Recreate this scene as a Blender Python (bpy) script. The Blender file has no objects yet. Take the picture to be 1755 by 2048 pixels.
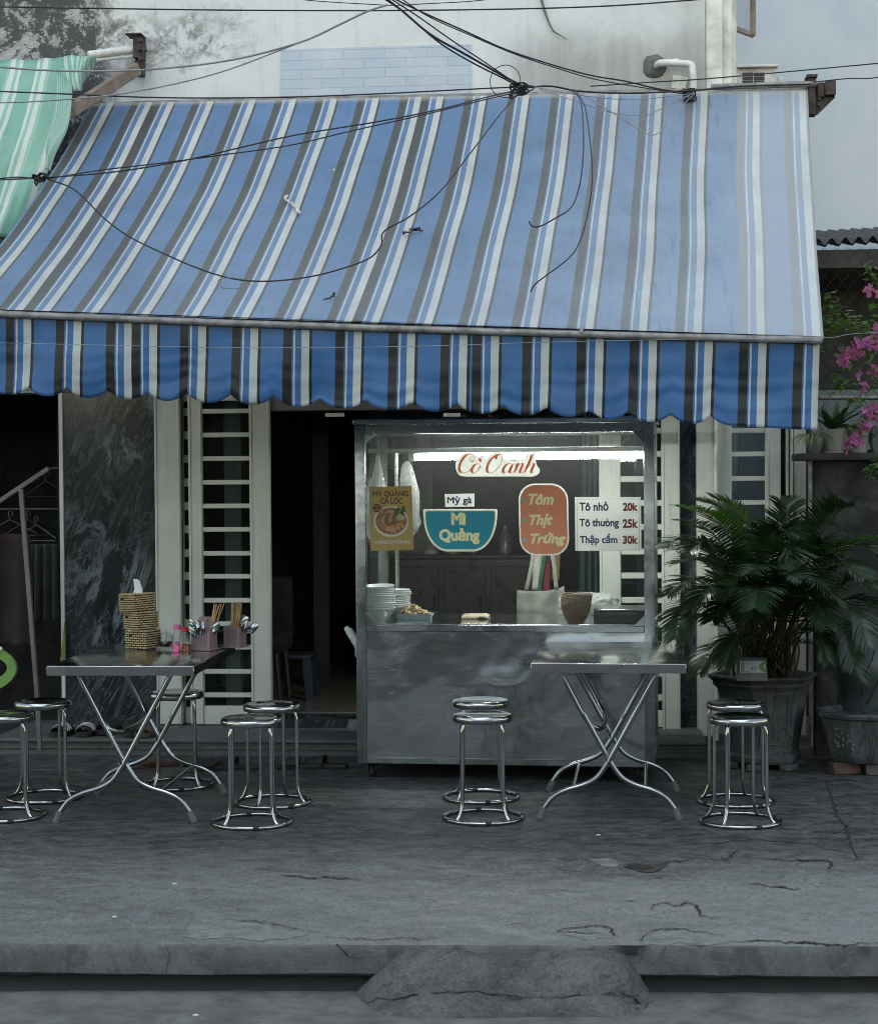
import bpy, bmesh, math, random
from mathutils import Vector, Matrix, noise as mnoise
R_ = math.radians
sc = bpy.context.scene
COL = sc.collection
random.seed(7)
# ------------------------------------------------------------------ camera
F, CX, CY = 3670.0, 877.5, 1024.0          # focal length and centre in photo pixels (1755 x 2048)
EYE = Vector((0, 0, 1.64))
ROT = Matrix.Rotation(R_(5), 3, 'Z') @ Matrix.Rotation(R_(90 - 1.155), 3, 'X') @ Matrix.Rotation(-0.007, 3, 'Z')
cam_d = bpy.data.cameras.new('camera')
cam = bpy.data.objects.new('camera', cam_d); COL.objects.link(cam)
cam.matrix_world = Matrix.Translation(EYE) @ ROT.to_4x4()
cam_d.sensor_fit = 'HORIZONTAL'; cam_d.sensor_width = 24.0; cam_d.lens = 24.0 * F / 1755
cam_d.clip_start = 0.05; cam_d.clip_end = 500
cam_d.dof.use_dof = True; cam_d.dof.focus_distance = 9.6; cam_d.dof.aperture_fstop = 5.6
sc.camera = cam
# ------------------------------------------------------------------ sky, sun, exposure
SUN_EL, SUN_AZ = 60.0, 188.0               # degrees; azimuth measured from +Y clockwise (light comes from behind the camera)
w = bpy.data.worlds.new('World'); sc.world = w; w.use_nodes = True
wn = w.node_tree
sky = wn.nodes.new('ShaderNodeTexSky'); sky.sky_type = 'NISHITA'; sky.sun_disc = False
sky.sun_elevation = R_(SUN_EL); sky.sun_rotation = R_(SUN_AZ)
sky.air_density = 1.0; sky.dust_density = 0.0; sky.ozone_density = 1.0
bg = wn.nodes['Background']; bg.inputs['Strength'].default_value = 0.15
wb = wn.nodes.new('ShaderNodeMix'); wb.data_type = 'RGBA'; wb.blend_type = 'MULTIPLY'; wb.inputs[0].default_value = 1; wb.inputs[7].default_value = (1.45, 1.09, .735, 1)   # overcast white balance
wn.links.new(sky.outputs[0], wb.inputs[6]); wn.links.new(wb.outputs[2], bg.inputs['Color'])
sun_d = bpy.data.lights.new('sun', 'SUN'); sun_d.energy = 0.6; sun_d.angle = R_(50); sun_d.color = (1.0, 1.0, 0.95)
sun = bpy.data.objects.new('sun', sun_d); COL.objects.link(sun)
sd = Vector((math.sin(R_(SUN_AZ)) * math.cos(R_(SUN_EL)), math.cos(R_(SUN_AZ)) * math.cos(R_(SUN_EL)), math.sin(R_(SUN_EL))))
sun.rotation_euler = sd.to_track_quat('Z', 'Y').to_euler()
sc.view_settings.view_transform = 'Standard'; sc.view_settings.look = 'None'
sc.view_settings.exposure = 1.05; sc.view_settings.gamma = 1.0
sc.render.engine = 'CYCLES'
sc.cycles.use_denoising = True; sc.cycles.pixel_filter_type = 'GAUSSIAN'; sc.cycles.filter_width = 1.05
sc.cycles.max_bounces = 8; sc.cycles.transparent_max_bounces = 16
sc.cycles.sample_clamp_indirect = 6.0
sc.cycles.caustics_reflective = False; sc.cycles.caustics_refractive = False

# ------------------------------------------------------------------ measuring helpers: a photo pixel -> a point on a real plane
def ray(x, y): return ROT @ Vector(((x - CX) / F, -(y - CY) / F, -1))
def at(x, y, Y):
    d = ray(x, y); return EYE + d * (Y / d.y)
def onz(x, y, z=0.0):
    d = ray(x, y); return EYE + d * ((z - EYE.z) / d.z)
def lerp(a, b, t): return a + (b - a) * t
def fbm(p, o=4): return mnoise.fractal(Vector(p), 1.0, 2.0, o)

# ------------------------------------------------------------------ objects and tags
def tag(o, label=None, cat=None, group=None, kind=None):
    if label: o['label'] = label
    if cat: o['category'] = cat
    if group: o['group'] = group
    if kind: o['kind'] = kind
    return o
def thing(name, label, cat, loc=(0, 0, 0), rz=0.0, group=None):
    o = bpy.data.objects.new(name, None); COL.objects.link(o)
    o.location = loc; o.rotation_euler = (0, 0, rz); o.empty_display_size = 0.1
    return tag(o, label, cat, group)
def kids(o): return [c for c in bpy.data.objects if c.parent == o]
def copy_tree(o, parent=None):
    ch = kids(o)
    c = o.copy(); COL.objects.link(c)
    if parent: c.parent = parent
    for k in ch: copy_tree(k, c)
    return c

class MB:
    """collects shapes into one mesh"""
    def __init__(s): s.bm = bmesh.new(); s.uv = s.bm.loops.layers.uv.new('UVMap')
    def _mi(s, faces, mi):
        for f in faces: f.material_index = mi
    def box(s, c, size, rot=None, bev=0.0, mi=0, seg=1):
        m = Matrix.Translation(Vector(c)) @ ((rot.to_4x4()) if rot is not None else Matrix()) @ Matrix.Diagonal(Vector((*size, 1)))
        r = bmesh.ops.create_cube(s.bm, size=1.0, matrix=m)
        vs = r['verts']; fs = list({f for v in vs for f in v.link_faces})
        if bev > 0:
            es = list({e for v in vs for e in v.link_edges})
            rb = bmesh.ops.bevel(s.bm, geom=es, offset=min(bev, 0.45 * min(size)), segments=seg, affect='EDGES', profile=0.6)
            fs = [f for f in rb['faces']] + [f for f in fs if f.is_valid]
        s._mi([f for f in fs if f.is_valid], mi); return s
    def box2(s, a, b, bev=0.0, mi=0, seg=1):
        a, b = Vector(a), Vector(b)
        return s.box((a + b) / 2, [abs(b[i] - a[i]) for i in range(3)], None, bev, mi, seg)
    def tube(s, pts, r, seg=10, closed=False, mi=0, caps=True):
        pts = [Vector(p) for p in pts]; n = len(pts)
        rs = r if isinstance(r, (list, tuple)) else [r] * n
        rings = []; prev = None
        for i, p in enumerate(pts):
            if closed: t = pts[(i + 1) % n] - pts[i - 1]
            else: t = pts[min(i + 1, n - 1)] - pts[max(i - 1, 0)]
            if t.length < 1e-9: t = Vector((0, 0, 1))
            t.normalize()
            if prev is None:
                a = Vector((0, 0, 1)) if abs(t.z) < 0.9 else Vector((1, 0, 0))
                nrm = t.cross(a).normalized()
            else:
                nrm = prev - t * prev.dot(t)
                nrm = nrm.normalized() if nrm.length > 1e-6 else t.orthogonal().normalized()
            prev = nrm; b = t.cross(nrm)
            rings.append([s.bm.verts.new(p + (nrm * math.cos(2 * math.pi * k / seg) + b * math.sin(2 * math.pi * k / seg)) * rs[i]) for k in range(seg)])
        fs = []
        for i in range(n if closed else n - 1):
            A, B = rings[i], rings[(i + 1) % n]
            for k in range(seg): fs.append(s.bm.faces.new((A[k], A[(k + 1) % seg], B[(k + 1) % seg], B[k])))
        if caps and not closed:
            fs.append(s.bm.faces.new(list(reversed(rings[0])))); fs.append(s.bm.faces.new(rings[-1]))
        s._mi(fs, mi); return s
    def lathe(s, prof, seg=32, c=(0, 0, 0), mi=0, fn=None, rot=0.0, flat=None):
        c = Vector(c); rings = []
        for (r, z) in prof:
            if r < 1e-6: rings.append([s.bm.verts.new(c + Vector((0, 0, z)))])
            else:
                ring = []
                for k in range(seg):
                    a = 2 * math.pi * k / seg + rot
                    p = Vector((r * math.cos(a), r * math.sin(a), z))
                    if fn: p = fn(p, a)
                    ring.append(s.bm.verts.new(c + p))
                rings.append(ring)
        fs = []
        for A, B in zip(rings, rings[1:]):
            if len(A) == 1 and len(B) == 1: continue
            for k in range(seg):
                q = (k + 1) % seg
                if len(A) == 1: fs.append(s.bm.faces.new((A[0], B[q], B[k])))
                elif len(B) == 1: fs.append(s.bm.faces.new((A[k], A[q], B[0])))
                else: fs.append(s.bm.faces.new((A[k], A[q], B[q], B[k])))
        s._mi(fs, mi); return s
    def grid(s, fn, nu, nv, mi=0, mif=None, thick=None):
        V = [[s.bm.verts.new(Vector(fn(i / nu, j / nv))) for j in range(nv + 1)] for i in range(nu + 1)]
        for i in range(nu):
            for j in range(nv):
                f = s.bm.faces.new((V[i][j], V[i + 1][j], V[i + 1][j + 1], V[i][j + 1]))
                f.material_index = mif(i, j) if mif else mi
                for l, (a, b) in zip(f.loops, ((i, j), (i + 1, j), (i + 1, j + 1), (i, j + 1))): l[s.uv].uv = (a / nu, b / nv)
        return s
    def prism(s, outl, M, t, mi=0, mi_side=None):
        """outline in (x, z), front face at y=0 and back at y=t, placed by matrix M"""
        a = [s.bm.verts.new(M @ Vector((p[0], 0, p[1]))) for p in outl]
        b = [s.bm.verts.new(M @ Vector((p[0], t, p[1]))) for p in outl]
        n = len(outl)
        f1 = s.bm.faces.new(a); f2 = s.bm.faces.new(list(reversed(b))); fs = []
        for k in range(n): fs.append(s.bm.faces.new((a[k], b[k], b[(k + 1) % n], a[(k + 1) % n])))
        s._mi([f1, f2], mi); s._mi(fs, mi if mi_side is None else mi_side); return s
    def poly(s, pts, mi=0):
        f = s.bm.faces.new([s.bm.verts.new(Vector(p)) for p in pts]); f.material_index = mi; return f
    def build(s, name, mats, parent=None, world=False, smooth=38, recalc=True):
        if recalc: bmesh.ops.recalc_face_normals(s.bm, faces=s.bm.faces[:])
        me = bpy.data.meshes.new(name)
        if world and parent is not None:
            m = (Matrix.Translation(parent.location) @ parent.rotation_euler.to_matrix().to_4x4()).inverted()
            s.bm.transform(m)
        s.bm.to_mesh(me); s.bm.free()
        for m in (mats if isinstance(mats, (list, tuple)) else [mats]): me.materials.append(m)
        if smooth:
            me.polygons.foreach_set('use_smooth', [True] * len(me.polygons)); me.set_sharp_from_angle(angle=R_(smooth))
        o = bpy.data.objects.new(name, me); COL.objects.link(o)
        if parent is not None: o.parent = parent
        return o

def catmull(pts, n=6, closed=False):
    pts = [Vector(p) for p in pts]; out = []; N = len(pts)
    for i in range(N if closed else N - 1):
        p0 = pts[(i - 1) % N] if closed or i > 0 else pts[0] * 2 - pts[1]
        p1, p2 = pts[i], pts[(i + 1) % N]
        p3 = pts[(i + 2) % N] if closed or i + 2 < N else p2 * 2 - p1
        for k in range(n):
            t = k / n
            out.append(0.5 * ((2 * p1) + (p2 - p0) * t + (2 * p0 - 5 * p1 + 4 * p2 - p3) * t * t + (3 * p1 - p0 - 3 * p2 + p3) * t ** 3))
    if not closed: out.append(pts[-1])
    return out
def ribbon_mesh(mb, path, w, nrm, mi=0):
    """flat ribbon along path; w scalar or list; nrm(i) gives the sideways direction"""
    L = []
    for i, p in enumerate(path):
        ww = w[i] if isinstance(w, (list, tuple)) else w
        d = nrm(i) * ww * 0.5
        L.append((mb.bm.verts.new(p - d), mb.bm.verts.new(p + d)))
    for a, b in zip(L, L[1:]):
        f = mb.bm.faces.new((a[0], a[1], b[1], b[0])); f.material_index = mi

# ------------------------------------------------------------------ materials
class NT:
    def __init__(s, name):
        s.m = bpy.data.materials.new(name); s.m.use_nodes = True; s.t = s.m.node_tree
        s.b = s.t.nodes['Principled BSDF']; s.out = s.t.nodes['Material Output']
    def n(s, typ, **kw):
        x = s.t.nodes.new('ShaderNode' + typ)
        for k, v in kw.items(): setattr(x, k, v)
        return x
    def L(s, a, b): s.t.links.new(a, b)
    def put(s, sock, v):
        if hasattr(v, 'is_linked') or hasattr(v, 'links'): s.L(v, sock)
        else:
            if isinstance(v, (tuple, list)) and len(v) == 3 and sock.type == 'RGBA': v = (*v, 1)
            sock.default_value = v
    def pos(s): return s.n('NewGeometry').outputs['Position']
    def obj(s): return s.n('TexCoord').outputs['Object']
    def uvc(s): return s.n('TexCoord').outputs['UV']
    def mapv(s, v, scale=(1, 1, 1), loc=(0, 0, 0), rot=(0, 0, 0)):
        m = s.n('Mapping'); s.L(v, m.inputs[0]); m.inputs['Scale'].default_value = scale; m.inputs['Location'].default_value = loc; m.inputs['Rotation'].default_value = rot
        return m.outputs[0]
    def noise(s, v, scale, detail=4, rough=0.55, dist=0.0):
        x = s.n('TexNoise'); s.L(v, x.inputs['Vector']); x.inputs['Scale'].default_value = scale
        x.inputs['Detail'].default_value = detail; x.inputs['Roughness'].default_value = rough; x.inputs['Distortion'].default_value = dist
        return x.outputs[0]
    def voro(s, v, scale, feature='F1', out=0):
        x = s.n('TexVoronoi', feature=feature); s.L(v, x.inputs['Vector']); x.inputs['Scale'].default_value = scale
        return x.outputs[out]
    def sep(s, v):
        x = s.n('SeparateXYZ'); s.L(v, x.inputs[0]); return x.outputs
    def rng(s, v, a, b, c=0.0, d=1.0, smooth=True):
        x = s.n('MapRange', interpolation_type='SMOOTHSTEP' if smooth else 'LINEAR'); s.put(x.inputs[0], v)
        for i, q in enumerate((a, b, c, d)): s.put(x.inputs[i + 1], q)
        return x.outputs[0]
    def math(s, op, a, b=0.0):
        x = s.n('Math', operation=op); s.put(x.inputs[0], a); s.put(x.inputs[1], b); return x.outputs[0]
    def mix(s, f, a, b, mode='MIX'):
        x = s.n('Mix', data_type='RGBA', blend_type=mode); s.put(x.inputs[0], f); s.put(x.inputs[6], a); s.put(x.inputs[7], b); return x.outputs[2]
    def bump(s, h, strength=0.3, dist=0.01):
        x = s.n('Bump'); s.L(h, x.inputs['Height']); x.inputs['Strength'].default_value = strength; x.inputs['Distance'].default_value = dist
        s.L(x.outputs[0], s.b.inputs['Normal']); return x
    def set(s, **kw):
        for k, v in kw.items(): s.put(s.b.inputs[k.replace('_', ' ')], v)
        return s

def mat(name, col, rough=0.6, metal=0.0, var=0.2, scale=6.0, bump=0.0, bscale=60.0, dirt=None, rvar=0.1, **kw):
    k = NT(name); v = k.obj()
    n1 = k.noise(v, scale, 5, 0.6)
    a = tuple(c * (1 - var) for c in col); b = tuple(min(1, c * (1 + var)) for c in col)
    c = k.mix(k.rng(n1, 0.3, 0.7), a, b)
    if dirt is not None:
        d = k.noise(v, scale * 2.3, 6, 0.7)
        c = k.mix(k.rng(d, 0.5, 0.75, 0.0, dirt[1]), c, dirt[0])
    k.set(Base_Color=c, Metallic=metal, Roughness=k.rng(k.noise(v, scale * 1.7, 4), 0.25, 0.75, max(0.02, rough - rvar), min(1, rough + rvar)))
    if bump: k.bump(k.noise(v, bscale, 5, 0.6), bump, 0.01)
    for q, val in kw.items(): k.put(k.b.inputs[q.replace('_', ' ')], val)
    return k.m

M = {}
# painted / metal / plastic basics
M['door_paint'] = None
def door_paint():
    k = NT('chipped_cream_door_paint'); v = k.pos()
    n = k.noise(v, 3, 5); c = k.mix(k.rng(n, .3, .7), (.50, .53, .49), (.60, .62, .57))
    st = k.noise(k.mapv(v, (14, 14, 1.2)), 1.0, 5, .65)
    c = k.mix(k.rng(st, .52, .78, 0, .55), c, (.30, .29, .24))
    chip = k.noise(v, 26, 6, .72, .4); chip2 = k.noise(v, 2.2, 3)
    cm = k.math('MULTIPLY', k.rng(chip, .66, .70), k.rng(chip2, .48, .62))
    c = k.mix(cm, c, (.13, .10, .075))
    k.set(Base_Color=c, Roughness=k.rng(n, .2, .8, .38, .6)); k.bump(k.math('SUBTRACT', k.noise(v, 40, 4), cm), .15, .004)
    return k.m
M['door_paint'] = door_paint()
def steel(name, col=(.55, .57, .6), rough=.2, wav=.0, wscale=6, brush=.0, smear=.12):
    k = NT(name); v = k.obj()
    n = k.noise(v, 5, 6, .65, .5)
    c = k.mix(k.rng(n, .35, .7), tuple(x * .82 for x in col), col)
    k.set(Base_Color=c, Metallic=1.0, Roughness=k.rng(k.noise(v, 3.2, 5, .65, .6), .3, .7, max(.03, rough - smear * .5), rough + smear))
    if wav:
        h = k.noise(v, wscale, 2, .4)
        if brush: h = k.math('ADD', h, k.math('MULTIPLY', k.noise(k.mapv(v, (1, 1, 60)), 8, 2), brush))
        k.bump(h, wav, .05)
    return k.m
M['chrome'] = steel('polished_steel_tube', (.42, .435, .45), .12, smear=.08)
M['seat_steel'] = steel('spun_steel_seat', (.42, .44, .455), .12, .10, 9, smear=.10)
M['table_steel'] = steel('worn_steel_tabletop', (.70, .71, .71), .13, .045, 5, smear=.10)
def cart_sheet():
    k = NT('brushed_dented_cart_sheet'); v = k.obj()
    br = k.noise(k.mapv(v, (2.2, 2.2, 150)), 1.0, 4, .6); br2 = k.noise(k.mapv(v, (5, 5, 420)), 1.0, 2, .5)
    sm = k.noise(k.mapv(v, (1.6, 1.6, 2.6)), 1.6, 7, .7, .8); wipe = k.noise(k.mapv(v, (3, 3, 9), rot=(0, .5, 0)), 1.3, 6, .7, 1.2)
    c = k.mix(k.rng(br, .35, .65), (.36, .375, .385), (.43, .445, .455)); c = k.mix(k.rng(sm, .50, .66, 0, .35), c, (.52, .535, .545)); c = k.mix(k.rng(wipe, .56, .70, 0, .5), c, (.26, .27, .28))
    scr = k.noise(k.mapv(v, (3, 3, 60), rot=(0, .9, 0)), 1.0, 3, .5); c = k.mix(k.rng(scr, .70, .74, 0, .5), c, (.55, .57, .58))
    k.set(Base_Color=c, Metallic=1.0, Roughness=k.math('ADD', k.rng(br2, .3, .7, .12, .19), k.rng(sm, .48, .64, 0, .12)))
    h = k.math('ADD', k.noise(v, 3.2, 2, .4), k.math('MULTIPLY', br, .006)); h = k.math('ADD', h, k.math('MULTIPLY', k.rng(k.voro(v, 5.0), .0, .12, 1, 0), .12))
    k.bump(h, .06, .05); return k.m
M['cart_steel'] = cart_sheet()
M['frame_steel'] = steel('cart_frame_steel', (.33, .345, .355), .26, .08, 8, smear=.15)
M['black_rubber'] = mat('black_rubber', (.012, .012, .013), .7)
M['grey_rubber'] = mat('grey_rubber', (.09, .095, .1), .75, bump=.1)
M['black_plastic'] = mat('black_plastic', (.015, .015, .017), .4)
M['pvc_white'] = mat('white_plastic_pipe', (.62, .64, .64), .4, dirt=((.3, .3, .28), .4))
M['cable'] = mat('cable_black', (.010, .011, .013), .55, var=.3)
M['cable_grey'] = mat('cable_grey', (.20, .22, .24), .55)
M['galv'] = mat('weathered_galvanised_pipe', (.21, .21, .21), .62, metal=.35, var=.35, scale=14, dirt=((.07, .065, .06), .6), bump=.1)
M['rust'] = mat('rusty_bracket', (.055, .05, .05), .75, metal=.2, var=.4, scale=20, dirt=((.12, .06, .035), .6), bump=.3)
M['brown_steel'] = mat('brown_painted_steel', (.19, .155, .13), .6, var=.25, scale=10, dirt=((.07, .05, .04), .5))
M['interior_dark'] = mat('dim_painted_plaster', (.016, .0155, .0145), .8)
M['wood_dark'] = mat('dark_varnished_wood', (.0065, .004, .003), .35, scale=9)
M['wood_leg'] = mat('pale_wood', (.03, .019, .010), .5)
M['teal_cloth'] = mat('teal_cloth', (.025, .062, .072), .85, bump=.2)
M['black'] = mat('black_paint', (.008, .008, .009), .5)
M['white_porcelain'] = mat('white_porcelain', (.68, .72, .71), .18, var=.04)
def glass(name, tint=(.93, .96, .95), dust=.05, dscale=140, refl=1.0, dustcol=(.75, .78, .76), streak=.5):
    """thin sheet: clear, mirror-like by Fresnel, with specks and wiped streaks of real dust"""
    k = NT(name); t = k.t; t.nodes.remove(k.b)
    v = k.pos()
    tr = k.n('BsdfTransparent'); tr.inputs[0].default_value = (*tint, 1)
    gl = k.n('BsdfGlossy'); gl.inputs['Roughness'].default_value = .03
    lw = k.n('LayerWeight'); lw.inputs[0].default_value = .5; fr = k.math('ADD', .04, k.math('MULTIPLY', k.math('POWER', lw.outputs['Facing'], 5.0), .9))
    mx = k.n('MixShader'); k.L(k.math('MULTIPLY', fr, refl * .5), mx.inputs[0]); k.L(tr.outputs[0], mx.inputs[1]); k.L(gl.outputs[0], mx.inputs[2])
    last = mx.outputs[0]
    if dust > 0:
        df = k.n('BsdfDiffuse'); df.inputs[0].default_value = (*dustcol, 1)
        tl = k.n('BsdfTranslucent'); tl.inputs[0].default_value = (*dustcol, 1)
        ad = k.n('MixShader'); ad.inputs[0].default_value = .55; k.L(df.outputs[0], ad.inputs[1]); k.L(tl.outputs[0], ad.inputs[2])
        z = k.sep(v)[2]
        speck = k.rng(k.noise(v, dscale, 3, .7), .60, .74)
        st = k.rng(k.noise(k.mapv(v, (150, 150, 2.5)), 1.0, 3, .6), .40, .80)
        film = k.rng(k.noise(v, 2.0, 3), .2, .8, .35, 1.0)
        up = k.rng(z, 1.46, 1.80, .10, 1.0)
        a = k.math('ADD', k.math('MULTIPLY', speck, .9), k.math('MULTIPLY', st, streak))
        a = k.math('ADD', k.math('MULTIPLY', k.math('MULTIPLY', a, film), up), .055)
        a = k.math('MULTIPLY', a, dust)
        m2 = k.n('MixShader'); k.L(a, m2.inputs[0]); k.L(last, m2.inputs[1]); k.L(ad.outputs[0], m2.inputs[2]); last = m2.outputs[0]
    k.L(last, k.out.inputs[0]); return k.m
M['glass'] = glass('dusty_cart_glass', dust=.22, refl=.8, streak=.12)
M['clear'] = glass('clear_glass', tint=(.86, .9, .9), dust=0, refl=3.0)
M['window_glass'] = glass('grimy_window_glass', tint=(.55, .6, .6), dust=.12, streak=.8)
M['text_blue'] = mat('navy_vinyl', (.022, .04, .13), .5, var=.05)
M['text_red'] = mat('brick_red_vinyl', (.20, .03, .02), .5, var=.05)
M['text_cream'] = None
M['text_white'] = mat('white_vinyl', (.62, .62, .55), .5, var=.05)
M['text_brown'] = mat('maroon_print', (.10, .03, .022), .5, var=.05)
def paper(name, col, tr=.35, var=.05, scale=4):
    m = mat(name, col, .5, var=var, scale=scale); t = m.node_tree; b = t.nodes['Principled BSDF']; o = t.nodes['Material Output']
    l = t.nodes.new('ShaderNodeBsdfTranslucent'); l.inputs[0].default_value = (*col, 1); x = t.nodes.new('ShaderNodeMixShader'); x.inputs[0].default_value = tr
    t.links.new(b.outputs[0], x.inputs[1]); t.links.new(l.outputs[0], x.inputs[2]); t.links.new(x.outputs[0], o.inputs[0]); return m
M['sign_white'] = paper('white_sign_board', (.84, .85, .83), .42)
M['sign_teal'] = paper('teal_sign_print', (.02, .33, .47), .12, .08)
M['sign_orange'] = paper('orange_sign_print', (.82, .33, .19), .12, .08)
M['salmon'] = paper('salmon_vinyl', (.90, .46, .29), .5); M['text_cream'] = mat('cream_vinyl', (.93, .91, .50), .5, var=.03)
M['poster_gold'] = paper('mustard_poster_print', (.42, .33, .13), .3, .12, 3)
M['tick_green'] = mat('green_vinyl', (.20, .55, .42), .5)
# ================================================================== SETTING
def kerb_y(x): return 6.372 + .0488 * x
def concrete_ground():
    k = NT('worn_cement_pavement'); v = k.pos()
    x, y, z = k.sep(v)[0:3]
    big = k.noise(k.mapv(v, (.8, 1.2, 1)), 1.1, 5, .6, .5)
    mid = k.noise(k.mapv(v, (1.0, 1.7, 1)), 3.0, 9, .72, .7)
    fine = k.noise(k.mapv(v, (1, .42, 1)), 40, 8, .8); grit = k.noise(k.mapv(v, (1, .35, 1)), 105, 5, .8); med = k.noise(k.mapv(v, (1, 1.4, 1)), 9, 9, .75, .4)
    c = k.mix(k.rng(big, .38, .62), (.078, .081, .081), (.138, .143, .142))
    c = k.mix(k.rng(med, .46, .62, 0, .55), c, (.178, .185, .184))
    c = k.mix(k.rng(med, .47, .38, 0, .5), c, (.050, .053, .055))
    fl = k.noise(k.mapv(v, (1, 1.7, 1), (3, 1, 0)), 1.9, 10, .70, .9)       # thin cement skin worn through in flakes
    c = k.mix(k.rng(fl, .530, .545, 0, .45), c, (.19, .205, .212))
    fl2 = k.noise(k.mapv(v, (1, 1.6, 1), (7, 4, 0)), 2.9, 10, .72, .8)
    c = k.mix(k.rng(fl2, .565, .580, 0, .55), c, (.055, .058, .060))
    wipe = k.noise(k.mapv(v, (.9, 1.7, 1)), 2.4, 10, .78, .4)
    c = k.mix(k.rng(wipe, .55, .70, 0, .45), c, (.185, .198, .203))
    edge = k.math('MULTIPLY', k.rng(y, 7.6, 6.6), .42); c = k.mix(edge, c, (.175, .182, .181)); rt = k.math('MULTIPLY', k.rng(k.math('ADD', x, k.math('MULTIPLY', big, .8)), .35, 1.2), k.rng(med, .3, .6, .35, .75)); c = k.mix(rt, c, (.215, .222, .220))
    awning_shade = k.math('MULTIPLY', k.rng(k.math('ADD', y, k.math('MULTIPLY', big, 1.0)), 7.75, 8.7), k.rng(med, .36, .62, .94, .62))  # shade under the awning mixed into the ground colour
    c = k.mix(awning_shade, c, k.mix(k.rng(med, .35, .65), (.008, .009, .0097), (.023, .0255, .027)))
    c = k.mix(k.rng(fine, .48, .66, 0, .55), c, k.mix(.7, c, (.015, .016, .017)))
    c = k.mix(k.rng(grit, .55, .63, 0, .7), c, k.mix(.5, c, (.34, .35, .35)))
    c = k.mix(k.rng(grit, .45, .38, 0, .7), c, k.mix(.65, c, (.01, .01, .01)))
    k.set(Base_Color=c, Roughness=k.rng(mid, .3, .75, .42, .85))
    h = k.math('ADD', k.math('MULTIPLY', med, .6), k.math('ADD', k.math('MULTIPLY', fine, .35), k.math('MULTIPLY', grit, .15)))
    k.bump(h, .6, .015); return k.m
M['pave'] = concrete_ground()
def kerb_mat():
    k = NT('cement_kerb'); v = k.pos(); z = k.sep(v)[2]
    a = k.noise(v, 3.2, 9, .72, .6); m = k.noise(v, 12, 8, .75); f = k.noise(v, 90, 5, .8); st = k.noise(k.mapv(v, (9, 9, 1.2)), 1, 6, .65)
    c = k.mix(k.rng(a, .38, .62), (.070, .074, .077), (.112, .119, .123)); c = k.mix(k.rng(m, .50, .62, 0, .5), c, (.155, .163, .165))
    c = k.mix(k.rng(st, .52, .68, 0, .5), c, (.052, .054, .056)); c = k.mix(k.rng(f, .52, .66, 0, .55), c, (.03, .031, .032)); c = k.mix(k.rng(k.noise(v, 1.4, 8, .7, .8), .55, .57, 0, .5), c, (.15, .16, .166))
    c = k.mix(k.rng(k.math('ADD', z, k.math('MULTIPLY', k.math('SUBTRACT', m, .5), .03)), -.106, -.114), c, (.030, .032, .033))  # shade below the overhang mixed into the kerb colour by height
    k.set(Base_Color=c, Roughness=.88); k.bump(k.math('ADD', a, k.math('ADD', k.math('MULTIPLY', m, .5), k.math('MULTIPLY', f, .3))), .6, .02); return k.m
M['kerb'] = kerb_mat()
def rough_cement():
    k = NT('rough_patched_cement'); v = k.pos()
    a = k.noise(v, 4, 9, .75, .5); m = k.noise(v, 22, 8, .78); f = k.noise(v, 85, 5, .8); ag = k.voro(v, 95)
    c = k.mix(k.rng(a, .38, .62), (.092, .095, .096), (.185, .19, .192)); c = k.mix(k.rng(m, .50, .64, 0, .6), c, (.045, .046, .046)); c = k.mix(k.rng(f, .53, .62, 0, .42), c, (.22, .225, .225)); c = k.mix(k.rng(f, .46, .40, 0, .5), c, (.03, .03, .03)); c = k.mix(k.rng(ag, .05, .3, .5, 0), c, (.16, .16, .155))
    k.set(Base_Color=c, Roughness=.93); k.bump(k.math('ADD', a, k.math('ADD', k.math('MULTIPLY', m, .7), k.math('MULTIPLY', f, .45))), 1.0, .025); return k.m
M['rough_cement'] = rough_cement()
def asphalt():
    k = NT('old_asphalt'); v = k.pos()
    a = k.noise(v, 3, 6, .65); f = k.voro(v, 130)
    c = k.mix(k.rng(a, .35, .7), (.045, .046, .047), (.085, .087, .088)); c = k.mix(k.rng(f, 0, .5, .5, 0), c, (.14, .14, .135))
    k.set(Base_Color=c, Roughness=.9); k.bump(f, .6, .01); return k.m
M['asphalt'] = asphalt()
M['skin'] = mat('pale_cement_skin', (.160, .166, .165), .85, var=.28, scale=14, dirt=((.085, .09, .092), .7), bump=.3, bscale=90)
M['crack'] = mat('crack_dirt', (.018, .017, .015), .95, var=.4, scale=30)
M['hole'] = mat('broken_hollow_dirt', (.045, .038, .031), .95, var=.6, scale=40, bump=.6)
M['scuff'] = mat('gutter_cement', (.122, .124, .121), .85, var=.3, scale=6, dirt=((.05, .05, .05), .7), bump=.25)

def pave_h(x, y):
    return .012 * mnoise.noise((x * .9, y * 1.1, 1.7)) + .004 * mnoise.noise((x * 4, y * 4, 5.1))
def fade_h(x, y):       # flat under the furniture and at the kerb line
    e = min(1, max(0, (y - kerb_y(x)) / .25)); q = min(1, max(0, (8.15 - y) / .6))
    return pave_h(x, y) * e * q
mb = MB()
XL, XR, NX, NY = -6.0, 4.2, 300, 60
def pv(u, v):
    x = lerp(XL, XR, u); y0 = kerb_y(x) + .012 * mnoise.noise((x * 2.1, 0, 3)) + .006 * mnoise.noise((x * 11, 0, 3)); y = lerp(y0, 13.6, v ** 1.35)
    return (x, y, fade_h(x, y))
mb.grid(pv, NX, NY)
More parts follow.
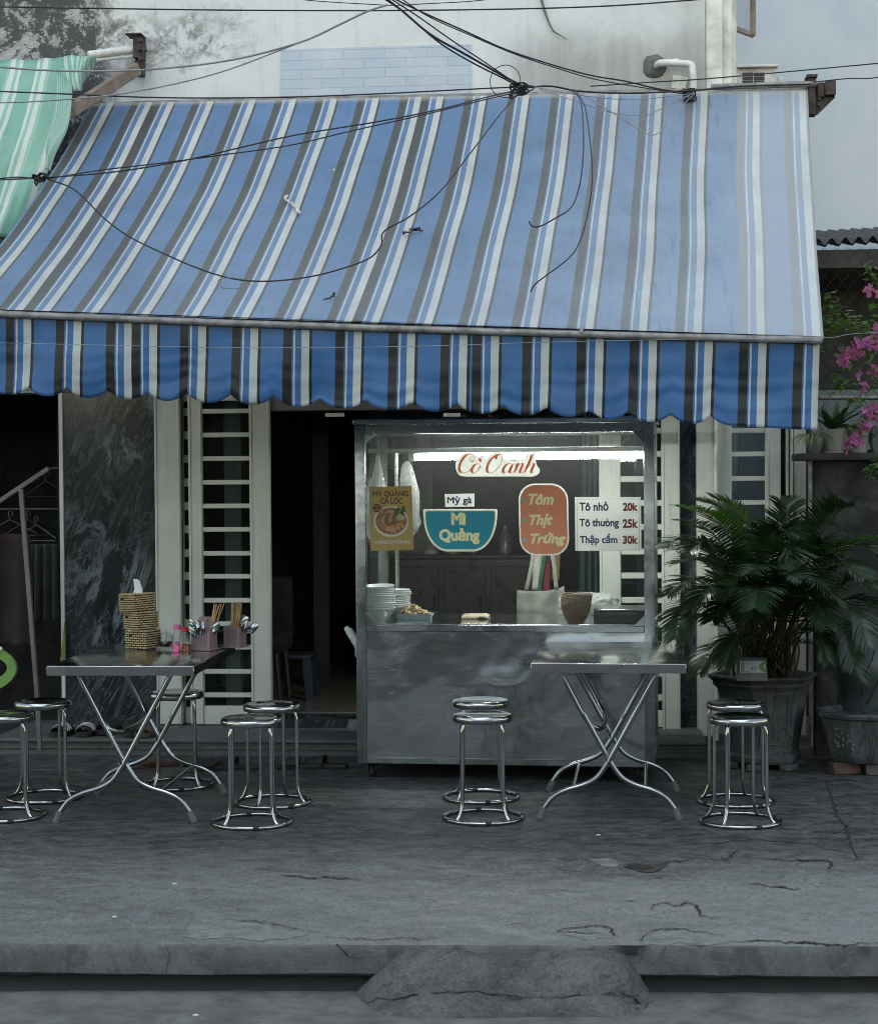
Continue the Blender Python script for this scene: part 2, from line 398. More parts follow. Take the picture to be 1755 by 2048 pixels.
# cracks and hollows worn into the surface, measured on the ground plane
def crack(pts, wpx, mi=1, z=.004):
    P = catmull([onz(px, py) for px, py in pts], 14); n = len(P)
    P = [Vector((p.x + .010 * mnoise.noise((p.x * 34, p.y * 34, 0)), p.y + .030 * mnoise.noise((p.x * 26, p.y * 26, 7)) + .012 * mnoise.noise((p.x * 90, p.y * 90, 7)), fade_h(p.x, p.y) + z)) for p in P]
    W = [max(.002, wpx * .0026 * (.30 + 1.3 * abs(mnoise.noise((i * .45, wpx, 2)))) * math.sin(math.pi * min(1, max(0, (i + .6) / n))) ** .5 * 3.0) for i in range(n)]
    ribbon_mesh(mb, P, W, lambda i: Vector((0, 1, 0)) if abs(P[min(i + 1, n - 1)].x - P[max(i - 1, 0)].x) > .3 * abs(P[min(i + 1, n - 1)].y - P[max(i - 1, 0)].y) else Vector((1, 0, 0)), mi)
crack([(1412, 1690), (1450, 1686), (1500, 1681), (1560, 1684), (1630, 1690)], 3)
crack([(1345, 1712), (1400, 1716), (1450, 1718), (1470, 1704), (1500, 1696)], 2.2)
crack([(1525, 1713), (1560, 1720), (1610, 1721), (1655, 1722), (1662, 1730), (1652, 1738)], 4)
crack([(1485, 1763), (1530, 1771), (1570, 1776), (1600, 1778)], 4)
crack([(1300, 1822), (1308, 1811), (1330, 1808), (1350, 1812), (1372, 1808), (1392, 1813), (1400, 1825), (1402, 1832), (1460, 1838)], 2.4)
crack([(1110, 1866), (1130, 1857), (1170, 1853), (1218, 1855), (1226, 1868), (1235, 1872)], 2.8)
crack([(1112, 1864), (1160, 1865), (1210, 1870)], 1.6)
crack([(1276, 1884), (1298, 1864), (1330, 1858), (1380, 1860), (1420, 1868), (1452, 1872)], 2.2)
crack([(560, 1752), (610, 1757), (670, 1757), (720, 1759)], 3.4)
crack([(440, 1840), (520, 1846), (590, 1862), (640, 1868)], 1.4)
crack([(640, 1878), (720, 1880), (800, 1879), (870, 1880)], 2.0)
crack([(1455, 1884), (1540, 1884), (1620, 1889), (1690, 1892), (1755, 1888)], 4)
crack([(1650, 1560), (1658, 1585), (1668, 1612), (1672, 1630), (1690, 1655), (1700, 1690), (1715, 1720)], 2.6)
crack([(1655, 1668), (1680, 1664), (1695, 1650)], 4)
crack([(1230, 1806), (1260, 1804), (1290, 1802)], 1.0)
crack([(1000, 1856), (1040, 1846), (1080, 1842)], 1.2)
def patch(pts, mi, z):
    P = catmull([onz(px, py) for px, py in pts], 5, True)
    P = [Vector((p.x + .01 * mnoise.noise((p.x * 22, p.y * 22, 3)), p.y + .014 * mnoise.noise((p.x * 22, p.y * 22, 9)), fade_h(p.x, p.y) + z)) for p in P]
    c = sum(P, Vector()) / len(P)
    for a, b in zip(P, P[1:] + P[:1]): mb.poly([c, a, b], mi)
patch([(1248, 1733), (1266, 1727), (1290, 1729), (1322, 1726), (1336, 1722), (1330, 1731), (1308, 1742), (1286, 1744), (1268, 1739)], 2, .004)
patch([(1256, 1734), (1275, 1730), (1300, 1732), (1306, 1737), (1285, 1739)], 1, .006)
crack([(1318, 1729), (1345, 1722), (1372, 1721), (1396, 1716)], 2.6)
crack([(1250, 1730), (1270, 1726), (1300, 1725), (1330, 1722)], 2.0, z=.007)
crack([(1298, 1760), (1318, 1754), (1336, 1750)], 1.6)
def skin(pts, z=.0014):      # pale flakes of newer cement skin with ragged outlines
    P = catmull([onz(px, py) for px, py in pts], 9, True)
    P = [Vector((p.x + .035 * mnoise.noise((p.x * 15, p.y * 15, 3)) + .015 * mnoise.noise((p.x * 60, p.y * 60, 3)), p.y + .05 * mnoise.noise((p.x * 13, p.y * 13, 9)) + .025 * mnoise.noise((p.x * 50, p.y * 50, 9)), 0)) for p in P]
    P = [Vector((p.x, p.y, fade_h(p.x, p.y) + z)) for p in P]; c = sum(P, Vector()) / len(P); c.z = fade_h(c.x, c.y) + z
    for a, b in zip(P, P[1:] + P[:1]): mb.poly([c, a, b], 3)
skin([(1186, 1722), (1205, 1716), (1235, 1720), (1240, 1728), (1205, 1731)])
skin([(372, 1870), (390, 1842), (430, 1836), (500, 1846), (560, 1862), (620, 1872), (540, 1880), (440, 1881)])
skin([(1288, 1888), (1305, 1868), (1345, 1862), (1420, 1873), (1450, 1884), (1370, 1889)])
skin([(1130, 1862), (1170, 1857), (1214, 1860), (1220, 1872), (1180, 1878), (1140, 1874)], .0012)
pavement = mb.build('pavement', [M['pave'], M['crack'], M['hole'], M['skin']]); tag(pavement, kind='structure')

mb = MB()                                             # kerb: pale upper slab face over a recessed base with the overhang's shade painted in
def kb(u, v):
    x = lerp(XL, XR, u); n1 = mnoise.noise((x * 1.7, 3, 0)); n2 = mnoise.noise((x * 9, 8, 0)); n3 = mnoise.noise((x * 3.1, 12, 0)); ch = max(0, mnoise.noise((x * 5, 1, 4)) - .22) + .6 * max(0, mnoise.noise((x * 17, 5, 4)) - .3)
    top = Vector(pv(u, 0))
    prof = [(0, 0), (-.010, -.006), (-.014 + .004 * n2, -.03), (-.016 + .006 * n1, -.07), (-.012 + .004 * n2, -.1 + .006 * n1), (.015, -.114 + .010 * n2), (.045 + .010 * n1, -.122 + .012 * n3), (.04 + .014 * n2, -.150), (.02 + .014 * n3, -.195)]
    dy, dz = prof[int(round(v * 8))]
    q = (0, .5, 1, .6, .2, 0, 0, 0, 0)[int(round(v * 8))]
    return (top.x, top.y + dy + .10 * ch * q, top.z + dz - .03 * ch * (q if v < .3 else 0))
mb.grid(kb, 620, 8)
def kerb_crack(pts, w_=.004):      # hairline breaks running down the kerb face
    P = []
    for px_, py_ in pts:
        q = onz(px_, py_, -.05); q = at(px_, py_, kerb_y(q.x) - .0215); P.append(q)
    P = catmull(P, 8); P = [p + Vector((.008 * mnoise.noise((p.z * 60, p.x, 1)), 0, 0)) for p in P]
    ribbon_mesh(mb, P, [w_ * (.5 + abs(mnoise.noise((i * .6, w_ * 999, 1)))) for i in range(len(P))], lambda i: Vector((1, 0, .2)), 1)
kerb_crack([(672, 1888), (690, 1906), (700, 1915), (722, 1918)], .007); kerb_crack([(910, 1896), (880, 1916), (862, 1930), (856, 1948)]); kerb_crack([(1330, 1896), (1322, 1914), (1302, 1930)]); kerb_crack([(1755, 1912), (1715, 1926), (1680, 1938)]); kerb_crack([(330, 1890), (338, 1912), (332, 1948)], .003)
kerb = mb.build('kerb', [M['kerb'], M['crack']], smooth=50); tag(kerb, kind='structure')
mb = MB()
def gut(u, v):
    x = lerp(XL, XR, u); y = lerp(kerb_y(x) + .11, kerb_y(x) - .40 - .03 * mnoise.noise((x * 1.1, 4, 0)) - .02 * mnoise.noise((x * 5, 4, 0)), v)
    return (x, y, -.168 - .012 * math.sin(v * 3) + .008 * mnoise.noise((x * 2, y * 4, 2)))
mb.grid(gut, 180, 12); tag(mb.build('gutter', M['scuff']), kind='structure')
mb = MB()
def rd(u, v):
    x = lerp(-60, 60, u) if False else (lerp(-9, 7, u)); y = lerp(kerb_y(x) + .02, -5.5, v); d = kerb_y(x) - y
    return (x, y, -.2 + min(1, max(0, (d - .28) / .14)) * .03 + .008 * mnoise.noise((x * 3, y * 3, 6)) - (.03 if d < .2 else 0))
mb.grid(rd, 90, 150); tag(mb.build('road', M['asphalt']), kind='structure')
# patched cement ramp bulging out of the kerb down to the gutter
ramp = thing('cement_ramp', 'rough rounded cement ramp patched against the kerb in front of the steel cart', 'ramp', onz(1010, 1985, -.165))
mb = MB()
ra, rb_ = onz(682, 1960, -.12).x, onz(1306, 1960, -.12).x
def rp(u, v):
    x = lerp(ra, rb_, u); yk = kerb_y(x)
    e = .5 - .5 * math.cos(math.pi * min(1, u / .26)) if u < .26 else 1.0
    e = e ** .7
    e *= 1.0 if u < .84 else max(.10, 1 - ((u - .84) / .16) ** 2.2 * .9)
    prof = [(.10, -.035), (.015, -.010), (-.035, -.018), (-.085, -.038), (-.125, -.066), (-.155, -.098), (-.170, -.126), (-.165, -.136), (-.205, -.140), (-.235, -.152), (-.250, -.172), (-.262, -.215)]
    t = v * (len(prof) - 1); i = min(int(t), len(prof) - 2); f = t - i
    dy, dz = lerp(prof[i][0], prof[i + 1][0], f), lerp(prof[i][1], prof[i + 1][1], f)
    if v < .5: x += .0
    nz = .022 * mnoise.noise((x * 3, v * 4, 1)) + .012 * mnoise.noise((x * 11, v * 9, 4)) + .005 * mnoise.noise((x * 40, v * 30, 4))
    if u > .86: nz += .05 * (u - .86) / .14 * mnoise.noise((x * 17, v * 8, 9))
    dz2 = lerp(-.22, dz, e)
    return (x + .02 * mnoise.noise((v * 6, u * 30, 2)) * (u > .9), yk + dy * (.35 + .65 * e) + nz * .6, dz2 + nz * (1 if v > .12 else .2))
mb.grid(rp, 160, 55); mb.build('cement_mound', M['rough_cement'], ramp, True, smooth=70)

# ------------------------------------------------------------------ the shop house
WY = 11.2
def stained_wall():
    k = NT('stained_lime_plaster'); v = k.pos(); x, y, z = k.sep(v)[0:3]
    n0 = k.noise(v, 1.1, 6, .6, .3); n1 = k.noise(v, 5, 8, .72, .6); n2 = k.noise(v, 22, 7, .75, .4); n3 = k.noise(v, 90, 4, .7)
    st = k.noise(k.mapv(v, (16, 16, .9)), 1.0, 6, .65, .2)
    c = k.mix(k.rng(n0, .3, .7), (.55, .595, .63), (.645, .685, .715))
    c = k.mix(k.rng(st, .52, .78, 0, .42), c, (.40, .425, .435)); c = k.mix(k.rng(k.noise(v, 2.1, 8, .7, .6), .50, .66, 0, .35), c, (.46, .49, .505))
    c = k.mix(k.rng(n2, .56, .70, 0, .30), c, (.42, .45, .46)); c = k.mix(k.rng(n3, .62, .70, 0, .35), c, (.33, .35, .36))
    # bluish older paint showing where the lime has flaked, low on the wall
    fl = k.math('MULTIPLY', k.rng(k.noise(v, 3.0, 5, .6, .7), .54, .57), k.rng(z, 4.05, 3.9)); fl = k.math('MULTIPLY', fl, k.rng(x, -1.7, -2.0))
    c = k.mix(fl, c, (.50, .56, .68))
    # grey damp patch above the awning beside the pipe
    gp = k.math('MULTIPLY', k.rng(k.math('ADD', x, k.math('MULTIPLY', n1, .5)), -.55, .0), k.rng(k.math('ADD', z, k.math('MULTIPLY', n1, .35)), 4.60, 4.30))
    c = k.mix(k.math('MULTIPLY', gp, k.rng(st, .2, .6, .5, .8)), c, (.27, .28, .285))
    gq = k.math('MULTIPLY', k.rng(x, .35, .62), k.rng(n1, .3, .7, .3, .9)); c = k.mix(k.math('MULTIPLY', gq, .35), c, (.30, .30, .30))
    # black mould, heavy where the two roofs meet
    mm = k.math('ADD', k.math('MULTIPLY', n1, .75), k.math('MULTIPLY', n2, .45))
    left = k.rng(k.math('ADD', x, k.math('MULTIPLY', n0, .35)), -2.72, -2.92)
    m1 = k.math('MULTIPLY', k.rng(k.math('ADD', k.math('MULTIPLY', mm, .8), k.math('MULTIPLY', k.noise(v, 60, 5, .8), .28)), .575, .625), left)
    c = k.mix(k.math('MULTIPLY', left, k.rng(n2, .35, .6, .9, .5)), c, (.24, .265, .28))
    c = k.mix(k.math('MULTIPLY', m1, .93), c, (.035, .042, .045))
    band = k.math('MULTIPLY', k.rng(k.math('ADD', x, k.math('MULTIPLY', n0, .6)), -1.6, -2.15), k.rng(k.math('ABSOLUTE', k.math('SUBTRACT', k.math('SUBTRACT', z, k.math('MULTIPLY', n0, .7)), 3.98)), .28, .05))
    m2 = k.math('MULTIPLY', k.rng(mm, .54, .72), band)
    c = k.mix(k.math('MULTIPLY', m2, .85), c, (.07, .075, .075))
    k.set(Base_Color=c, Roughness=.9); k.bump(k.math('ADD', n1, k.math('ADD', k.math('MULTIPLY', n2, .5), k.math('MULTIPLY', n3, .2))), .3, .015); return k.m
M['wall'] = stained_wall()
def tile_patch():
    k = NT('glazed_pale_blue_tiles'); u = k.uvc()
    b = k.n('TexBrick'); k.L(u, b.inputs['Vector']); b.inputs['Scale'].default_value = 1.0
    b.inputs['Brick Width'].default_value = .257; b.inputs['Row Height'].default_value = .0573; b.inputs['Mortar Size'].default_value = .0022
    b.inputs['Color1'].default_value = (.36, .44, .56, 1); b.inputs['Color2'].default_value = (.40, .475, .58, 1); b.inputs['Mortar'].default_value = (.25, .32, .42, 1)
    n = k.noise(k.pos(), 4, 5, .6); c = k.mix(k.rng(n, .4, .8, 0, .35), b.outputs[0], (.58, .63, .68))
    k.set(Base_Color=c, Roughness=.28); k.bump(b.outputs[1], -.4, .004); return k.m
M['tiles'] = tile_patch()
def marble():
    k = NT('dark_grey_veined_marble'); v = k.pos()
    r = k.mapv(v, (1.0, 1.0, .62), rot=(0, R_(-38), 0))
    dn = k.noise(r, 2.2, 6, .65, 1.2)
    b = k.mix(k.rng(dn, .3, .7), (.009, .012, .014), (.032, .040, .045))
    w1 = k.noise(k.mapv(r, (2.6, 2.6, .75)), 1.0, 8, .66, 1.6); vein = k.rng(k.math('ABSOLUTE', k.math('SUBTRACT', w1, .5)), .0, .045, 1, 0)
    w2 = k.noise(k.mapv(r, (5.5, 5.5, 2.0), (3, 0, 1)), 1.0, 8, .7, 2.2); vein2 = k.rng(k.math('ABSOLUTE', k.math('SUBTRACT', w2, .52)), .0, .016, 1, 0)
    mk = k.rng(k.noise(v, 1.6, 3), .42, .62)
    c = k.mix(k.math('MULTIPLY', vein, k.math('MULTIPLY', mk, .6)), b, (.24, .28, .30)); c = k.mix(k.math('MULTIPLY', vein2, .45), c, (.20, .235, .255))
    cl = k.rng(k.noise(k.mapv(r, (4, 4, 1.3), (9, 2, 2)), 1, 6, .7, 1.5), .58, .72, 0, .45); c = k.mix(cl, c, (.085, .10, .115))
    k.set(Base_Color=c, Roughness=.16); return k.m
M['marble'] = marble()
def floor_tile():
    k = NT('beige_interior_tiles'); v = k.pos()
    b = k.n('TexBrick', offset=0.0); k.L(v, b.inputs['Vector']); b.inputs['Scale'].default_value = 1
    b.inputs['Brick Width'].default_value = .4; b.inputs['Row Height'].default_value = .4; b.inputs['Mortar Size'].default_value = .003
    b.inputs['Color1'].default_value = (.14, .128, .105, 1); b.inputs['Color2'].default_value = (.155, .142, .118, 1); b.inputs['Mortar'].default_value = (.2, .18, .15, 1)
    k.set(Base_Color=b.outputs[0], Roughness=.2); return k.m
M['floor_tile'] = floor_tile()
M['lintel'] = mat('grey_tiled_lintel', (.16, .16, .155), .6)
M['step_stone'] = mat('worn_grey_step', (.085, .094, .098), .6, scale=5, dirt=((.035, .038, .04), .7), bump=.15)
M['white_trim'] = mat('flaking_white_trim', (.64, .66, .65), .7, scale=7, dirt=((.34, .35, .34), .7), bump=.1)

house = thing('shop_house', 'old shop house with stained plaster wall above the striped awning and folding doors below', 'house', (-1.2, WY, 0))
mb = MB(); mb.box2((-7.0, WY, 2.17), (.648, WY + .22, 7.2)); mb.box2((-7.0, WY + .002, 1.0), (-5.2, WY + .22, 2.17))
mb.build('upper_wall', M['wall'], house, True)
mb = MB(); tx0, tx1, tz0, tz1 = -1.934, -.762, 3.6, 4.262
mb.box2((tx0, WY - .006, tz0), (tx1, WY + .01, tz1))
for f in mb.bm.faces:
    for l in f.loops: l[mb.uv].uv = (l.vert.co.x - tx0 + .13, l.vert.co.z - tz0 + .04)
mb.build('tile_patch', M['tiles'], house, True)
mb = MB(); mb.box2((.650, WY + .03, 2.1), (.755, WY + .25, 7.2), .006); mb.box2((.757, WY + .09, 2.1), (.815, WY + .3, 7.2), .004); mb.box2((.817, WY + .14, 2.1), (.835, WY + .32, 7.2))
mb.build('corner_pilaster', M['white_trim'], house, True)
mb = MB(); mb.box2((-3.325, WY, .095), (-2.745, WY + .2, 2.168))
mb.build('marble_pillar', M['marble'], house, True)
mb = MB(); mb.box2((at(1357, 1100, WY).x, WY + .04, .06), (at(1394, 1100, WY).x, WY + .2, 2.168)); mb.build('marble_pillar', M['marble'], house, True)
mb = MB(); mb.box2((-3.352, WY - .012, .095), (-3.327, WY + .2, 2.168), .003); mb.build('pillar_edge_trim', M['door_paint'], house, True)
mb = MB(); mb.box2((-2.10, WY + .02, 2.045), (.40, WY + .2, 2.168)); mb.build('lintel', M['lintel'], house, True)
mb = MB()
for x0, x1 in ((650, 688), (886, 920)):
    mb = MB(); a = at(x0, 826, WY + .01); b = at(x1, 833, WY + .01); mb.box2((a.x, WY + .012, b.z), (b.x, WY + .019, a.z)); mb.build('breaker_label', M['white_trim'], house, True)
pass
mb = MB()
mb.box2((-3.6, 10.60, -.02), (.60, 11.42, .074)); mb.box2((-3.6, 10.575, .077), (.60, 10.66, .098), .008, seg=2); mb.box2((-3.6, 10.662, .077), (.60, 11.42, .095)); mb.box2((-3.6, 10.585, .040), (.60, 10.60, .052))
mb.build('doorstep', M['step_stone'], house, True)
mb = MB(); mb.box2((-2.06, 11.10, .095), (.1, 11.45, .150)); mb.build('threshold', M['marble'], house, True)
mb = MB(); mb.box2((-2.9, 11.40, .10), (.5, 15.2, .156)); mb.build('interior_floor', M['floor_tile'], house, True)
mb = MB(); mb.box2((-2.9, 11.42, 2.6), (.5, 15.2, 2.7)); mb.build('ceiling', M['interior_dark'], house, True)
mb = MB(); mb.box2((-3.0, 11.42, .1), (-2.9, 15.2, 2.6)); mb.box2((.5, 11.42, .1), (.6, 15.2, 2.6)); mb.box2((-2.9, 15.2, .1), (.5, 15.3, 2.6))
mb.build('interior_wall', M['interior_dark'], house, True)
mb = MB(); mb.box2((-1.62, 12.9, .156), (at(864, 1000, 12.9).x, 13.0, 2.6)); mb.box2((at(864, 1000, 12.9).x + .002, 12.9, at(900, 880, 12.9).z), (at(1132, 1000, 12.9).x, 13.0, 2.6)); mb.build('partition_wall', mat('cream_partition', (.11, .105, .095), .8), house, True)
mb = MB(); mb.box2((-1.98, 12.6, .156), (-1.88, 12.7, 2.6)); mb.build('interior_pillar', M['interior_dark'], house, True)

# folding doors: each leaf a part, its crossbars and glass sub-parts
def leaf(x0, x1, y, z0, z1, stile_l, stile_r, nbar, bar_h, px_mode=True, rail=.1, pane=True, groove=True):
    """x0,x1 world; frame of two stiles and a bottom rail with crossbars between"""
    mb = MB(); t = .045
    for a, b in ((x0, x0 + stile_l), (x1 - stile_r, x1)):
        if b - a > .001:
            mb.box2((a, y, z0), (b, y + t, z1), .004)
            if groove and b - a > .07: mb.box2((b - .016, y - .007, z0 + .002), (b - .003, y - .0005, z1 - .002), .002); mb.box2((a + .003, y - .007, z0 + .002), (a + .016, y - .0005, z1 - .002), .002)
    if x1 - stile_r - x0 - stile_l > .02:
        mb.box2((x0 + stile_l, y + .003, z0), (x1 - stile_r, y + t - .003, z0 + rail), .003)
        mb.box2((x0 + stile_l, y + .003, z1 - .06), (x1 - stile_r, y + t - .003, z1), .003)
    o = mb.build('door_leaf', M['door_paint'], house, True)
    if nbar:
        for zc in nbar:
            m2 = MB(); m2.box2((x0 + stile_l - .001, y + .008, zc - bar_h / 2), (x1 - stile_r + .001, y + t - .008, zc + bar_h / 2), .003)
            c = m2.build('crossbar', M['door_paint'], house, True); c.parent = o
        if pane:
            m2 = MB(); m2.box2((x0 + stile_l, y + t - .006, z0 + rail), (x1 - stile_r, y + t - .002, z1 - .06)); c = m2.build('pane', M['window_glass'], house, True); c.parent = o
    return o
X = lambda px, Y=WY, py=1100: at(px, py, Y).x
Z = lambda py, Y=WY, px=700: at(px, py, Y).z
barsL = [Z(y, WY, 450) for y in (822, 869.6, 917, 964.5, 1012, 1059, 1107, 1153, 1201, 1248, 1295, 1343.5, 1390.5)]
leaf(X(311), X(362), WY - .01, .1, 2.168, X(362) - X(311), 0, [], .03)
leaf(X(362), X(379), WY + .05, .1, 2.168, .005, .005, barsL, .05, rail=.1, groove=False)
leaf(X(378), X(541), WY - .005, .1, 2.168, X(405) - X(378), X(541) - X(500), barsL, .029, rail=.115)
leaf(X(449, WY + .12), X(481, WY + .12), WY + .12, .1, 2.168, X(481) - X(449), 0, [], .03)
barsR = [Z(y, WY, 1280) for y in (819, 862, 908, 958, 1006, 1054, 1103, 1151, 1200, 1249, 1298, 1347, 1395)]
leaf(X(1198), X(1326), WY - .03, .1, 2.168, X(1241) - X(1198), .004, barsR, .036, rail=.1)
leaf(X(1322), X(1359), WY - .05, .06, 2.168, X(1359) - X(1322), 0, [], .03)
mb = MB(); mb.box2((X(1392), WY - .06, .05), (X(1432), WY + .06, 2.168), .005); mb.build('door_post', M['door_paint'], house, True); mb = MB(); mb.box2((X(1434), WY + .02, .05), (X(1462), WY + .1, 2.168), .004); mb.build('door_post', M['door_paint'], house, True)
leaf(X(1462), X(1538), WY + .02, .1, 2.168, .006, .022, [Z(y, WY + .02, 1500) for y in (861, 908, 957, 1005, 1054, 1103, 1152, 1201, 1250, 1299, 1348)], .03, rail=.1)
for xa, xb, ya, yb in ((1538, 1562, .03, .1), (1573, 1578, .03, .08), (1581, 1586, .01, .08), (1588, 1612, .03, .12)):
    mb = MB(); mb.box2((X(xa), WY + ya, .05), (X(xb), WY + yb, 2.168), .003); mb.build('door_post', M['door_paint'], house, True)
mb = MB(); mb.tube([(X(1430), WY - .075, .03), (X(1430), WY - .075, 2.3)], .011, 10); mb.build('drain_pipe', M['pvc_white'], house, True)
# pipe elbow coming out of the upper wall
a, b, c, d = at(1312, 132, WY), at(1365, 132, WY), at(1383, 143, WY), at(1384, 190, WY)
Y0 = WY - .09
mb = MB(); path = [(a.x, WY + .02, a.z), (a.x + .01, Y0 + .03, a.z), (a.x + .04, Y0, a.z)] + [(b.x, Y0, b.z - .004), (lerp(b.x, c.x, .55), Y0, b.z - .008), (c.x, Y0, c.z - .01), (d.x, Y0, d.z - .1)]
mb.tube(catmull(path, 6), .021, 14); mb.tube([(a.x + .1, Y0, a.z - .002), (a.x + .125, Y0, a.z - .003)], .025, 14)
mb.build('overflow_pipe', M['pvc_white'], house, True)
mb = MB(); mb.lathe([(.075, 0), (.06, .016), (.03, .024), (0, .024)], 14, (0, 0, 0), fn=lambda p, q: p * (1 + .25 * mnoise.noise((q * 3, 1, 1))))
mb.bm.transform(Matrix.Translation((a.x - .01, WY - .001, a.z)) @ Matrix.Rotation(R_(90), 4, 'X')); mb.build('mortar_patch', M['kerb'], house, True)
p = at(1358, 165, WY - .02); mb = MB(); mb.box((p.x, WY - .012, p.z), (.09, .02, .08), Matrix.Rotation(.2, 3, 'Y'), .004); mb.build('pipe_clamp', M['white_trim'], house, True)
mb = MB(); P = [at(x, y, WY - .02) for x, y in ((1080, -10), (1090, 25), (1104, 58), (1120, 70), (1134, 78))]
mb.tube(catmull(P, 5), [.010, .009, .009, .008, .008, .008, .007, .007, .006, .006, .006, .006, .005, .005, .004, .004, .003, .003, .003, .003, .002][:len(catmull(P, 5))], 6)
tag(mb.build('creeper_stem', mat('dull_green_stem', (.09, .15, .12), .8)), 'thin green stem hanging down the pale plaster wall above the awning', 'plant')

# ------------------------------------------------------------------ dark passage beside the marble pillar
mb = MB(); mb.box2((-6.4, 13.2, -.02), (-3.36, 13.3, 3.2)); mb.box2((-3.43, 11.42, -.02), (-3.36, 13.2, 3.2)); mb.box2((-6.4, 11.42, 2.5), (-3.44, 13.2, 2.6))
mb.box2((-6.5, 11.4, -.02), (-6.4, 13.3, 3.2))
passage = mb.build('passage_wall', mat('near_black_wall', (.010, .0105, .011), .8, bump=.2)); tag(passage, 'near-black side passage wall behind the clothes rack', 'wall', kind='structure')  # one near-black colour over the whole passage wall

# ------------------------------------------------------------------ neighbours beyond the awning's end
nb = thing('neighbour_house', 'pale blue rendered house wall rising behind the corrugated shed', 'house', (3, 15, 0))
def blue_wall():
    k = NT('mottled_pale_blue_render'); v = k.pos(); n = k.noise(v, .9, 5, .6, .4); n2 = k.noise(v, 4, 6, .65)
    c = k.mix(k.rng(n, .32, .68), (.45, .53, .63), (.54, .605, .68)); c = k.mix(k.rng(n2, .5, .75, 0, .25), c, (.46, .54, .64))
    k.set(Base_Color=c, Roughness=.9); k.bump(n2, .15, .02); return k.m
M['blue_wall'] = blue_wall()
mb = MB(); mb.box2((.3, 15, -.1), (7, 15.2, 9)); mb.build('wall', M['blue_wall'], nb, True)
mb = MB(); p0, p1 = at(1456, -40, 14.7), at(1505, 70, 14.7)
for A, B in (((1456, -30), (1456, 52)), ((1456, 52), (1505, 70)), ((1505, 70), (1505, -30))):
    mb.tube([at(A[0], A[1], 14.7 if A[0] < 1480 else 14.35), at(B[0], B[1], 14.7 if B[0] < 1480 else 14.35)], .022, 4)
sh = mb.build('shutter', mat('weathered_shutter_wood', (.22, .18, .15), .8, var=.4), nb, True)
mb = MB(); q = [at(1458, -30, 14.7), at(1503, -30, 14.36), at(1503, 66, 14.36), at(1458, 50, 14.7)]
mb.poly(q); mb.poly([p + Vector((0, .012, 0)) for p in reversed(q)]); o = mb.build('shutter_panel', M['blue_wall'], nb, True); o.parent = sh
mb = MB(); mb.box2((at(1459, 100, 13).x - .02, 13, 1.5), (at(1473, 100, 13).x, 13.1, 8), .004); mb.build('downpipe', M['white_trim'], nb, True)
ac = thing('air_conditioner', 'white outdoor air conditioning unit on the pale blue wall above the awning end', 'air conditioner', at(1516, 172, 14.6))
mb = MB(); a, b = at(1475, 134, 14.3), at(1553, 184, 14.3); mb.box2((a.x, 14.3, b.z), (b.x, 14.7, a.z), .02, seg=3); mb.box2((a.x - .01, 14.26, a.z - .012), (b.x + .01, 14.72, a.z + .012), .006)
mb.box2((b.x + .002, 14.35, b.z + .02), (b.x + .05, 14.6, a.z - .07), .01); mb.build('casing', M['pvc_white'], ac, True)
mb = MB()
for r in range(3):
    for cidx in range(2):
        x0, x1 = (1484, 1505) if cidx == 0 else (1507, 1528); y = 145 + r * 8
        A, B = at(x0, y, 14.295), at(x1, y + 6, 14.295); mb.box2((A.x, 14.293, B.z), (B.x, 14.299, A.z))
mb.build('vent_grille', M['black_plastic'], ac, True)
shed = thing('neighbour_shed', 'dark shed with corrugated roof behind the bougainvillea', 'shed', (2.2, 12.6, 0))
def roofp(u, v):
    x = lerp(1.3, 5.2, u); return (x, lerp(12.2, 14.5, v), 3.14 + .035 * (x - 1.3) + .35 * v + .022 * math.sin(x * 2 * math.pi / .088))
mb = MB(); mb.grid(roofp, 420, 4); mb.grid(lambda u, v: Vector(roofp(u, v)) - Vector((0, 0, .012)), 420, 4); mb.build('roof', mat('dark_corrugated_sheet', (.05, .055, .058), .6, metal=.3, var=.3), shed, True, smooth=60)
mb = MB(); mb.box2((1.3, 13.4, -.1), (5.2, 13.5, 3.1)); mb.box2((1.36, 12.5, -.1), (1.42, 13.4, 3.1)); mb.box2((1.3, 12.25, 2.98), (5.2, 12.33, 3.1)); mb.build('wall', M['black'], shed, True)
mb = MB(); A, B = at(1630, 780, 12.6), at(1800, 900, 12.6); mb.box2((A.x, 12.6, B.z), (B.x + .6, 12.64, A.z), .004); mb.build('sheet_panel', mat('grey_green_panel', (.12, .15, .155), .6), shed, True)
# chain link fence standing before the shed
fn = thing('wire_fence', 'diamond mesh wire fence standing before the dark shed', 'fence', (1.9, 11.9, 1.7))
mb = MB(); st = .075
for i in range(-44, 44):
    x0 = 1.36 + i * st
    for sgn in (1, -1):
        pts = []
        for j in range(0, 31):
            z = 1.72 + j * .0375 * 1.2; x = x0 + sgn * (z - 1.72) * .83 + (.0 if sgn > 0 else 0)
            if 1.36 < x < 2.6: pts.append((x, 11.9 + .004 * sgn * (1 if j % 2 else -1), z))
        if len(pts) > 1: mb.tube(pts, .0013, 4, caps=False)
mb.build('mesh_wire', mat('rusty_dark_wire', (.014, .014, .014), .8), fn, True)
mb = MB(); mb.tube([(1.36, 11.93, 1.7), (1.36, 11.93, 3.1)], .02, 8); mb.tube([(1.36, 11.93, 2.12), (2.6, 11.93, 2.10)], .014, 8); mb.build('rail', M['galv'], fn, True)
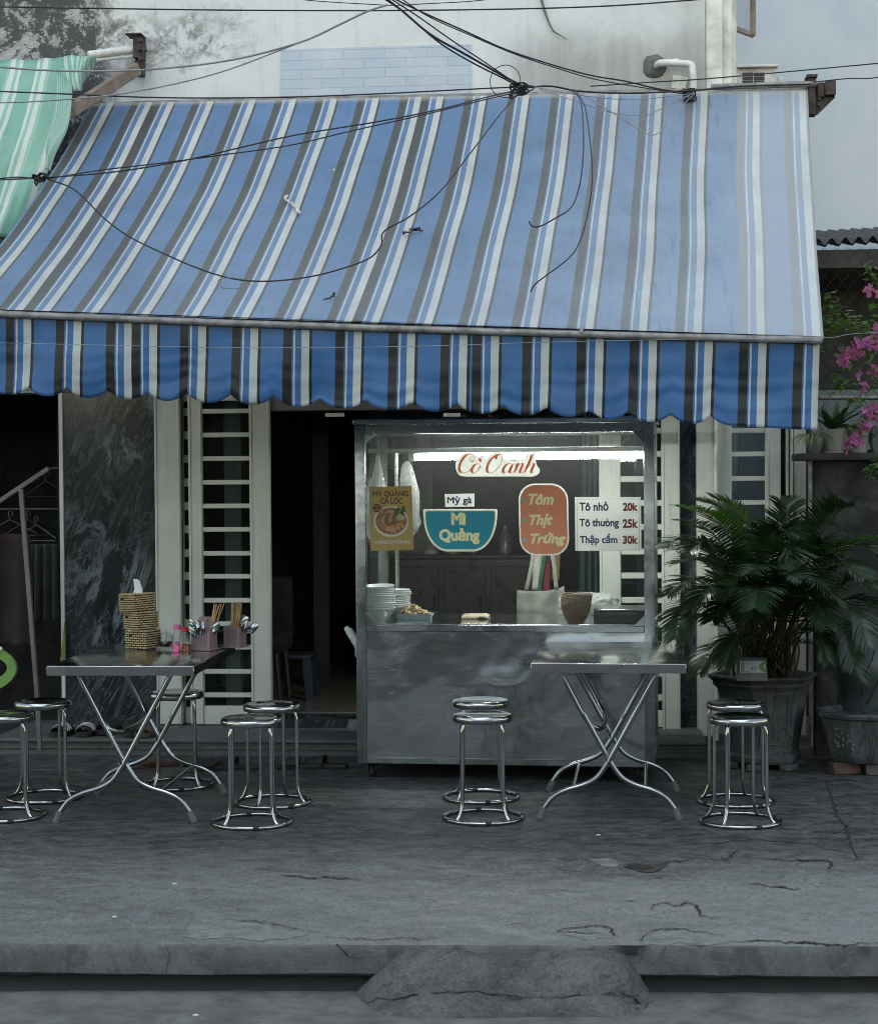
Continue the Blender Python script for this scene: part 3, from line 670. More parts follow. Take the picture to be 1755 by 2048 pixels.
# boundary wall with a dark coping that carries the flower pots
bw = thing('boundary_wall', 'mould-blackened low boundary wall with dark coping carrying flower pots', 'wall', (1.7, 10.55, 0))
def dark_wall():
    k = NT('mould_black_render'); v = k.pos(); n = k.noise(v, 3, 8, .72, .5); n2 = k.noise(v, 14, 6, .75)
    c = k.mix(k.rng(n, .38, .68), (.018, .019, .019), (.075, .078, .076)); c = k.mix(k.math('MULTIPLY', k.rng(n2, .6, .68), k.rng(n, .45, .6)), c, (.17, .175, .17))
    k.set(Base_Color=c, Roughness=.92); k.bump(k.math('ADD', n, n2), .5, .02); return k.m
M['dark_wall'] = dark_wall()
wx = at(1626, 1000, 10.75).x; wz = at(1640, 922, 10.75).z
mb = MB(); mb.box2((wx, 10.75, -.05), (5, 11.02, wz), .01); mb.build('rendered_body', M['dark_wall'], bw, True)
mb = MB(); mb.box2((wx - .09, 10.64, wz + .002), (5, 11.1, wz + .045), .012, seg=2); mb.build('coping', mat('dark_coping', (.03, .027, .024), .8, bump=.3), bw, True)
mb = MB(); mb.tube([(wx - .02, 10.74, .05), (wx - .02, 10.74, wz)], .012, 8); mb.build('pipe', M['galv'], bw, True)
COPING_Z = wz + .045
# the street on towards the horizon, behind the viewer and to both sides
mb = MB(); mb.poly([(-200, -200, -.186), (200, -200, -.186), (200, -5.4, -.186), (-200, -5.4, -.186)]); mb.poly([(-200, -5.39, -.21), (-5.9, -5.39, -.21), (-5.9, 60, -.21), (-200, 60, -.21)]); mb.poly([(4.1, -5.39, -.21), (200, -5.39, -.21), (200, 60, -.21), (4.1, 60, -.21)]); tag(mb.build('ground', M['asphalt']), kind='structure')
# unseen row of houses added to block the low sky and darken reflections
opp = thing('added_opposite_house', 'unseen low grey row house with dark roller shutters, added across the street to block low sky', 'house', (0, -9, 0))
mb = MB(); mb.box2((-16, -12, -.25), (16, -9, 3.3)); mb.build('wall', mat('added_house_grey_render', (.13, .145, .15), .9), opp, True)  # wall of the added unseen house row
mb = MB()
for i in range(-6, 7): mb.box2((i * 2.4 - .8, -8.995, 0), (i * 2.4 + .8, -8.97, 2.4))
mb.build('added_house_shutter', mat('added_house_dark_shutter', (.035, .04, .045), .5), opp, True)
# ================================================================== STRIPED AWNING
def fabric(name, col, faded=0.0, rough=.34, dust_sky_sheen=0.0):
    k = NT(name); v = k.pos(); n = k.noise(v, 2.2, 6, .65); n2 = k.noise(k.mapv(v, (30, 3, 3)), 1, 5, .6); n3 = k.noise(v, 55, 4, .7)
    lo = tuple(c * .86 for c in col); hi = tuple(min(1, c * 1.1 + .008) for c in col)
    c = k.mix(k.rng(n, .3, .7), lo, hi)
    if dust_sky_sheen:      # dust and sky reflection mixed into the upper side, paler towards the open end
        x = k.sep(v)[0]; y = k.sep(v)[1]
        amt = k.math('ADD', k.rng(x, -1.2, 1.0, dust_sky_sheen * .16, dust_sky_sheen, True), k.rng(y, 10.2, 8.5, 0, dust_sky_sheen * .35, False))
        c = k.mix(k.math('MULTIPLY', amt, k.rng(n, .2, .8, .75, 1.15)), c, (.37, .42, .47))
    c = k.mix(k.rng(n2, .52, .76, 0, .38), c, tuple(c_ * .6 + .02 for c_ in col))
    c = k.mix(k.rng(n3, .68, .73, 0, .25), c, (.2, .21, .22))
    d = k.noise(v, 6.5, 7, .75, .5); c = k.mix(k.rng(d, .60, .72, 0, .35), c, tuple(c_ * .5 for c_ in col))
    if faded: c = k.mix(faded, c, (.44, .47, .51))
    k.set(Base_Color=c, Roughness=k.rng(n, .25, .75, rough - .06, rough + .1), Specular_IOR_Level=.3, Sheen_Weight=.30, Sheen_Roughness=.4)
    k.bump(k.math('ADD', k.math('MULTIPLY', n2, .6), k.math('MULTIPLY', k.noise(v, 7, 4, .55), 1.0)), .10, .02)
    return k.m
M['fab_blue'] = fabric('blue_tarpaulin', (.028, .102, .262)); M['fab_grey'] = fabric('charcoal_tarpaulin_stripe', (.0070, .0092, .0105)); M['fab_white'] = fabric('white_tarpaulin_stripe', (.36, .39, .40))
M['top_blue'] = fabric('dusty_skylit_blue_tarpaulin', (.034, .120, .280), dust_sky_sheen=.50); M['top_grey'] = fabric('dusty_skylit_charcoal_stripe', (.0115, .0150, .0165), dust_sky_sheen=.40); M['top_white'] = fabric('dusty_skylit_white_stripe', (.42, .44, .45), dust_sky_sheen=.1)  # same fabric as the valance, painted paler for its sky-lit side
M['fad_blue'] = fabric('faded_blue_tarpaulin', (.034, .120, .280), .58); M['fad_grey'] = fabric('faded_grey_stripe', (.04, .04, .04), .58); M['fad_white'] = fabric('faded_white_stripe', (.46, .49, .50), .1)
PAT = [(0, .165, 1), (.165, .195, 0), (.195, .228, 2), (.228, .345, 0), (.345, .495, 2), (.495, .55, 1), (.55, 9, 0)]
def stripes(darks, x0, x1, period, fadex=1e9):
    """list of (u0, u1, material index) from the left edges of the dark bands"""
    out = []
    if darks[0] > x0: out.append((x0, darks[0], 0))
    for i, d in enumerate(darks):
        nx = darks[i + 1] if i + 1 < len(darks) else x1
        for a, b, m in PAT:
            lo, hi = d + a * period, min(d + b * period, nx)
            if b > 8: hi = nx
            if hi - lo > period * .004 and lo < nx: out.append((lo, hi, m + (3 if lo > fadex else 0)))
    return [((a - x0) / (x1 - x0), (b - x0) / (x1 - x0), m) for a, b, m in out]
aw = thing('shop_awning', 'blue, white and charcoal striped awning with scalloped valance over the food stall', 'awning', (-1.0, 9.9, 2.4))
TL, TR = Vector((-3.114, 11.17, 3.955)), Vector((1.235, 11.0, 3.895))
BL, BR = Vector((-3.10, 8.5, 2.432)), Vector((1.022, 8.5, 2.248))
def canopy(u, v):
    p = lerp(lerp(TL, TR, u), lerp(BL, BR, u), v)
    sag = -.10 * 4 * v * (1 - v) * (1 - .25 * v) * (.75 + .25 * math.sin(math.pi * u))
    ripple = .010 * mnoise.noise((u * 9, v * 2.5, 1)) + .004 * mnoise.noise((u * 26, v * 5, 3))
    if u > .78: ripple += (u - .78) * .075 * mnoise.noise((u * 62, v * 3.5, 8)) + (u - .78) * .02 * mnoise.noise((u * 150, v * 14, 18))
    ripple += .006 * math.exp(-((v - .95) / .05) ** 2) * mnoise.noise((u * 70, v * 3, 4)) + .004 * mnoise.noise((u * 14 + v * 6, v * 9, 33))
    e = math.sin(math.pi * v) ** .5
    return p + Vector((0, -.5, .85)).normalized() * (sag + ripple * e) + Vector((.014 * mnoise.noise((v * 3, u * 4, 2)) * e, 0, 0))
darks = [186, 267, 313, 394, 480, 563, 646, 731, 817, 861, 947, 1032, 1118, 1208, 1293, 1380, 1480, 1568]
S = stripes(darks, 181, 1615, 85, 1428)
def stripe_grid(mb, S, fn, nv, v0=0.0, v1=1.0, sub=1):
    us = [S[0][0]]; ms = []
    for a, b, m in S:
        n = max(1, int((b - a) / .0035))
        for k in range(n): us.append(lerp(a, b, (k + 1) / n)); ms.append(m)
    V = [[mb.bm.verts.new(Vector(fn(u, lerp(v0, v1, j / nv)))) for j in range(nv + 1)] for u in us]
    for i in range(len(us) - 1):
        for j in range(nv):
            f = mb.bm.faces.new((V[i][j], V[i + 1][j], V[i + 1][j + 1], V[i][j + 1])); f.material_index = ms[i]
FT = [M['top_blue'], M['top_grey'], M['top_white'], M['fad_blue'], M['fad_grey'], M['fad_white']]
FM = [M['fab_blue'], M['fab_grey'], M['fab_white'], M['fad_blue'], M['fad_grey'], M['fad_white']]
mb = MB(); stripe_grid(mb, S, canopy, 46)
can = mb.build('canopy', FT, aw, True, smooth=80, recalc=False)
sm = can.modifiers.new('thickness', 'SOLIDIFY'); sm.thickness = .002; sm.offset = 0
# hem folding over the bar, bar, valance
BARL, BARR = at(-180, 620, 8.47), at(1644, 680.5, 8.47)
mb = MB(); n = 60
mb.tube([lerp(BARL, BARR, i / n) + Vector((0, 0, -.012 * math.sin(math.pi * i / n) + .002 * mnoise.noise((i * .6, 0, 0)))) for i in range(n + 1)], .0165, 14)
mb.tube([BARL + (BARR - BARL) * .742, BARL + (BARR - BARL) * .746], .0185, 14); mb.tube([BARR + Vector((-.055, 0, 0)), BARR + Vector((-.012, 0, 0))], .0178, 14)
mb.build('front_bar', M['galv'], aw, True)
vd = [14, 114, 215, 265, 362, 466, 568, 672, 778, 882, 945, 1045, 1153, 1259, 1370, 1477, 1586]
vx = lambda px: at(px, 690, 8.5).x
VX0, VX1 = BARL.x, vx(1637)
vdw = [vx(p) for p in [-290, -188, -86] + vd]
SV = stripes(vdw, VX0, VX1, vx(466) - vx(362))
cusps = [vx(p) for p in (-190, -105, -20, 63, 138, 219, 296, 376, 465, 550, 642, 735, 827, 917, 1008, 1096, 1183, 1258, 1344, 1425, 1760)]
def scallop(x):
    for a, b in zip(cusps, cusps[1:]):
        if a <= x < b:
            t = (x - a) / (b - a)
            if b > vx(1700): t = min(t * 4, .5) if t < .125 else .5
            return .050 * abs(math.sin(math.pi * t)) ** .6
    return .0
def valance(u, v):
    x = lerp(VX0, VX1, u); top = lerp(BARL, BARR, (x - BARL.x) / (BARR.x - BARL.x)); t = (x - VX0) / (VX1 - VX0)
    h = lerp(.335, .350, t) + .05 * max(0, t - .75) + scallop(x) + .006 * mnoise.noise((x * 2.1, 4, 4))
    fold = .018 * mnoise.noise((x * 2.6, v * 1.2, 3)) + .010 * mnoise.noise((x * 9, v * 2.4, 5)) + .008 * mnoise.noise((x * 3 + v * 5, v * 7, 15))
    diag = .012 * math.sin((x * 3.2 + v * 2.2) * 2.2) * (1 - t)
    return (x + .002 - .035 * v * 0 + .006 * v * mnoise.noise((x * 3, 0, 1)) - .012 * v, top.y + .014 + .006 * v + (fold + diag) * v ** .8, top.z + .004 - h * v)
mb = MB(); stripe_grid(mb, SV, valance, 26)
val = mb.build('valance', FM, aw, True, smooth=80, recalc=False)
sm = val.modifiers.new('thickness', 'SOLIDIFY'); sm.thickness = .002; sm.offset = 0
mb = MB(); S2 = [(a, b, m - 3 if m > 2 else m) for a, b, m in S]
def hem(u, v):
    p = canopy(u, .984); q = lerp(BARL, BARR, (p.x - BARL.x) / (BARR.x - BARL.x))
    return canopy(u, .990) + Vector((0, -.001, .0025)) if v < .5 else Vector((canopy(u, 1.0).x, q.y - .004, q.z + .0172))
stripe_grid(mb, S2, hem, 1); mb.build('hem', FM, aw, True, smooth=80)
mb = MB(); mb.tube([TL + Vector((0, .06, -.01)), TR + Vector((.12, .06, .0))], .033, 14); mb.tube([lerp(TL, TR, .87) + Vector((0, -.02, .022)), TR + Vector((.05, -.02, .028))], .018, 10)
mb.build('roller_tube', M['galv'], aw, True)
# motor housing and wall bracket at the right end
A = at(1612, 155, 11.05); B = at(1632, 234, 11.05); pz = lambda y: at(1620, y, 11.05).z; pxx = lambda x: at(x, 200, 11.05).x
mb = MB(); mb.box2((pxx(1613), 10.98, pz(234)), (pxx(1629), 11.06, pz(158)), .004); mb.box2((pxx(1609), 10.96, pz(160)), (pxx(1631), 11.08, pz(154)), .003)
mb.box2((pxx(1631), 10.97, pz(200)), (pxx(1646), 11.05, pz(170)), .006); mb.box2((pxx(1646), 10.95, pz(197)), (pxx(1667), 11.12, pz(167)), .006)
mb.prism([(pxx(1630), pz(232)), (pxx(1632), pz(232)), (pxx(1667), pz(199)), (pxx(1667), pz(196)), (pxx(1630), pz(196))], Matrix.Translation((0, 11.0, 0)), .02)
for zz in (203, 215): mb.tube([(pxx(1634), 10.955, pz(zz)), (pxx(1634), 10.99, pz(zz))], .008, 8)
mb.build('end_bracket', M['rust'], aw, True)
mb = MB(); E1 = TR + Vector((-.03, .03, -.08)); E2 = BR + Vector((-.03, .05, -.03)); mid = lerp(E1, E2, .5) + Vector((-.45, .0, -.15))
mb.tube([E1, mid, E2], .018, 8); E1 = TL + Vector((.5, .03, -.08)); E2 = BL + Vector((.5, .05, -.03)); mb.tube([E1, lerp(E1, E2, .5) + Vector((.45, 0, -.15)), E2], .018, 8); mb.build('folding_arm', M['galv'], aw, True)
# litter lying on the canopy
def uv_at(px, py):
    best = None
    for i in range(0, 121):
        for j in range(0, 61):
            p = canopy(i / 120, j / 60); l = ROT.transposed() @ (p - EYE); x = CX + F * l.x / -l.z; y = CY - F * l.y / -l.z
            d = (x - px) ** 2 + (y - py) ** 2
            if best is None or d < best[0]: best = (d, p)
    return best[1]
def scrap(name, label, pts, wid, m, lift=.02):
    P = [uv_at(x, y) + Vector((0, -.6, .8)) * lift for x, y in pts]; Q = catmull(P, 5) if len(P) > 2 else P
    mb = MB(); W = [wid * (.5 + .9 * abs(mnoise.noise((i * .9, wid * 90, 3)))) for i in range(len(Q))]
    Q = [q + Vector((.012 * mnoise.noise((i * 1.1, 1, 1)), -.006 * abs(mnoise.noise((i * 1.7, 5, 1))), .012 * mnoise.noise((i * 1.3, 9, 1)))) for i, q in enumerate(Q)]
    ribbon_mesh(mb, Q, W, lambda i: Vector((.8, .2 * math.sin(i * 2), .55 * math.cos(i * 1.7))).normalized())
    o = mb.build(name, m, None, smooth=60); s_ = o.modifiers.new('t', 'SOLIDIFY'); s_.thickness = .003
    return tag(o, label, 'litter')
M['rag'] = mat('pale_rag', (.5, .5, .46), .9, var=.4, scale=40)
scrap('plastic_scrap', 'twisted pale plastic scrap lying on a charcoal stripe of the awning', [(569, 397), (578, 405), (582, 415), (592, 420), (600, 434)], .03, M['rag'])
scrap('leaf_litter', 'small crumpled white leaf lying on the awning fabric', [(655, 350), (664, 345), (670, 350)], .02, M['rag'])
scrap('tape_patch', 'dark square tape patch stuck on the awning between white stripes', [(812, 472), (823, 467), (834, 468)], .05, M['fab_grey'])
scrap('dead_leaf', 'dark curled dead leaf resting near the lower edge of the awning', [(655, 606), (662, 600), (668, 594)], .018, M['crack'])

# ------------------------------------------------------------------ green striped tarpaulin and its arm on the neighbour's side
def tarp_mat():
    k = NT('green_white_striped_tarpaulin'); v = k.uvc(); x = k.sep(v)[0]; n = k.noise(k.pos(), 5, 6, .65)
    w_ = k.n('TexWave', wave_type='BANDS', bands_direction='X', wave_profile='SIN'); k.L(v, w_.inputs[0]); w_.inputs['Scale'].default_value = 3.2
    w2 = k.n('TexWave', wave_type='BANDS', bands_direction='X', wave_profile='SIN'); k.L(v, w2.inputs[0]); w2.inputs['Scale'].default_value = 11.3; w2.inputs['Distortion'].default_value = .6; w_.inputs['Distortion'].default_value = .4
    c = k.mix(k.rng(w_.outputs[1], .45, .5), (.47, .54, .515), (.155, .345, .28))
    c = k.mix(k.math('MULTIPLY', k.rng(w2.outputs[1], .62, .68), k.rng(w_.outputs[1], .5, .4)), c, (.22, .40, .335))
    c = k.mix(k.rng(n, .55, .75, 0, .3), c, (.48, .54, .52)); c = k.mix(k.rng(k.noise(k.pos(), 30, 5, .75), .66, .72, 0, .6), c, (.08, .12, .11))
    k.set(Base_Color=c, Roughness=.5); k.bump(k.noise(k.pos(), 9, 4), .12, .02); return k.m
tp = thing('green_tarpaulin', 'faded green and white striped tarpaulin folded over the awning roller next door', 'tarpaulin', (-4, 10.3, 3.8))
def tarp(u, v):
    # right edge measured: from the folded top corner down to where the blue awning covers it
    tr, br = at(158, 118, 10.95), at(62, 470, 10.25)
    tl, bl = at(-420, 118, 10.95), at(-620, 520, 9.0)
    p = lerp(lerp(tl, tr, u), lerp(bl, br, u), v)
    edge = max(0, (u - .72) / .28)
    x = p.x + .03 * math.sin(v * 4.5) * edge
    off = .03 * math.sin(u * 38 + v * 4) * (.35 + .65 * edge) * (.3 + v) * .5 + .03 * mnoise.noise((u * 9, v * 3, 2)) + .012 * mnoise.noise((u * 30, v * 8, 2))
    return Vector((x, p.y - off, p.z + off * .7))
mb = MB(); mb.grid(tarp, 90, 40); o = mb.build('sheet', tarp_mat(), tp, True, smooth=80, recalc=False); s_ = o.modifiers.new('t', 'SOLIDIFY'); s_.thickness = .003
def flap(u, v):
    c = catmull([at(120, 118, 10.9), at(160, 112, 10.8), at(185, 110, 10.85), at(194, 122, 10.95)], 8)
    d = catmull([at(135, 190, 10.7), at(160, 182, 10.66), at(166, 166, 10.8), at(196, 124, 10.97)], 8)
    i = u * (len(c) - 1); k_ = min(int(i), len(c) - 2); f = i - k_
    p = lerp(lerp(c[k_], c[k_ + 1], f), lerp(d[k_], d[k_ + 1], f), v)
    return p + Vector((0, -.03 * math.sin(v * math.pi) - .015 * math.sin(u * 14 + v * 6), .01 * math.sin(u * 9)))
mb = MB(); mb.grid(flap, 26, 14); o = mb.build('folded_corner', tarp_mat(), tp, True, smooth=80, recalc=False); s_ = o.modifiers.new('t', 'SOLIDIFY'); s_.thickness = .003
def hang(u, v):
    a_ = catmull([at(150, 160, 10.9), at(150, 215, 10.4), at(138, 262, 10.0), at(112, 318, 9.7), at(104, 338, 9.6)], 8)
    b_ = catmull([at(120, 150, 10.85), at(118, 215, 10.35), at(106, 262, 9.95), at(94, 312, 9.65), at(98, 336, 9.6)], 8)
    i = v * (len(a_) - 1); k_ = min(int(i), len(a_) - 2); f = i - k_
    p = lerp(lerp(b_[k_], b_[k_ + 1], f), lerp(a_[k_], a_[k_ + 1], f), u)
    return p + Vector((0, -.05 - .025 * math.sin(u * 7 + v * 5), .012 * math.sin(v * 11)))
mb = MB(); mb.grid(hang, 14, 36); o = mb.build('hanging_fold', tarp_mat(), tp, True, smooth=80, recalc=False); s_ = o.modifiers.new('t', 'SOLIDIFY'); s_.thickness = .003
br_ = thing('awning_arm', 'brown steel awning arm and roller bolted to a rusty wall plate above the tarpaulin', 'bracket', (-2.9, 11.1, 4.1))
P = lambda x, y, Y=11.1: at(x, y, Y)
mb = MB(); a, b = P(269, 118, 11.12), P(286, 68, 11.12); mb.box2((a.x, 11.08, a.z), (b.x, 11.19, b.z), .003); a, b = P(269, 150, 11.1), P(285, 119, 11.1); mb.box2((a.x, 11.1, a.z), (b.x, 11.17, b.z), .003)
a, b = P(255, 73), P(287, 69); mb.box2((a.x, 11.04, a.z), (b.x, 11.16, b.z), .002)
for x, y in ((281, 80), (278, 98), (288, 99), (281, 117)): q = P(x, y, 11.06); mb.tube([q + Vector((0, -.02, 0)), q + Vector((0, .03, 0))], .012, 8)
mb.build('wall_plate', M['rust'], br_, True)
mb = MB(); mb.tube([P(176, 110, 10.98), P(268, 98, 11.12)], .026, 12); mb.tube([P(178, 121, 10.98), P(268, 112, 11.12)], .010, 8); mb.build('roller', M['pvc_white'], br_, True)
mb = MB(); a, b = P(274, 137, 11.05), P(140, 222, 10.5); d = (b - a); L_ = d.length; q = d.to_track_quat('X', 'Z').to_matrix(); mb.box((a + b) / 2, (L_, .05, .075), q, .006); mb.build('arm', M['brown_steel'], br_, True)
mb = MB(); mb.tube([P(262, 128), P(272, 130), P(274, 150), P(270, 154)], .008, 6); q = P(252, 150, 11.0); mb.tube([q + Vector((0, -.02, 0)), q + Vector((0, .02, 0))], .012, 8); mb.build('pivot_pin', M['rust'], br_, True)

# ------------------------------------------------------------------ overhead cables (each its own object)
GC = 'overhead cables strung across the shop front'
def cable(name, label, pts, r=.0055, m='cable', n=8, cat='cable', group=GC):
    P = [at(x, y, Y) for x, y, Y in pts]; mb = MB(); mb.tube(catmull(P, n), r * .82, 6)
    return tag(mb.build(name, M[m]), label, cat, group)
cable('overhead_cable', 'topmost thin black cable running level across the pale wall', [(-60, 12, 9.6), (180, 16, 9.6), (500, 20, 9.6), (840, 20, 9.6), (1180, 13, 9.6), (1430, -4, 9.6)], .005)
cable('overhead_cable', 'thin cable dipping from the top edge above the tile patch', [(560, -6, 9.4), (640, 2, 9.4), (740, 8, 9.4), (790, 10, 9.4), (850, 7, 9.4), (940, 2, 9.4), (1010, -6, 9.4)], .003)
cable('overhead_cable', 'thick drooping cable swinging across the tarpaulin up to the top of the wall', [(-60, 128, 8.6), (70, 139, 8.6), (200, 142, 8.6), (330, 136, 8.6), (470, 118, 8.6), (600, 84, 8.6), (680, 48, 8.6), (735, 22, 8.6), (775, 9, 8.6)], .0062, 'cable_grey')
cable('overhead_cable', 'second drooping cable just below the thick one by the brown arm', [(-60, 206, 8.6), (80, 202, 8.6), (250, 186, 8.6), (420, 150, 8.6), (560, 100, 8.6), (660, 58, 8.6), (730, 22, 8.6)], .0042, 'cable_grey')
cable('overhead_cable', 'level cable crossing the tarpaulin and the awning top to the knot', [(-60, 180, 9.2), (120, 187, 9.3), (330, 195, 9.5), (560, 194, 9.7), (760, 187, 9.9), (900, 180, 10.1), (1000, 175, 10.3), (1040, 174, 10.4)], .005)
cable('overhead_cable', 'heaviest cable of the bundle coming down steeply to the knot', [(752, -14, 9.7), (800, 18, 9.8), (860, 68, 9.9), (930, 108, 10.1), (1000, 148, 10.3), (1045, 172, 10.4)], .0075)
cable('overhead_cable', 'cable sagging just under the heaviest cable of the bundle', [(760, -14, 9.65), (812, 28, 9.75), (880, 86, 9.85), (950, 128, 10.1), (1010, 158, 10.3), (1040, 176, 10.4)], .0055)
cable('overhead_cable', 'cable running just over the heaviest cable of the bundle', [(770, -10, 9.7), (835, 32, 9.8), (900, 78, 9.9), (960, 118, 10.1), (1010, 152, 10.3), (1046, 178, 10.4)], .0045)
cable('overhead_cable', 'upper cable of the pair passing above the knot to the pipe elbow', [(778, -8, 9.9), (840, 22, 10), (930, 62, 10.2), (1010, 98, 10.4), (1100, 128, 10.6), (1180, 150, 10.7), (1250, 162, 10.8), (1320, 178, 10.9), (1384, 186, 10.95)], .0055)
cable('overhead_cable', 'lower cable of the pair passing above the knot to the pipe elbow', [(795, -8, 9.9), (856, 32, 10), (940, 70, 10.2), (1030, 108, 10.4), (1120, 138, 10.6), (1190, 158, 10.7), (1280, 174, 10.8), (1384, 190, 10.95)], .004)
cable('overhead_cable', 'twin cable slanting over the awning, upper strand', [(1040, 178, 10.4), (965, 196, 9.9), (880, 218, 9.4), (760, 242, 9.1), (600, 268, 8.9), (500, 290, 8.8), (380, 318, 8.6), (240, 342, 8.5), (100, 354, 8.4), (-40, 361, 8.4)], .0048)
cable('overhead_cable', 'twin cable slanting over the awning, lower strand', [(1042, 182, 10.4), (965, 200, 9.85), (860, 226, 9.3), (700, 262, 9), (580, 290, 8.85), (440, 310, 8.7), (320, 326, 8.5), (200, 340, 8.5), (95, 356, 8.4), (30, 354, 8.4), (-40, 362, 8.4)], .0042)
cable('overhead_cable', 'loose cable falling from the knot down the awning and back up to the coil', [(1036, 186, 10.3), (1000, 228, 9.6), (940, 306, 8.9), (880, 382, 8.4), (820, 432, 8.1), (768, 462, 8.0), (762, 490, 8.0), (740, 515, 7.95), (690, 535, 7.9), (620, 553, 7.9), (540, 562, 7.9), (470, 558, 7.9), (400, 538, 7.95), (330, 508, 8.05), (260, 474, 8.2), (210, 438, 8.3), (170, 398, 8.35), (140, 374, 8.4), (95, 358, 8.4)], .0042, n=6)
cable('overhead_cable', 'cable end hanging from the knot and hooking back over a blue band', [(1140, 178, 10.5), (1160, 200, 10), (1166, 260, 9.2), (1165, 320, 8.7), (1158, 372, 8.4), (1142, 414, 8.2), (1110, 436, 8.1), (1080, 452, 8.05), (1064, 452, 8.05), (1057, 442, 8.05)], .004, n=6)
cable('overhead_cable', 'longest dangling cable end reaching down the awning to a charcoal stripe', [(1150, 180, 10.5), (1168, 210, 10), (1178, 270, 9.2), (1184, 350, 8.5), (1176, 420, 8.2), (1160, 480, 8.0), (1138, 515, 7.9), (1090, 552, 7.8), (1070, 568, 7.8), (1060, 584, 7.8)], .0038, n=6)
cable('overhead_cable', 'black cable from the knot running straight along the awning top to the bracket', [(1040, 176, 10.4), (1100, 172, 10.5), (1160, 182, 10.6), (1260, 186, 10.75), (1390, 180, 10.8), (1480, 172, 10.85), (1620, 168, 10.9)], .0065)
cable('overhead_cable', 'pale sagging wire low over the awning below the pipe elbow', [(1160, 186, 10.5), (1220, 222, 10.0), (1270, 254, 9.6), (1300, 269, 9.5), (1320, 262, 9.6), (1350, 226, 10.0), (1388, 186, 10.9)], .0035, 'cable_grey')
cable('overhead_cable', 'pale wire with a kink between the knot and the pipe elbow', [(1080, 178, 10.45), (1120, 192, 10.3), (1180, 212, 10.1), (1240, 228, 10.0), (1296, 230, 10.0), (1310, 222, 10.1), (1350, 204, 10.5), (1388, 184, 10.9)], .0033, 'cable_grey')
cable('overhead_cable', 'pale slack wire lying nearly level above the awning edge', [(1060, 172, 10.45), (1160, 190, 10.4), (1260, 199, 10.5), (1340, 192, 10.7), (1388, 186, 10.9)], .0033, 'cable_grey')
cable('overhead_cable', 'thin cable rising from the pipe elbow past the air conditioner out of view', [(1180, 172, 10.6), (1300, 164, 10.7), (1400, 158, 10.8), (1540, 146, 10.8), (1660, 135, 10.7), (1800, 122, 10.6)], .0045)
cable('overhead_cable', 'thin cable running out from the black end bracket', [(1625, 164, 10.95), (1690, 157, 10.8), (1740, 156, 10.7), (1800, 146, 10.6)], .0042)
cable('overhead_cable', 'faint grey wire stretched level in front of the valance', [(-60, 684, 8.2), (200, 690, 8.2), (480, 695, 8.2), (800, 693, 8.2), (1100, 684, 8.2), (1400, 678, 8.2), (1640, 676, 8.2), (1700, 668, 8.3), (1800, 662, 8.4)], .0018, 'cable_grey')
def knot(label, c, Y, r, n, name='cable_coil'):
    C = at(c[0], c[1], Y); mb = MB()
    for i in range(n):
        a0 = i * 1.9; pts = []
        for k_ in range(26):
            t = 2 * math.pi * k_ / 26; rr = r * (1 + .35 * mnoise.noise((i, math.cos(t), math.sin(t))))
            q = Vector((rr * math.cos(t) * (1.2 + .3 * math.sin(a0)), .025 * math.sin(2 * t + a0), rr * .62 * math.sin(t))); q.rotate(Matrix.Rotation(.5 * math.sin(a0 * 2.3), 3, 'Y'))
            pts.append(C + q + Vector((.03 * math.sin(a0 * 3), 0, .015 * math.cos(a0 * 1.3))))
        mb.tube(pts, .0042, 6, closed=True)
    return tag(mb.build(name, M['cable']), label, 'cable', GC)
knot('tangled knot of black cables above the top edge of the awning', (1042, 178), 10.38, .034, 8)
knot('small coil of black cable hanging over the awning edge by the tarpaulin', (86, 357), 8.4, .015, 6)
C = at(1010, 162, 10.3); mb = MB(); mb.tube([C + Vector((.085 * math.cos(t * .25), .02 * math.sin(t * .25), .095 * math.sin(t * .25))) for t in range(26)], .0025, 6, closed=True); tag(mb.build('cable_loop', M['cable']), 'single thin wire loop standing off the steep cable bundle', 'cable', GC)
C = at(466, 566, 7.9); mb = MB(); mb.tube([C + Vector((.07 * math.cos(t * .3) * (1 + .2 * math.sin(t)), 0, .024 * math.sin(t * .3))) for t in range(21)], .002, 6, closed=True); tag(mb.build('cable_loop', M['cable_grey']), 'flat wire loop drooping from the lowest point of the loose cable', 'cable', GC)
C = at(1378, 190, 10.92); mb = MB()
for i in range(5): mb.tube([C + Vector((.04 * math.cos(t * .3 + i) * (.6 + .1 * i), .03 * math.sin(t * .6), .035 * math.sin(t * .3 + i * 2))) for t in range(21)], .004, 6, closed=True)
tag(mb.build('cable_coil', M['cable']), 'bunch of cable ends tied to the pipe elbow', 'cable', GC)
# ================================================================== STEEL FOOD CART
CO, CRZ = Vector((-.512, 9.765, 0)), -.0511
CM = Matrix.Translation(CO) @ Matrix.Rotation(CRZ, 4, 'Z'); CI = CM.inverted()
def cp(x, y, ly=0.0):
    """photo pixel -> local cart coordinates on the plane local-y = ly"""
    o = CI @ EYE; d = CI.to_3x3() @ ray(x, y); return o + d * ((ly - o.y) / d.y)
def cz(x, y, lz):
    o = CI @ EYE; d = CI.to_3x3() @ ray(x, y); return o + d * ((lz - o.z) / d.z)
cart = thing('food_cart', 'stainless steel noodle cart with lit glass display under the striped awning', 'food cart', CO, CRZ)
HW, DEP = .80, .78
zb, zp0, zp1, zc, zg, zt = .085, .118, .800, .838, 1.862, 1.912
mb = MB()
pw = .055
for sx in (-1, 1):
    for y0, y1 in ((0, pw), (DEP - pw, DEP)):
        mb.box2((sx * HW, y0, zb), (sx * (HW - pw), y1, zt), .005, seg=2)
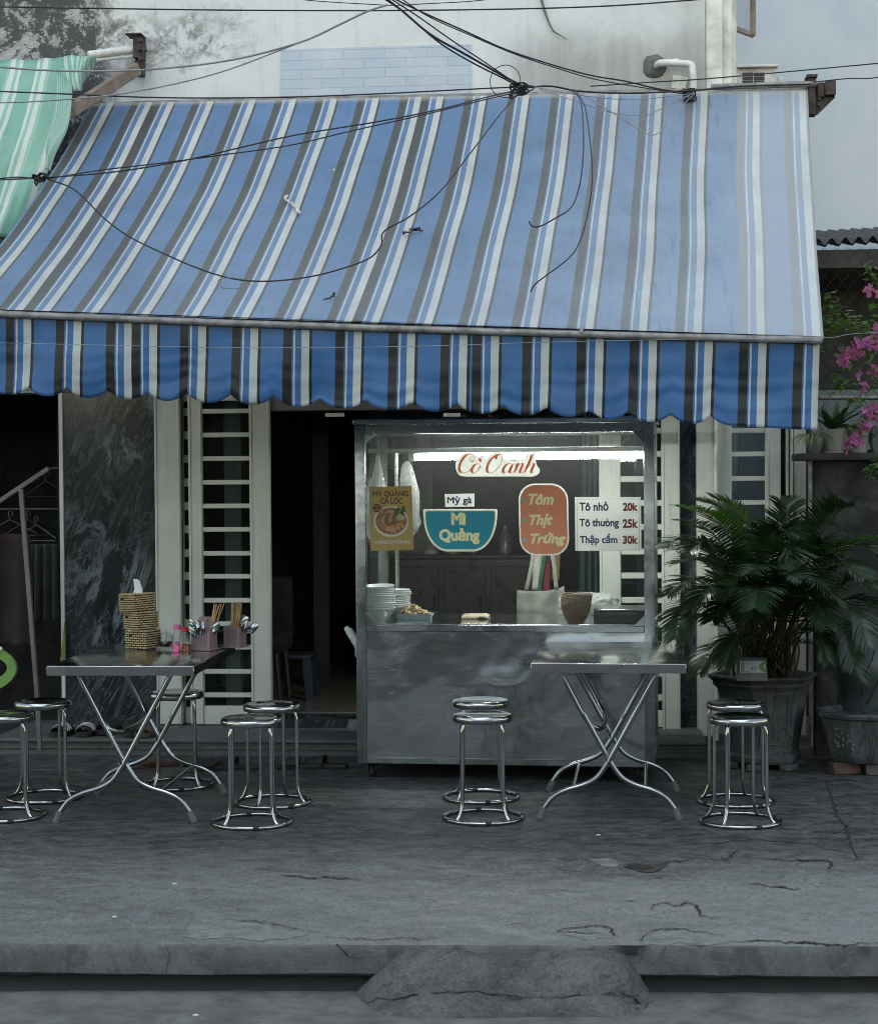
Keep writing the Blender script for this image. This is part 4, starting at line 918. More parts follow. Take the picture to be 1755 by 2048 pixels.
for y0, y1 in ((0.002, pw - .002), (DEP - pw, DEP)):
    mb.box2((-HW + pw, y0, zb), (HW - pw, y1, zp0), .003)
    mb.box2((-HW + pw, y0, zp1), (HW - pw, y1, zc - .004), .003)
    mb.box2((-HW + pw, y0, zg), (HW - pw, y1, zt - .001), .003)
for sx in (-1, 1):
    for z0, z1 in ((zb, zp0), (zp1, zc - .004), (zg, zt - .001)): mb.box2((sx * (HW - .002), pw, z0), (sx * (HW - pw + .002), DEP - pw, z1), .003)
g = .055                                                     # corner gussets of the glass frame
for sx in (-1, 1):
    for zz, s_ in ((zg, -1), (zc - .004, 1)):
        mb.prism([(sx * (HW - pw), zz), (sx * (HW - pw - g), zz), (sx * (HW - pw), zz + s_ * g)], Matrix.Translation((0, .003, 0)), .04)
mb.box2((-HW + .02, .30, 1.762), (HW - .02, .325, 1.790), .004); mb.box2((-HW + .02, DEP - .05, 1.762), (HW - .02, DEP - .025, 1.785), .004)
mb.tube([(-HW + .12, DEP - .12, zc), (-HW + .12, DEP - .12, 1.77)], .013, 8)
for i in range(9):
    x = lerp(-HW + .09, HW - .09, i / 8)
    for z in (.101, .819, 1.888): mb.lathe([(.0055, 0), (.0045, .0022), (0, .003)], 8); 
    vs = mb.bm.verts[:][-51:]
    for j, z in enumerate((.101, .819, 1.888)):
        for v_ in vs[j * 17:(j + 1) * 17]: v_.co = Vector((x + v_.co.x, .0025 - v_.co.z, z + v_.co.y))
mb.build('frame', M['frame_steel'], cart)
mb = MB()
def sheet(u, v, x0, x1, z0, z1, y):
    e = math.sin(math.pi * u) ** .4 * math.sin(math.pi * v) ** .4
    return (lerp(x0, x1, u), y + e * (.006 * mnoise.noise((u * 5, v * 2.6, 3)) + .003 * mnoise.noise((u * 15, v * 8, 9))), lerp(z0, z1, v))
mb.grid(lambda u, v: sheet(u, v, -HW + pw - .002, HW - pw + .002, zp0 - .001, zp1 + .001, .012), 90, 40); mb.build('front_panel', M['cart_steel'], cart, smooth=80)
mb = MB(); mb.box2((-HW + .012, pw, zp0), (-HW + .016, DEP - pw, zp1)); mb.box2((HW - .016, pw, zp0), (HW - .012, DEP - pw, zp1)); mb.box2((-HW + pw, DEP - .016, zp0), (HW - pw, DEP - .012, zp1)); mb.box2((-HW + pw, pw, zb + .006), (HW - pw, DEP - pw, zb + .012))
mb.build('side_panel', M['cart_steel'], cart)
mb = MB(); mb.box2((-HW + .004, .056, zc - .006), (HW - .004, DEP + .02, zc), .002); mb.build('counter_top', M['table_steel'], cart)
mb = MB(); mb.box2((-HW - .012, -.008, zt + .002), (HW + .012, DEP + .01, zt + .030), .006); mb.build('roof', M['cart_steel'], cart)
mb = MB(); mb.box2((-HW + pw - .004, .014, zc - .002), (HW - pw + .004, .019, zg + .004)); mb.build('glass_pane', M['glass'], cart)
for sx in (-1, 1):
    mb = MB(); mb.box2((sx * (HW - .020), pw - .002, zc), (sx * (HW - .025), DEP - pw + .002, zg + .002)); mb.build('glass_pane', M['glass'], cart)
for sx in (-1, 1):
    for yy in (.09, DEP - .09):
        x = sx * (HW - .07); mb = MB(); mb.box2((x - .04, yy - .04, zb - .006), (x + .04, yy + .04, zb - .001), .001)
        mb.box2((x - .024, yy - .03, .03), (x - .019, yy + .03, zb - .005), .002); mb.box2((x + .019, yy - .03, .03), (x + .024, yy + .03, zb - .005), .002); mb.tube([(x - .03, yy, .036), (x + .03, yy, .036)], .006, 8)
        ca = mb.build('caster', M['rust'], cart)
        mb = MB(); mb.tube([(x - .014, yy, .036), (x - .011, yy, .036), (x + .011, yy, .036), (x + .014, yy, .036)], [.030, .036, .036, .030], 20); o = mb.build('wheel', M['black_rubber'], ca)
a = cp(690, 1262, .15); mb = MB()
mb.tube([(a.x, .16, a.z + .02), (a.x + .02, .16, a.z), (-HW - .002, .16, a.z - .10)], [.012, .022, .026], 10); mb.box2((-HW - .03, .12, a.z - .14), (-HW - .001, .2, a.z - .05), .004); mb.build('push_handle', M['pvc_white'], cart)
# fluorescent batten inside
LX0, LX1, LZ, LY = cp(835, 915, .36).x, cp(1288, 915, .36).x, cp(1000, 914, .36).z, .36
mb = MB(); mb.box2((LX0 - .05, LY + .004, LZ + .002), (LX1 + .012, LY + .045, LZ + .042), .004); mb.box2((LX0 - .05, LY - .028, LZ - .02), (LX0 - .012, LY + .02, LZ + .03), .004); mb.box2((LX1 + .004, LY - .028, LZ - .02), (LX1 + .02, LY + .02, LZ + .03), .003)
batten = mb.build('lamp_batten', M['pvc_white'], cart)
k = NT('lit_fluorescent_tube'); k.set(Base_Color=(.8, .8, .8), Emission_Color=(1.0, 1.0, .96)); k.put(k.b.inputs['Emission Strength'], 74.0); M['tube'] = k.m
mb = MB(); mb.tube([(LX0, LY - .016, LZ), (LX1, LY - .016, LZ)], .014, 14); o = mb.build('lamp_tube', M['tube'], cart); o.parent = batten

# ------------------------------------------------------------------ lettering
def text(s, name, x0, x1, z0, z1, y, m, parent, fat=.0, shear=0.0, ext=.0004, tilt=0.0):
    cu = bpy.data.curves.new('txt', 'FONT'); cu.body = s; cu.bevel_depth = fat; cu.bevel_resolution = 1; cu.shear = shear; cu.extrude = .002; cu.resolution_u = 5
    to = bpy.data.objects.new('txt', cu); COL.objects.link(to)
    dg = bpy.context.evaluated_depsgraph_get(); me = bpy.data.meshes.new_from_object(to.evaluated_get(dg))
    bpy.data.objects.remove(to); me.name = name
    xs = [v.co.x for v in me.vertices]; ys = [v.co.y for v in me.vertices]
    sx = (x1 - x0) / (max(xs) - min(xs)); sz = (z1 - z0) / (max(ys) - min(ys))
    for v in me.vertices:
        px_, pz_ = x0 + (v.co.x - min(xs)) * sx, z0 + (v.co.y - min(ys)) * sz
        v.co = Vector((px_, y - v.co.z * .012, pz_ + tilt * (px_ - x0)))
    me.materials.clear(); me.materials.append(m)
    o = bpy.data.objects.new(name, me); COL.objects.link(o)
    if parent is not None: o.parent = parent
    return o
GY = .009                      # signs are stuck on the outside of the glass
def sign_root(name, label, px_, py_):
    p = CM @ cp(px_, py_, GY); return thing(name, label, 'sign', p, CRZ)
def rel(root, v): return (Matrix.Translation(root.location) @ root.rotation_euler.to_matrix().to_4x4()).inverted() @ (CM @ v)
def srel(root, x, y, ly=GY): return rel(root, cp(x, y, ly))
def board(root, name, outl_px, m, ly=.0, t=.003):
    mb = MB(); pts = [srel(root, x, y) for x, y in outl_px]; mb.prism([(p.x, p.z) for p in pts], Matrix.Translation((0, ly, 0)), t); return mb.build(name, m, root)
def ptext(root, s, name, x0, y0, x1, y1, m, ly, fat=.0, shear=0.0, tilt=0.0, parent=None):
    a, b = srel(root, x0, y1), srel(root, x1, y0); return text(s, name, a.x, b.x, a.z, b.z, ly, m, parent or root, fat, shear, tilt=tilt)
def rrect(x0, y0, x1, y1, r, n=8, skew=0):
    out = []
    for cx_, cy_, a0 in ((x1 - r, y0 + r, -90), (x1 - r, y1 - r, 0), (x0 + r, y1 - r, 90), (x0 + r, y0 + r, 180)):
        for k_ in range(n + 1):
            a = R_(a0 + 90 * k_ / n); out.append((cx_ + r * math.cos(a) + skew * (cy_ + r * math.sin(a) - y0) / (y1 - y0), cy_ + r * math.sin(a)))
    return out
# name sign: brush script letters as tapering strokes on a white cut-out
ns = sign_root('name_sign', 'white cut-out sign with salmon script lettering before the lit tube', 995, 930)
outl = catmull([Vector((x, y, 0)) for x, y in ((911, 936), (913, 920), (924, 909), (937, 905), (950, 908), (956, 913), (962, 909), (968, 911), (972, 917), (980, 908), (992, 904), (1003, 906), (1008, 916), (1024, 921), (1042, 918), (1054, 908), (1062, 908), (1071, 902), (1070, 916), (1073, 930), (1079, 939), (1077, 947), (1066, 953), (1040, 953), (980, 953), (930, 953), (917, 949))], 4, True)
board(ns, 'backing', [(p.x, p.y) for p in outl], M['sign_white'], -.002)
GL = {'C': [([(.62, .68), (.60, .84), (.50, .97), (.36, 1.0), (.20, .88), (.08, .62), (.04, .34), (.10, .10), (.24, .0), (.40, .05), (.52, .16), (.60, .30)], 0), ([(.62, .68), (.54, .60), (.46, .64), (.44, .76), (.50, .90)], 0)],
      'o': [([(.30, .50), (.16, .44), (.06, .26), (.06, .10), (.15, .0), (.27, .06), (.36, .24), (.37, .42), (.30, .50)], 0), ([(.34, .34), (.42, .30), (.52, .34)], 0)],
      'hat': [([(.10, .60), (.26, .76)], 0), ([(.26, .76), (.38, .60)], 1)],
      'O': [([(.50, .98), (.34, .92), (.16, .66), (.08, .34), (.14, .06), (.30, .0), (.48, .14), (.62, .42), (.68, .74), (.62, .94), (.50, .98), (.40, .88), (.40, .72)], 0)],
      'a': [([(.38, .46), (.28, .50), (.14, .42), (.05, .22), (.07, .05), (.16, .0), (.27, .10), (.37, .30), (.42, .48)], 0), ([(.43, .50), (.36, .22), (.35, .06), (.41, .0), (.52, .10)], 0)],
      'n': [([(.0, .34), (.08, .48), (.12, .46), (.04, .0)], 0), ([(.06, .16), (.16, .38), (.28, .50), (.34, .44), (.30, .24), (.28, .06), (.34, .0), (.44, .10)], 0)],
      'h': [([(.20, 1.02), (.14, .62), (.0, .0)], 0), ([(.06, .16), (.16, .38), (.28, .50), (.35, .44), (.31, .24), (.29, .06), (.35, .0), (.50, .10)], 0)]}
def script(root, items, x0px, x1px, base, xh, ly, m, name):
    """items: (glyph, x offset); heights: 1.0 = cap height in px"""
    mb = MB(); tot = max(o + 0.55 for _, o in items); sx = (x1px - x0px) / tot
    for gname, ox in items:
        for stroke, force in GL[gname]:
            P = catmull([Vector((ox + q[0] + .16 * q[1], q[1], 0)) for q in stroke], 7); Q = []; W = []
            for i, p in enumerate(P):
                t = (P[min(i + 1, len(P) - 1)] - P[max(i - 1, 0)]); t.normalize()
                W.append((.030 + .115 * max(0, -t.y) ** 1.5 + (.07 if force and t.y < 0 else 0)) * min(1, .35 + min(i, len(P) - 1 - i) * .2) * xh / 372)
                Q.append(srel(root, x0px + p.x * sx, base - p.y * xh)); 
            Q = [Vector((q.x, ly, q.z)) for q in Q]
            def nrm(i):
                t = Q[min(i + 1, len(Q) - 1)] - Q[max(i - 1, 0)]; n_ = Vector((t.z, 0, -t.x)); return n_.normalized() if n_.length > 1e-9 else Vector((1, 0, 0))
            ribbon_mesh(mb, Q, W, nrm)
    o = mb.build(name, m, root, smooth=0); s_ = o.modifiers.new('t', 'SOLIDIFY'); s_.thickness = .0006; s_.offset = 0
    return o
script(ns, [('C', 0), ('o', .56), ('hat', .58), ('O', 1.18), ('a', 1.94), ('n', 2.46), ('h', 2.94)], 914, 1073, 946, 38, -.0026, M['salmon'], 'lettering')
# mustard poster with a bowl of noodles
ps = sign_root('menu_poster', 'mustard poster with maroon lettering and a picture of a noodle bowl', 782, 1037)
board(ps, 'paper', [(738, 974), (823, 972), (827, 1100), (741, 1102)], M['poster_gold'], -.001, .002)
ptext(ps, 'MỲ QUẢNG', 'heading', 745, 978, 816, 995, M['text_brown'], -.0014, .03)
ptext(ps, 'CÁ LÓC', 'heading', 760, 993, 805, 1008, M['text_brown'], -.0014, .03)
ptext(ps, 'HƯƠNG VỊ ĐẬM ĐÀ', 'tagline', 748, 1078, 820, 1090, M['text_white'], -.0014, .012)
def disc(root, cx_, cy_, r, name, m, ly, n=40, ry=None, parent=None, wob=0, t=.0004):
    mb = MB(); pts = [srel(root, cx_ + r * (1 + wob * math.cos(i * 12 * 2 * math.pi / n)) * math.cos(2 * math.pi * i / n), cy_ + (ry or r) * (1 + wob * math.cos(i * 12 * 2 * math.pi / n)) * math.sin(2 * math.pi * i / n)) for i in range(n)]
    mb.prism([(p.x, p.z) for p in pts], Matrix.Translation((0, ly, 0)), t); return mb.build(name, m, parent or root)
bowl_p = disc(ps, 782, 1043, 35, 'bowl_picture', mat('poster_bowl_rim', (.50, .50, .44), .5, var=.1), -.0014, ry=31)
disc(ps, 782, 1042, 31, 'soup', mat('poster_broth', (.22, .10, .04), .5, var=.5, scale=70), -.0018, ry=27, parent=bowl_p)
mb = MB(); rr = random.Random(3)
for i in range(46):
    a = rr.uniform(.1, 3.3) if i < 30 else rr.uniform(3.2, 4.6); r0 = rr.uniform(14, 27); P = []
    for j in range(6): P.append(srel(ps, 782 + (r0 + rr.uniform(-2, 2)) * math.cos(a + j * .16), 1042 + (r0 * .86 + rr.uniform(-1, 1)) * math.sin(a + j * .16)))
    P = [Vector((p.x, -.0022 - i * 1e-6, p.z)) for p in P]; ribbon_mesh(mb, P, .0022, lambda i: Vector((0, 0, 1)))
o = mb.build('noodles', mat('poster_noodles', (.46, .32, .15), .5), bowl_p, smooth=0)
mb = MB()
for i in range(5):
    x = 764 + i * 7.5; pts = [srel(ps, x + dx, 1040 - i * 1.5 + dy) for dx, dy in ((0, 10), (-3, 2), (1, -10), (6, -13), (8, -8), (4, 6))]
    mb.prism([(p.x, p.z) for p in pts], Matrix.Translation((0, -.0026 - i * .0001, 0)), .0003, mi=i % 2)
mb.build('fish_slices', [mat('poster_fish', (.30, .20, .09), .5), mat('poster_fish_dark', (.17, .08, .04), .5)], bowl_p)
mb = MB()
for i in range(16):
    x, y = 797 + rr.uniform(-8, 10), 1022 + rr.uniform(-7, 8); pts = [srel(ps, x + dx, y + dy) for dx, dy in ((-3, 3), (-1, -4), (3, -3), (4, 2))]; mb.prism([(p.x, p.z) for p in pts], Matrix.Translation((0, -.003 - i * .00005, 0)), .0003)
mb.build('herbs', mat('poster_herbs', (.03, .085, .02), .5), bowl_p)
mb = MB()
for cx_, cy_ in ((786, 1058), (800, 1053)):
    for i in range(7):
        a = i * .7 + cx_; p0 = srel(ps, cx_ + 5.5 * math.cos(a), cy_ + 5 * math.sin(a)); mb.prism([(p0.x + .0085 * math.cos(t), p0.z + .0085 * math.sin(t)) for t in [q * .785 for q in range(8)]], Matrix.Translation((0, -.0034 - i * .00005, 0)), .0003)
mb.build('shrimp', mat('poster_shrimp', (.45, .20, .09), .5), bowl_p)
pts = [(797, 1026), (812, 1034), (806, 1041), (797, 1041), (793, 1036)]
mb = MB(); mb.prism([(srel(ps, *q).x, srel(ps, *q).z) for q in pts], Matrix.Translation((0, -.004, 0)), .0003); mb.build('lime', mat('poster_lime', (.34, .38, .16), .5), bowl_p)
bd = disc(ps, 754, 1016, 8.5, 'badge', M['text_brown'], -.0044, wob=.05, n=48)
ptext(ps, 'ĐẶC', 'badge_text', 749, 1009, 760, 1015.5, M['poster_gold'], -.0049, .02, parent=bd); ptext(ps, 'SẢN', 'badge_text', 748.5, 1015.5, 760.5, 1022, M['poster_gold'], -.0049, .02, parent=bd)
# small white label
lb = sign_root('white_label', 'small white label in navy letters just above the teal bowl sign', 919, 1001)
board(lb, 'plate', [(889, 988), (948, 987), (948, 1013), (890, 1014)], M['sign_white'], -.001, .002)
ptext(lb, 'Mỳ gà', 'lettering', 894, 992, 943, 1011, M['text_blue'], -.0014, .03)
# teal half-bowl sign
bs = sign_root('bowl_sign', 'teal half-bowl shaped sign with cream lettering and pale rim', 920, 1060)
def half_bowl(x0, x1, y0, y1, flat):
    c = (x0 + x1) / 2; R1 = [(x0, y0), (x1, y0)]
    pts = [(x0 + 2, y0), (x1 - 2, y0), (x1, y0 + 2)]
    for k_ in range(1, 15):
        t = k_ / 14 * math.pi / 2; pts.append((c + flat + (x1 - c - flat) * math.cos(t), y0 + 6 + (y1 - y0 - 6) * math.sin(t) ** .92))
    for k_ in range(14, 0, -1):
        t = k_ / 14 * math.pi / 2; pts.append((c - flat - (c - flat - x0) * math.cos(t), y0 + 6 + (y1 - y0 - 6) * math.sin(t) ** .92))
    pts.append((x0, y0 + 2)); return pts
board(bs, 'rim', half_bowl(846, 994, 1018, 1103, 26), M['sign_white'], -.002)
board(bs, 'cream_line', half_bowl(849, 991, 1020.5, 1100.5, 25.5), M['text_cream'], -.0024, .0003)
board(bs, 'face', half_bowl(851, 989, 1022.5, 1098.5, 25), M['sign_teal'], -.0028, .0003)
ptext(bs, 'Mì', 'lettering', 902, 1025, 932, 1050, M['text_cream'], -.0032, .055)
ptext(bs, 'Quảng', 'lettering', 878, 1056, 959, 1089, M['text_cream'], -.0032, .05)
# orange list board
ob = sign_root('dish_list_sign', 'orange rounded sign listing three toppings with green ticks', 1087, 1039)
board(ob, 'rim', rrect(1036, 967, 1135, 1111, 33, skew=3), M['sign_white'], -.002)
board(ob, 'face', rrect(1039, 970, 1132, 1108, 31, skew=3), M['sign_orange'], -.0024, .0003)
for s_, x0, y0, x1, y1 in (('Tôm', 1056, 987, 1107, 1010), ('Thịt', 1058, 1027, 1105, 1056), ('Trứng', 1060, 1065, 1131, 1093)): ptext(ob, s_, 'lettering', x0, y0, x1, y1, M['text_cream'], -.0028, .04, .28)
for i, (x, y) in enumerate(((1046, 999), (1047.5, 1039), (1049, 1080))):
    tk = disc(ob, x, y, 4.6, 'tick_badge', M['tick_green'], -.0028, n=20)
    mb = MB(); P = [srel(ob, x + dx, y + dy) for dx, dy in ((-2.4, .2), (-.6, 2.2), (2.6, -2.2))]; P = [Vector((p.x, -.0033, p.z)) for p in P]; mb.tube(P, .0011, 6); o = mb.build('tick', M['text_white'], tk)
# price board
pb = sign_root('price_board', 'white price board with navy dish names and brick red prices', 1216, 1048)
board(pb, 'plate', [(1149, 994), (1281, 994), (1282, 1101), (1150, 1102)], M['sign_white'], -.002)
mb = MB()
for a, b in (((1153, 998), (1277, 998)), ((1153, 998), (1154, 1101)), ((1277, 998), (1278, 1101))):
    p, q = srel(pb, *a), srel(pb, *b); mb.tube([(p.x, -.0022, p.z), (q.x, -.0022, q.z)], .0009, 5)
mb.build('border_line', mat('grey_line', (.3, .31, .33), .5), pb)
for s_, x0, y0, x1, y1 in (('Tô nhỏ', 1158, 1003, 1216, 1022), ('Tô thuong', 1158, 1037, 1237, 1058), ('Thập cẩm', 1159, 1067, 1234, 1091)):
    o = ptext(pb, s_, 'lettering', x0, y0, x1, y1, M['text_blue'], -.0026, .03)
    if 'uo' in s_:      # horns of u and o, and the grave, stroked on
        mb = MB()
        for st_ in (((1208.5, 1045), (1211, 1044), (1211.5, 1041.5)), ((1219, 1046), (1221.5, 1044.5), (1222, 1042)), ((1212, 1037), (1216, 1041))):
            P = [srel(pb, *q) for q in st_]; mb.tube([(q.x, -.003, q.z) for q in P], .0022, 6)
        mb.build('accent_marks', M['text_blue'], o)
for s_, y0, y1 in (('20k', 1005, 1022), ('25k', 1038, 1056), ('30k', 1071, 1088)): ptext(pb, s_, 'price', 1245, y0, 1275, y1, M['text_red'], -.0026, .045)

# ------------------------------------------------------------------ things in the cart
def cw(v): return CM @ Vector(v)
ZC = zc + .001
def bowl_mesh():
    mb = MB(); mb.lathe([(.0, .004), (.036, .004), (.038, 0), (.040, .006), (.056, .020), (.072, .042), (.081, .058), (.091, .066), (.093, .068), (.0905, .0695), (.080, .061), (.070, .044), (.054, .024), (.034, .011), (.0, .010)], 36)
    me = mb.build('bowl', M['white_porcelain'], smooth=50); return me
b0 = bowl_mesh(); first = True
def put_bowl(x, y, z, label, group, tilt=(0, 0)):
    global first
    o = b0 if first else b0.copy()
    if not first: COL.objects.link(o)
    first = False; o.location = cw((x, y, z)); o.rotation_euler = (tilt[0], tilt[1], random.random()); tag(o, label, 'bowl', group)
p = cz(757, 1243, ZC)
for i in range(13):
    lab = 'white bowl at the bottom of the taller stack, its whole side showing' if i == 0 else 'topmost white bowl of the taller stack in the cart' if i == 12 else 'white bowl nested in the middle of the taller stack'
    put_bowl(p.x + .003 * math.sin(i * 2.1), p.y + .003 * math.cos(i * 1.3), ZC + i * .0108, lab, 'bowls in the taller stack', (.04 * math.sin(i * .6), .05 * math.sin(i * .35)))
q = Vector((p.x + .055, p.y + .21, 0))
for i in range(11):
    lab = 'white bowl at the bottom of the shorter stack behind' if i == 0 else 'topmost white bowl of the shorter stack behind' if i == 10 else 'white bowl nested in the shorter stack behind'
    put_bowl(q.x + .003 * math.sin(i * 1.7), q.y, ZC + i * .0095, lab, 'bowls in the shorter stack', (.03 * math.sin(i), .03 * math.cos(i * .8)))
# steel tray with shredded food
p = cz(826, 1241, ZC); tr = thing('steel_tray', 'shallow steel tray beside the bowl stacks holding pale food', 'tray', cw((p.x, p.y + .06, ZC)), CRZ)
def tray_pt(rx, ry, r, z, n=6):
    out = []
    for cx_, cy_, a0 in ((rx - r, ry - r, 0), (-(rx - r), ry - r, 90), (-(rx - r), -(ry - r), 180), (rx - r, -(ry - r), 270)):
        for k_ in range(n + 1): a = R_(a0 + 90 * k_ / n); out.append(Vector((cx_ + r * math.cos(a), cy_ + r * math.sin(a), z)))
    return out
def loft(mb, rings, cap0=True, cap1=False, mi=0):
    V = [[mb.bm.verts.new(p) for p in r] for r in rings]; n = len(V[0])
    for A, B in zip(V, V[1:]):
        for k_ in range(n): f = mb.bm.faces.new((A[k_], A[(k_ + 1) % n], B[(k_ + 1) % n], B[k_])); f.material_index = mi
    if cap0: f = mb.bm.faces.new(list(reversed(V[0]))); f.material_index = mi
    if cap1: f = mb.bm.faces.new(V[-1]); f.material_index = mi
mb = MB(); loft(mb, [tray_pt(.105, .075, .02, 0), tray_pt(.115, .085, .025, .035), tray_pt(.123, .093, .03, .036), tray_pt(.122, .092, .03, .038), tray_pt(.114, .084, .025, .037), tray_pt(.104, .074, .02, .003)], True, True); mb.build('tray_body', M['frame_steel'], tr)
fm = mat('pale_shredded_food', (.40, .29, .15), .75, var=.4, scale=50, bump=.5)
mb = MB(); rr = random.Random(5)
for i in range(150):
    a, r0 = rr.uniform(0, 6.28), rr.uniform(0, 1) ** .6; x, y = .095 * r0 * math.cos(a), .066 * r0 * math.sin(a); h = .072 * (1 - r0 ** 1.5) * (.75 + .3 * mnoise.noise((x * 20, y * 20, 1))) + .02
    s_ = rr.uniform(.007, .016)
    m4 = Matrix.Translation((x, y, h - rr.uniform(0, .014))) @ Matrix.Rotation(rr.uniform(0, 6), 4, Vector((rr.random(), rr.random(), rr.random() + .1)).normalized()) @ Matrix.Diagonal(Vector((s_ * 1.5, s_, s_ * .6, 1)))
    bmesh.ops.create_icosphere(mb.bm, subdivisions=1, radius=1, matrix=m4)
food = mb.build('shredded_food', fm, None, smooth=60); food.location = tr.location + Vector((0, 0, .002)); food.rotation_euler = tr.rotation_euler; tag(food, 'heap of pale shredded food piled in the steel tray', 'food')
# folded cloth
p = cz(950, 1238, ZC); mb = MB()
def cl(u, v, k_): 
    x, y = lerp(-.075, .075, u), lerp(-.05, .05, v)
    return (x + .004 * mnoise.noise((v * 6, k_, u * 3)), y, .006 + k_ * .009 + .007 * mnoise.noise((u * 3, v * 3, k_ * 3)) + .004 * mnoise.noise((u * 8, v * 7, k_)) - .006 * (abs(u - .5) * 2) ** 4)
for k_ in range(3): mb.grid(lambda u, v: cl(u, v, k_), 22, 12)
for s_ in (0, 1):
    mb.grid(lambda u, v: Vector(cl(u, s_, 2)) + Vector((0, (.012 if s_ else -.012) * math.sin(math.pi * v), -.0285 * v * (1 + .2 * math.sin(u * 6)))), 22, 5)
o = mb.build('folded_cloth', mat('buff_cloth', (.44, .36, .25), .9, bump=.3, bscale=300), None, smooth=70); o.location = cw((p.x, p.y + .04, ZC)); o.rotation_euler = (0, 0, CRZ); s_ = o.modifiers.new('t', 'SOLIDIFY'); s_.thickness = .003; tag(o, 'buff coloured cloth folded on the cart counter', 'cloth')
# nested openwork bamboo baskets
def basket_mesh():
    mb = MB(); prof = lambda t: (.038 + .042 * math.sin(t * math.pi / 2) ** .8, .105 * t)
    N = 22
    for sgn in (1, -1):
        for i in range(N):
            P = []
            for j in range(13):
                t = j / 12; r, z = prof(t); a = 2 * math.pi * i / N + sgn * t * .95; P.append(Vector((r * math.cos(a), r * math.sin(a), z)))
            mb.tube(P, .0017, 4, caps=False)
    for t, rad in ((1, .0034), (.93, .002), (.05, .004), (.45, .0022)):
        r, z = prof(t); mb.tube([(r * math.cos(2 * math.pi * k_ / 28), r * math.sin(2 * math.pi * k_ / 28), z) for k_ in range(28)], rad, 5, closed=True)
    mb.lathe([(0, .004), (.036, .004), (.036, .0), (0, .0)], 20); return mb.build('bamboo_basket', mat('brown_bamboo_weave', (.21, .145, .085), .65, var=.3, scale=60), None, smooth=60)
p = cz(1149, 1247, ZC); k0 = basket_mesh()
for i in range(5):
    o = k0 if i == 0 else k0.copy()
    if i: COL.objects.link(o)
    o.location = cw((p.x + .002 * i, p.y + .06, ZC + i * .0125)); o.rotation_euler = (.02 * math.sin(i * 2), .03 * math.cos(i), i * .4)
    tag(o, ['openwork bamboo basket at the bottom of the nested stack', 'second bamboo basket up in the nested stack', 'middle bamboo basket of the nested stack', 'bamboo basket just under the topmost one', 'topmost bamboo basket of the nested stack with rim showing whole'][i], 'basket', 'nested bamboo baskets')
# plastic bags
def bag_mat(name, op=.62):
    k = NT(name); t = k.t; t.nodes.remove(k.b); tr_ = k.n('BsdfTransparent'); df = k.n('BsdfDiffuse'); df.inputs[0].default_value = (.74, .77, .75, 1); tl = k.n('BsdfTranslucent'); tl.inputs[0].default_value = (.74, .77, .75, 1); gl = k.n('BsdfGlossy'); gl.inputs['Roughness'].default_value = .2
    bp = k.n('Bump'); k.L(k.noise(k.obj(), 26, 5, .65, .6), bp.inputs['Height']); bp.inputs['Strength'].default_value = 1.0; bp.inputs['Distance'].default_value = .01
    for q in (df, tl, gl): k.L(bp.outputs[0], q.inputs['Normal'])
    m1 = k.n('MixShader'); m1.inputs[0].default_value = .5; k.L(df.outputs[0], m1.inputs[1]); k.L(tl.outputs[0], m1.inputs[2]); m2 = k.n('MixShader'); m2.inputs[0].default_value = .12; k.L(m1.outputs[0], m2.inputs[1]); k.L(gl.outputs[0], m2.inputs[2])
    m3 = k.n('MixShader'); m3.inputs[0].default_value = op; k.L(tr_.outputs[0], m3.inputs[1]); k.L(m2.outputs[0], m3.inputs[2]); k.L(m3.outputs[0], k.out.inputs[0]); return k.m
M['bag'] = bag_mat('thin_white_plastic_film', .50); M['bag_clear'] = bag_mat('clear_crinkled_film', .30); M['bag_full'] = bag_mat('white_packed_film', .93)
def hanging_bag(name, label, ly, top, prof_px, m, seed, flat=.45):
    t0 = cp(top[0], top[1], ly); mb = MB(); rings = []
    prof = [(cp(x0, y, ly), cp(x1, y, ly)) for x0, x1, y in prof_px]; n = 40
    for a, b in prof:
        c, r = (a + b) / 2, (b.x - a.x) / 2
        rings.append([c + Vector((r * math.cos(2 * math.pi * k_ / n) * (1 + .10 * mnoise.noise((k_ * .5, c.z * 14, seed))), r * flat * math.sin(2 * math.pi * k_ / n) * (1 + .35 * mnoise.noise((k_ * .7, c.z * 10, seed + 3))), 0)) for k_ in range(n)])
    loft(mb, rings, True, True); mb.bm.transform(CM)
    return tag(mb.build(name, m, None, smooth=80), label, 'plastic bag')
hanging_bag('plastic_bag', 'white translucent plastic bag hanging behind the mustard poster', .52, (755, 905), [(753, 757, 900), (751, 760, 922), (744, 766, 950), (734, 774, 980), (727, 780, 1010), (723, 782, 1030), (728, 780, 1055), (738, 775, 1078), (748, 768, 1090)], M['bag'], 1)
hanging_bag('plastic_bag', 'clear crinkled plastic bag hanging beside the white one', .50, (814, 920), [(810, 818, 922), (803, 824, 932), (800, 831, 955), (800, 838, 985), (802, 839, 1010), (803, 838, 1030), (800, 842, 1045), (804, 834, 1062), (812, 826, 1072)], M['bag_clear'], 5)
p = cz(1135, 1236, ZC); mb = MB()
def pk(u, v):
    a, b = u * 2 * math.pi, (v - .5) * math.pi; r = Vector((math.cos(a) * math.cos(b), math.sin(a) * math.cos(b), math.sin(b)))
    q_ = Vector((math.copysign(abs(r.x) ** .75, r.x) * .165, r.y * .085, math.copysign(abs(r.z) ** .7, r.z) * .062)); s_ = 1 + .13 * mnoise.noise(r * 2.3) + .08 * mnoise.noise(r * 6) + .05 * mnoise.noise(r * 13)
    return q_ * s_
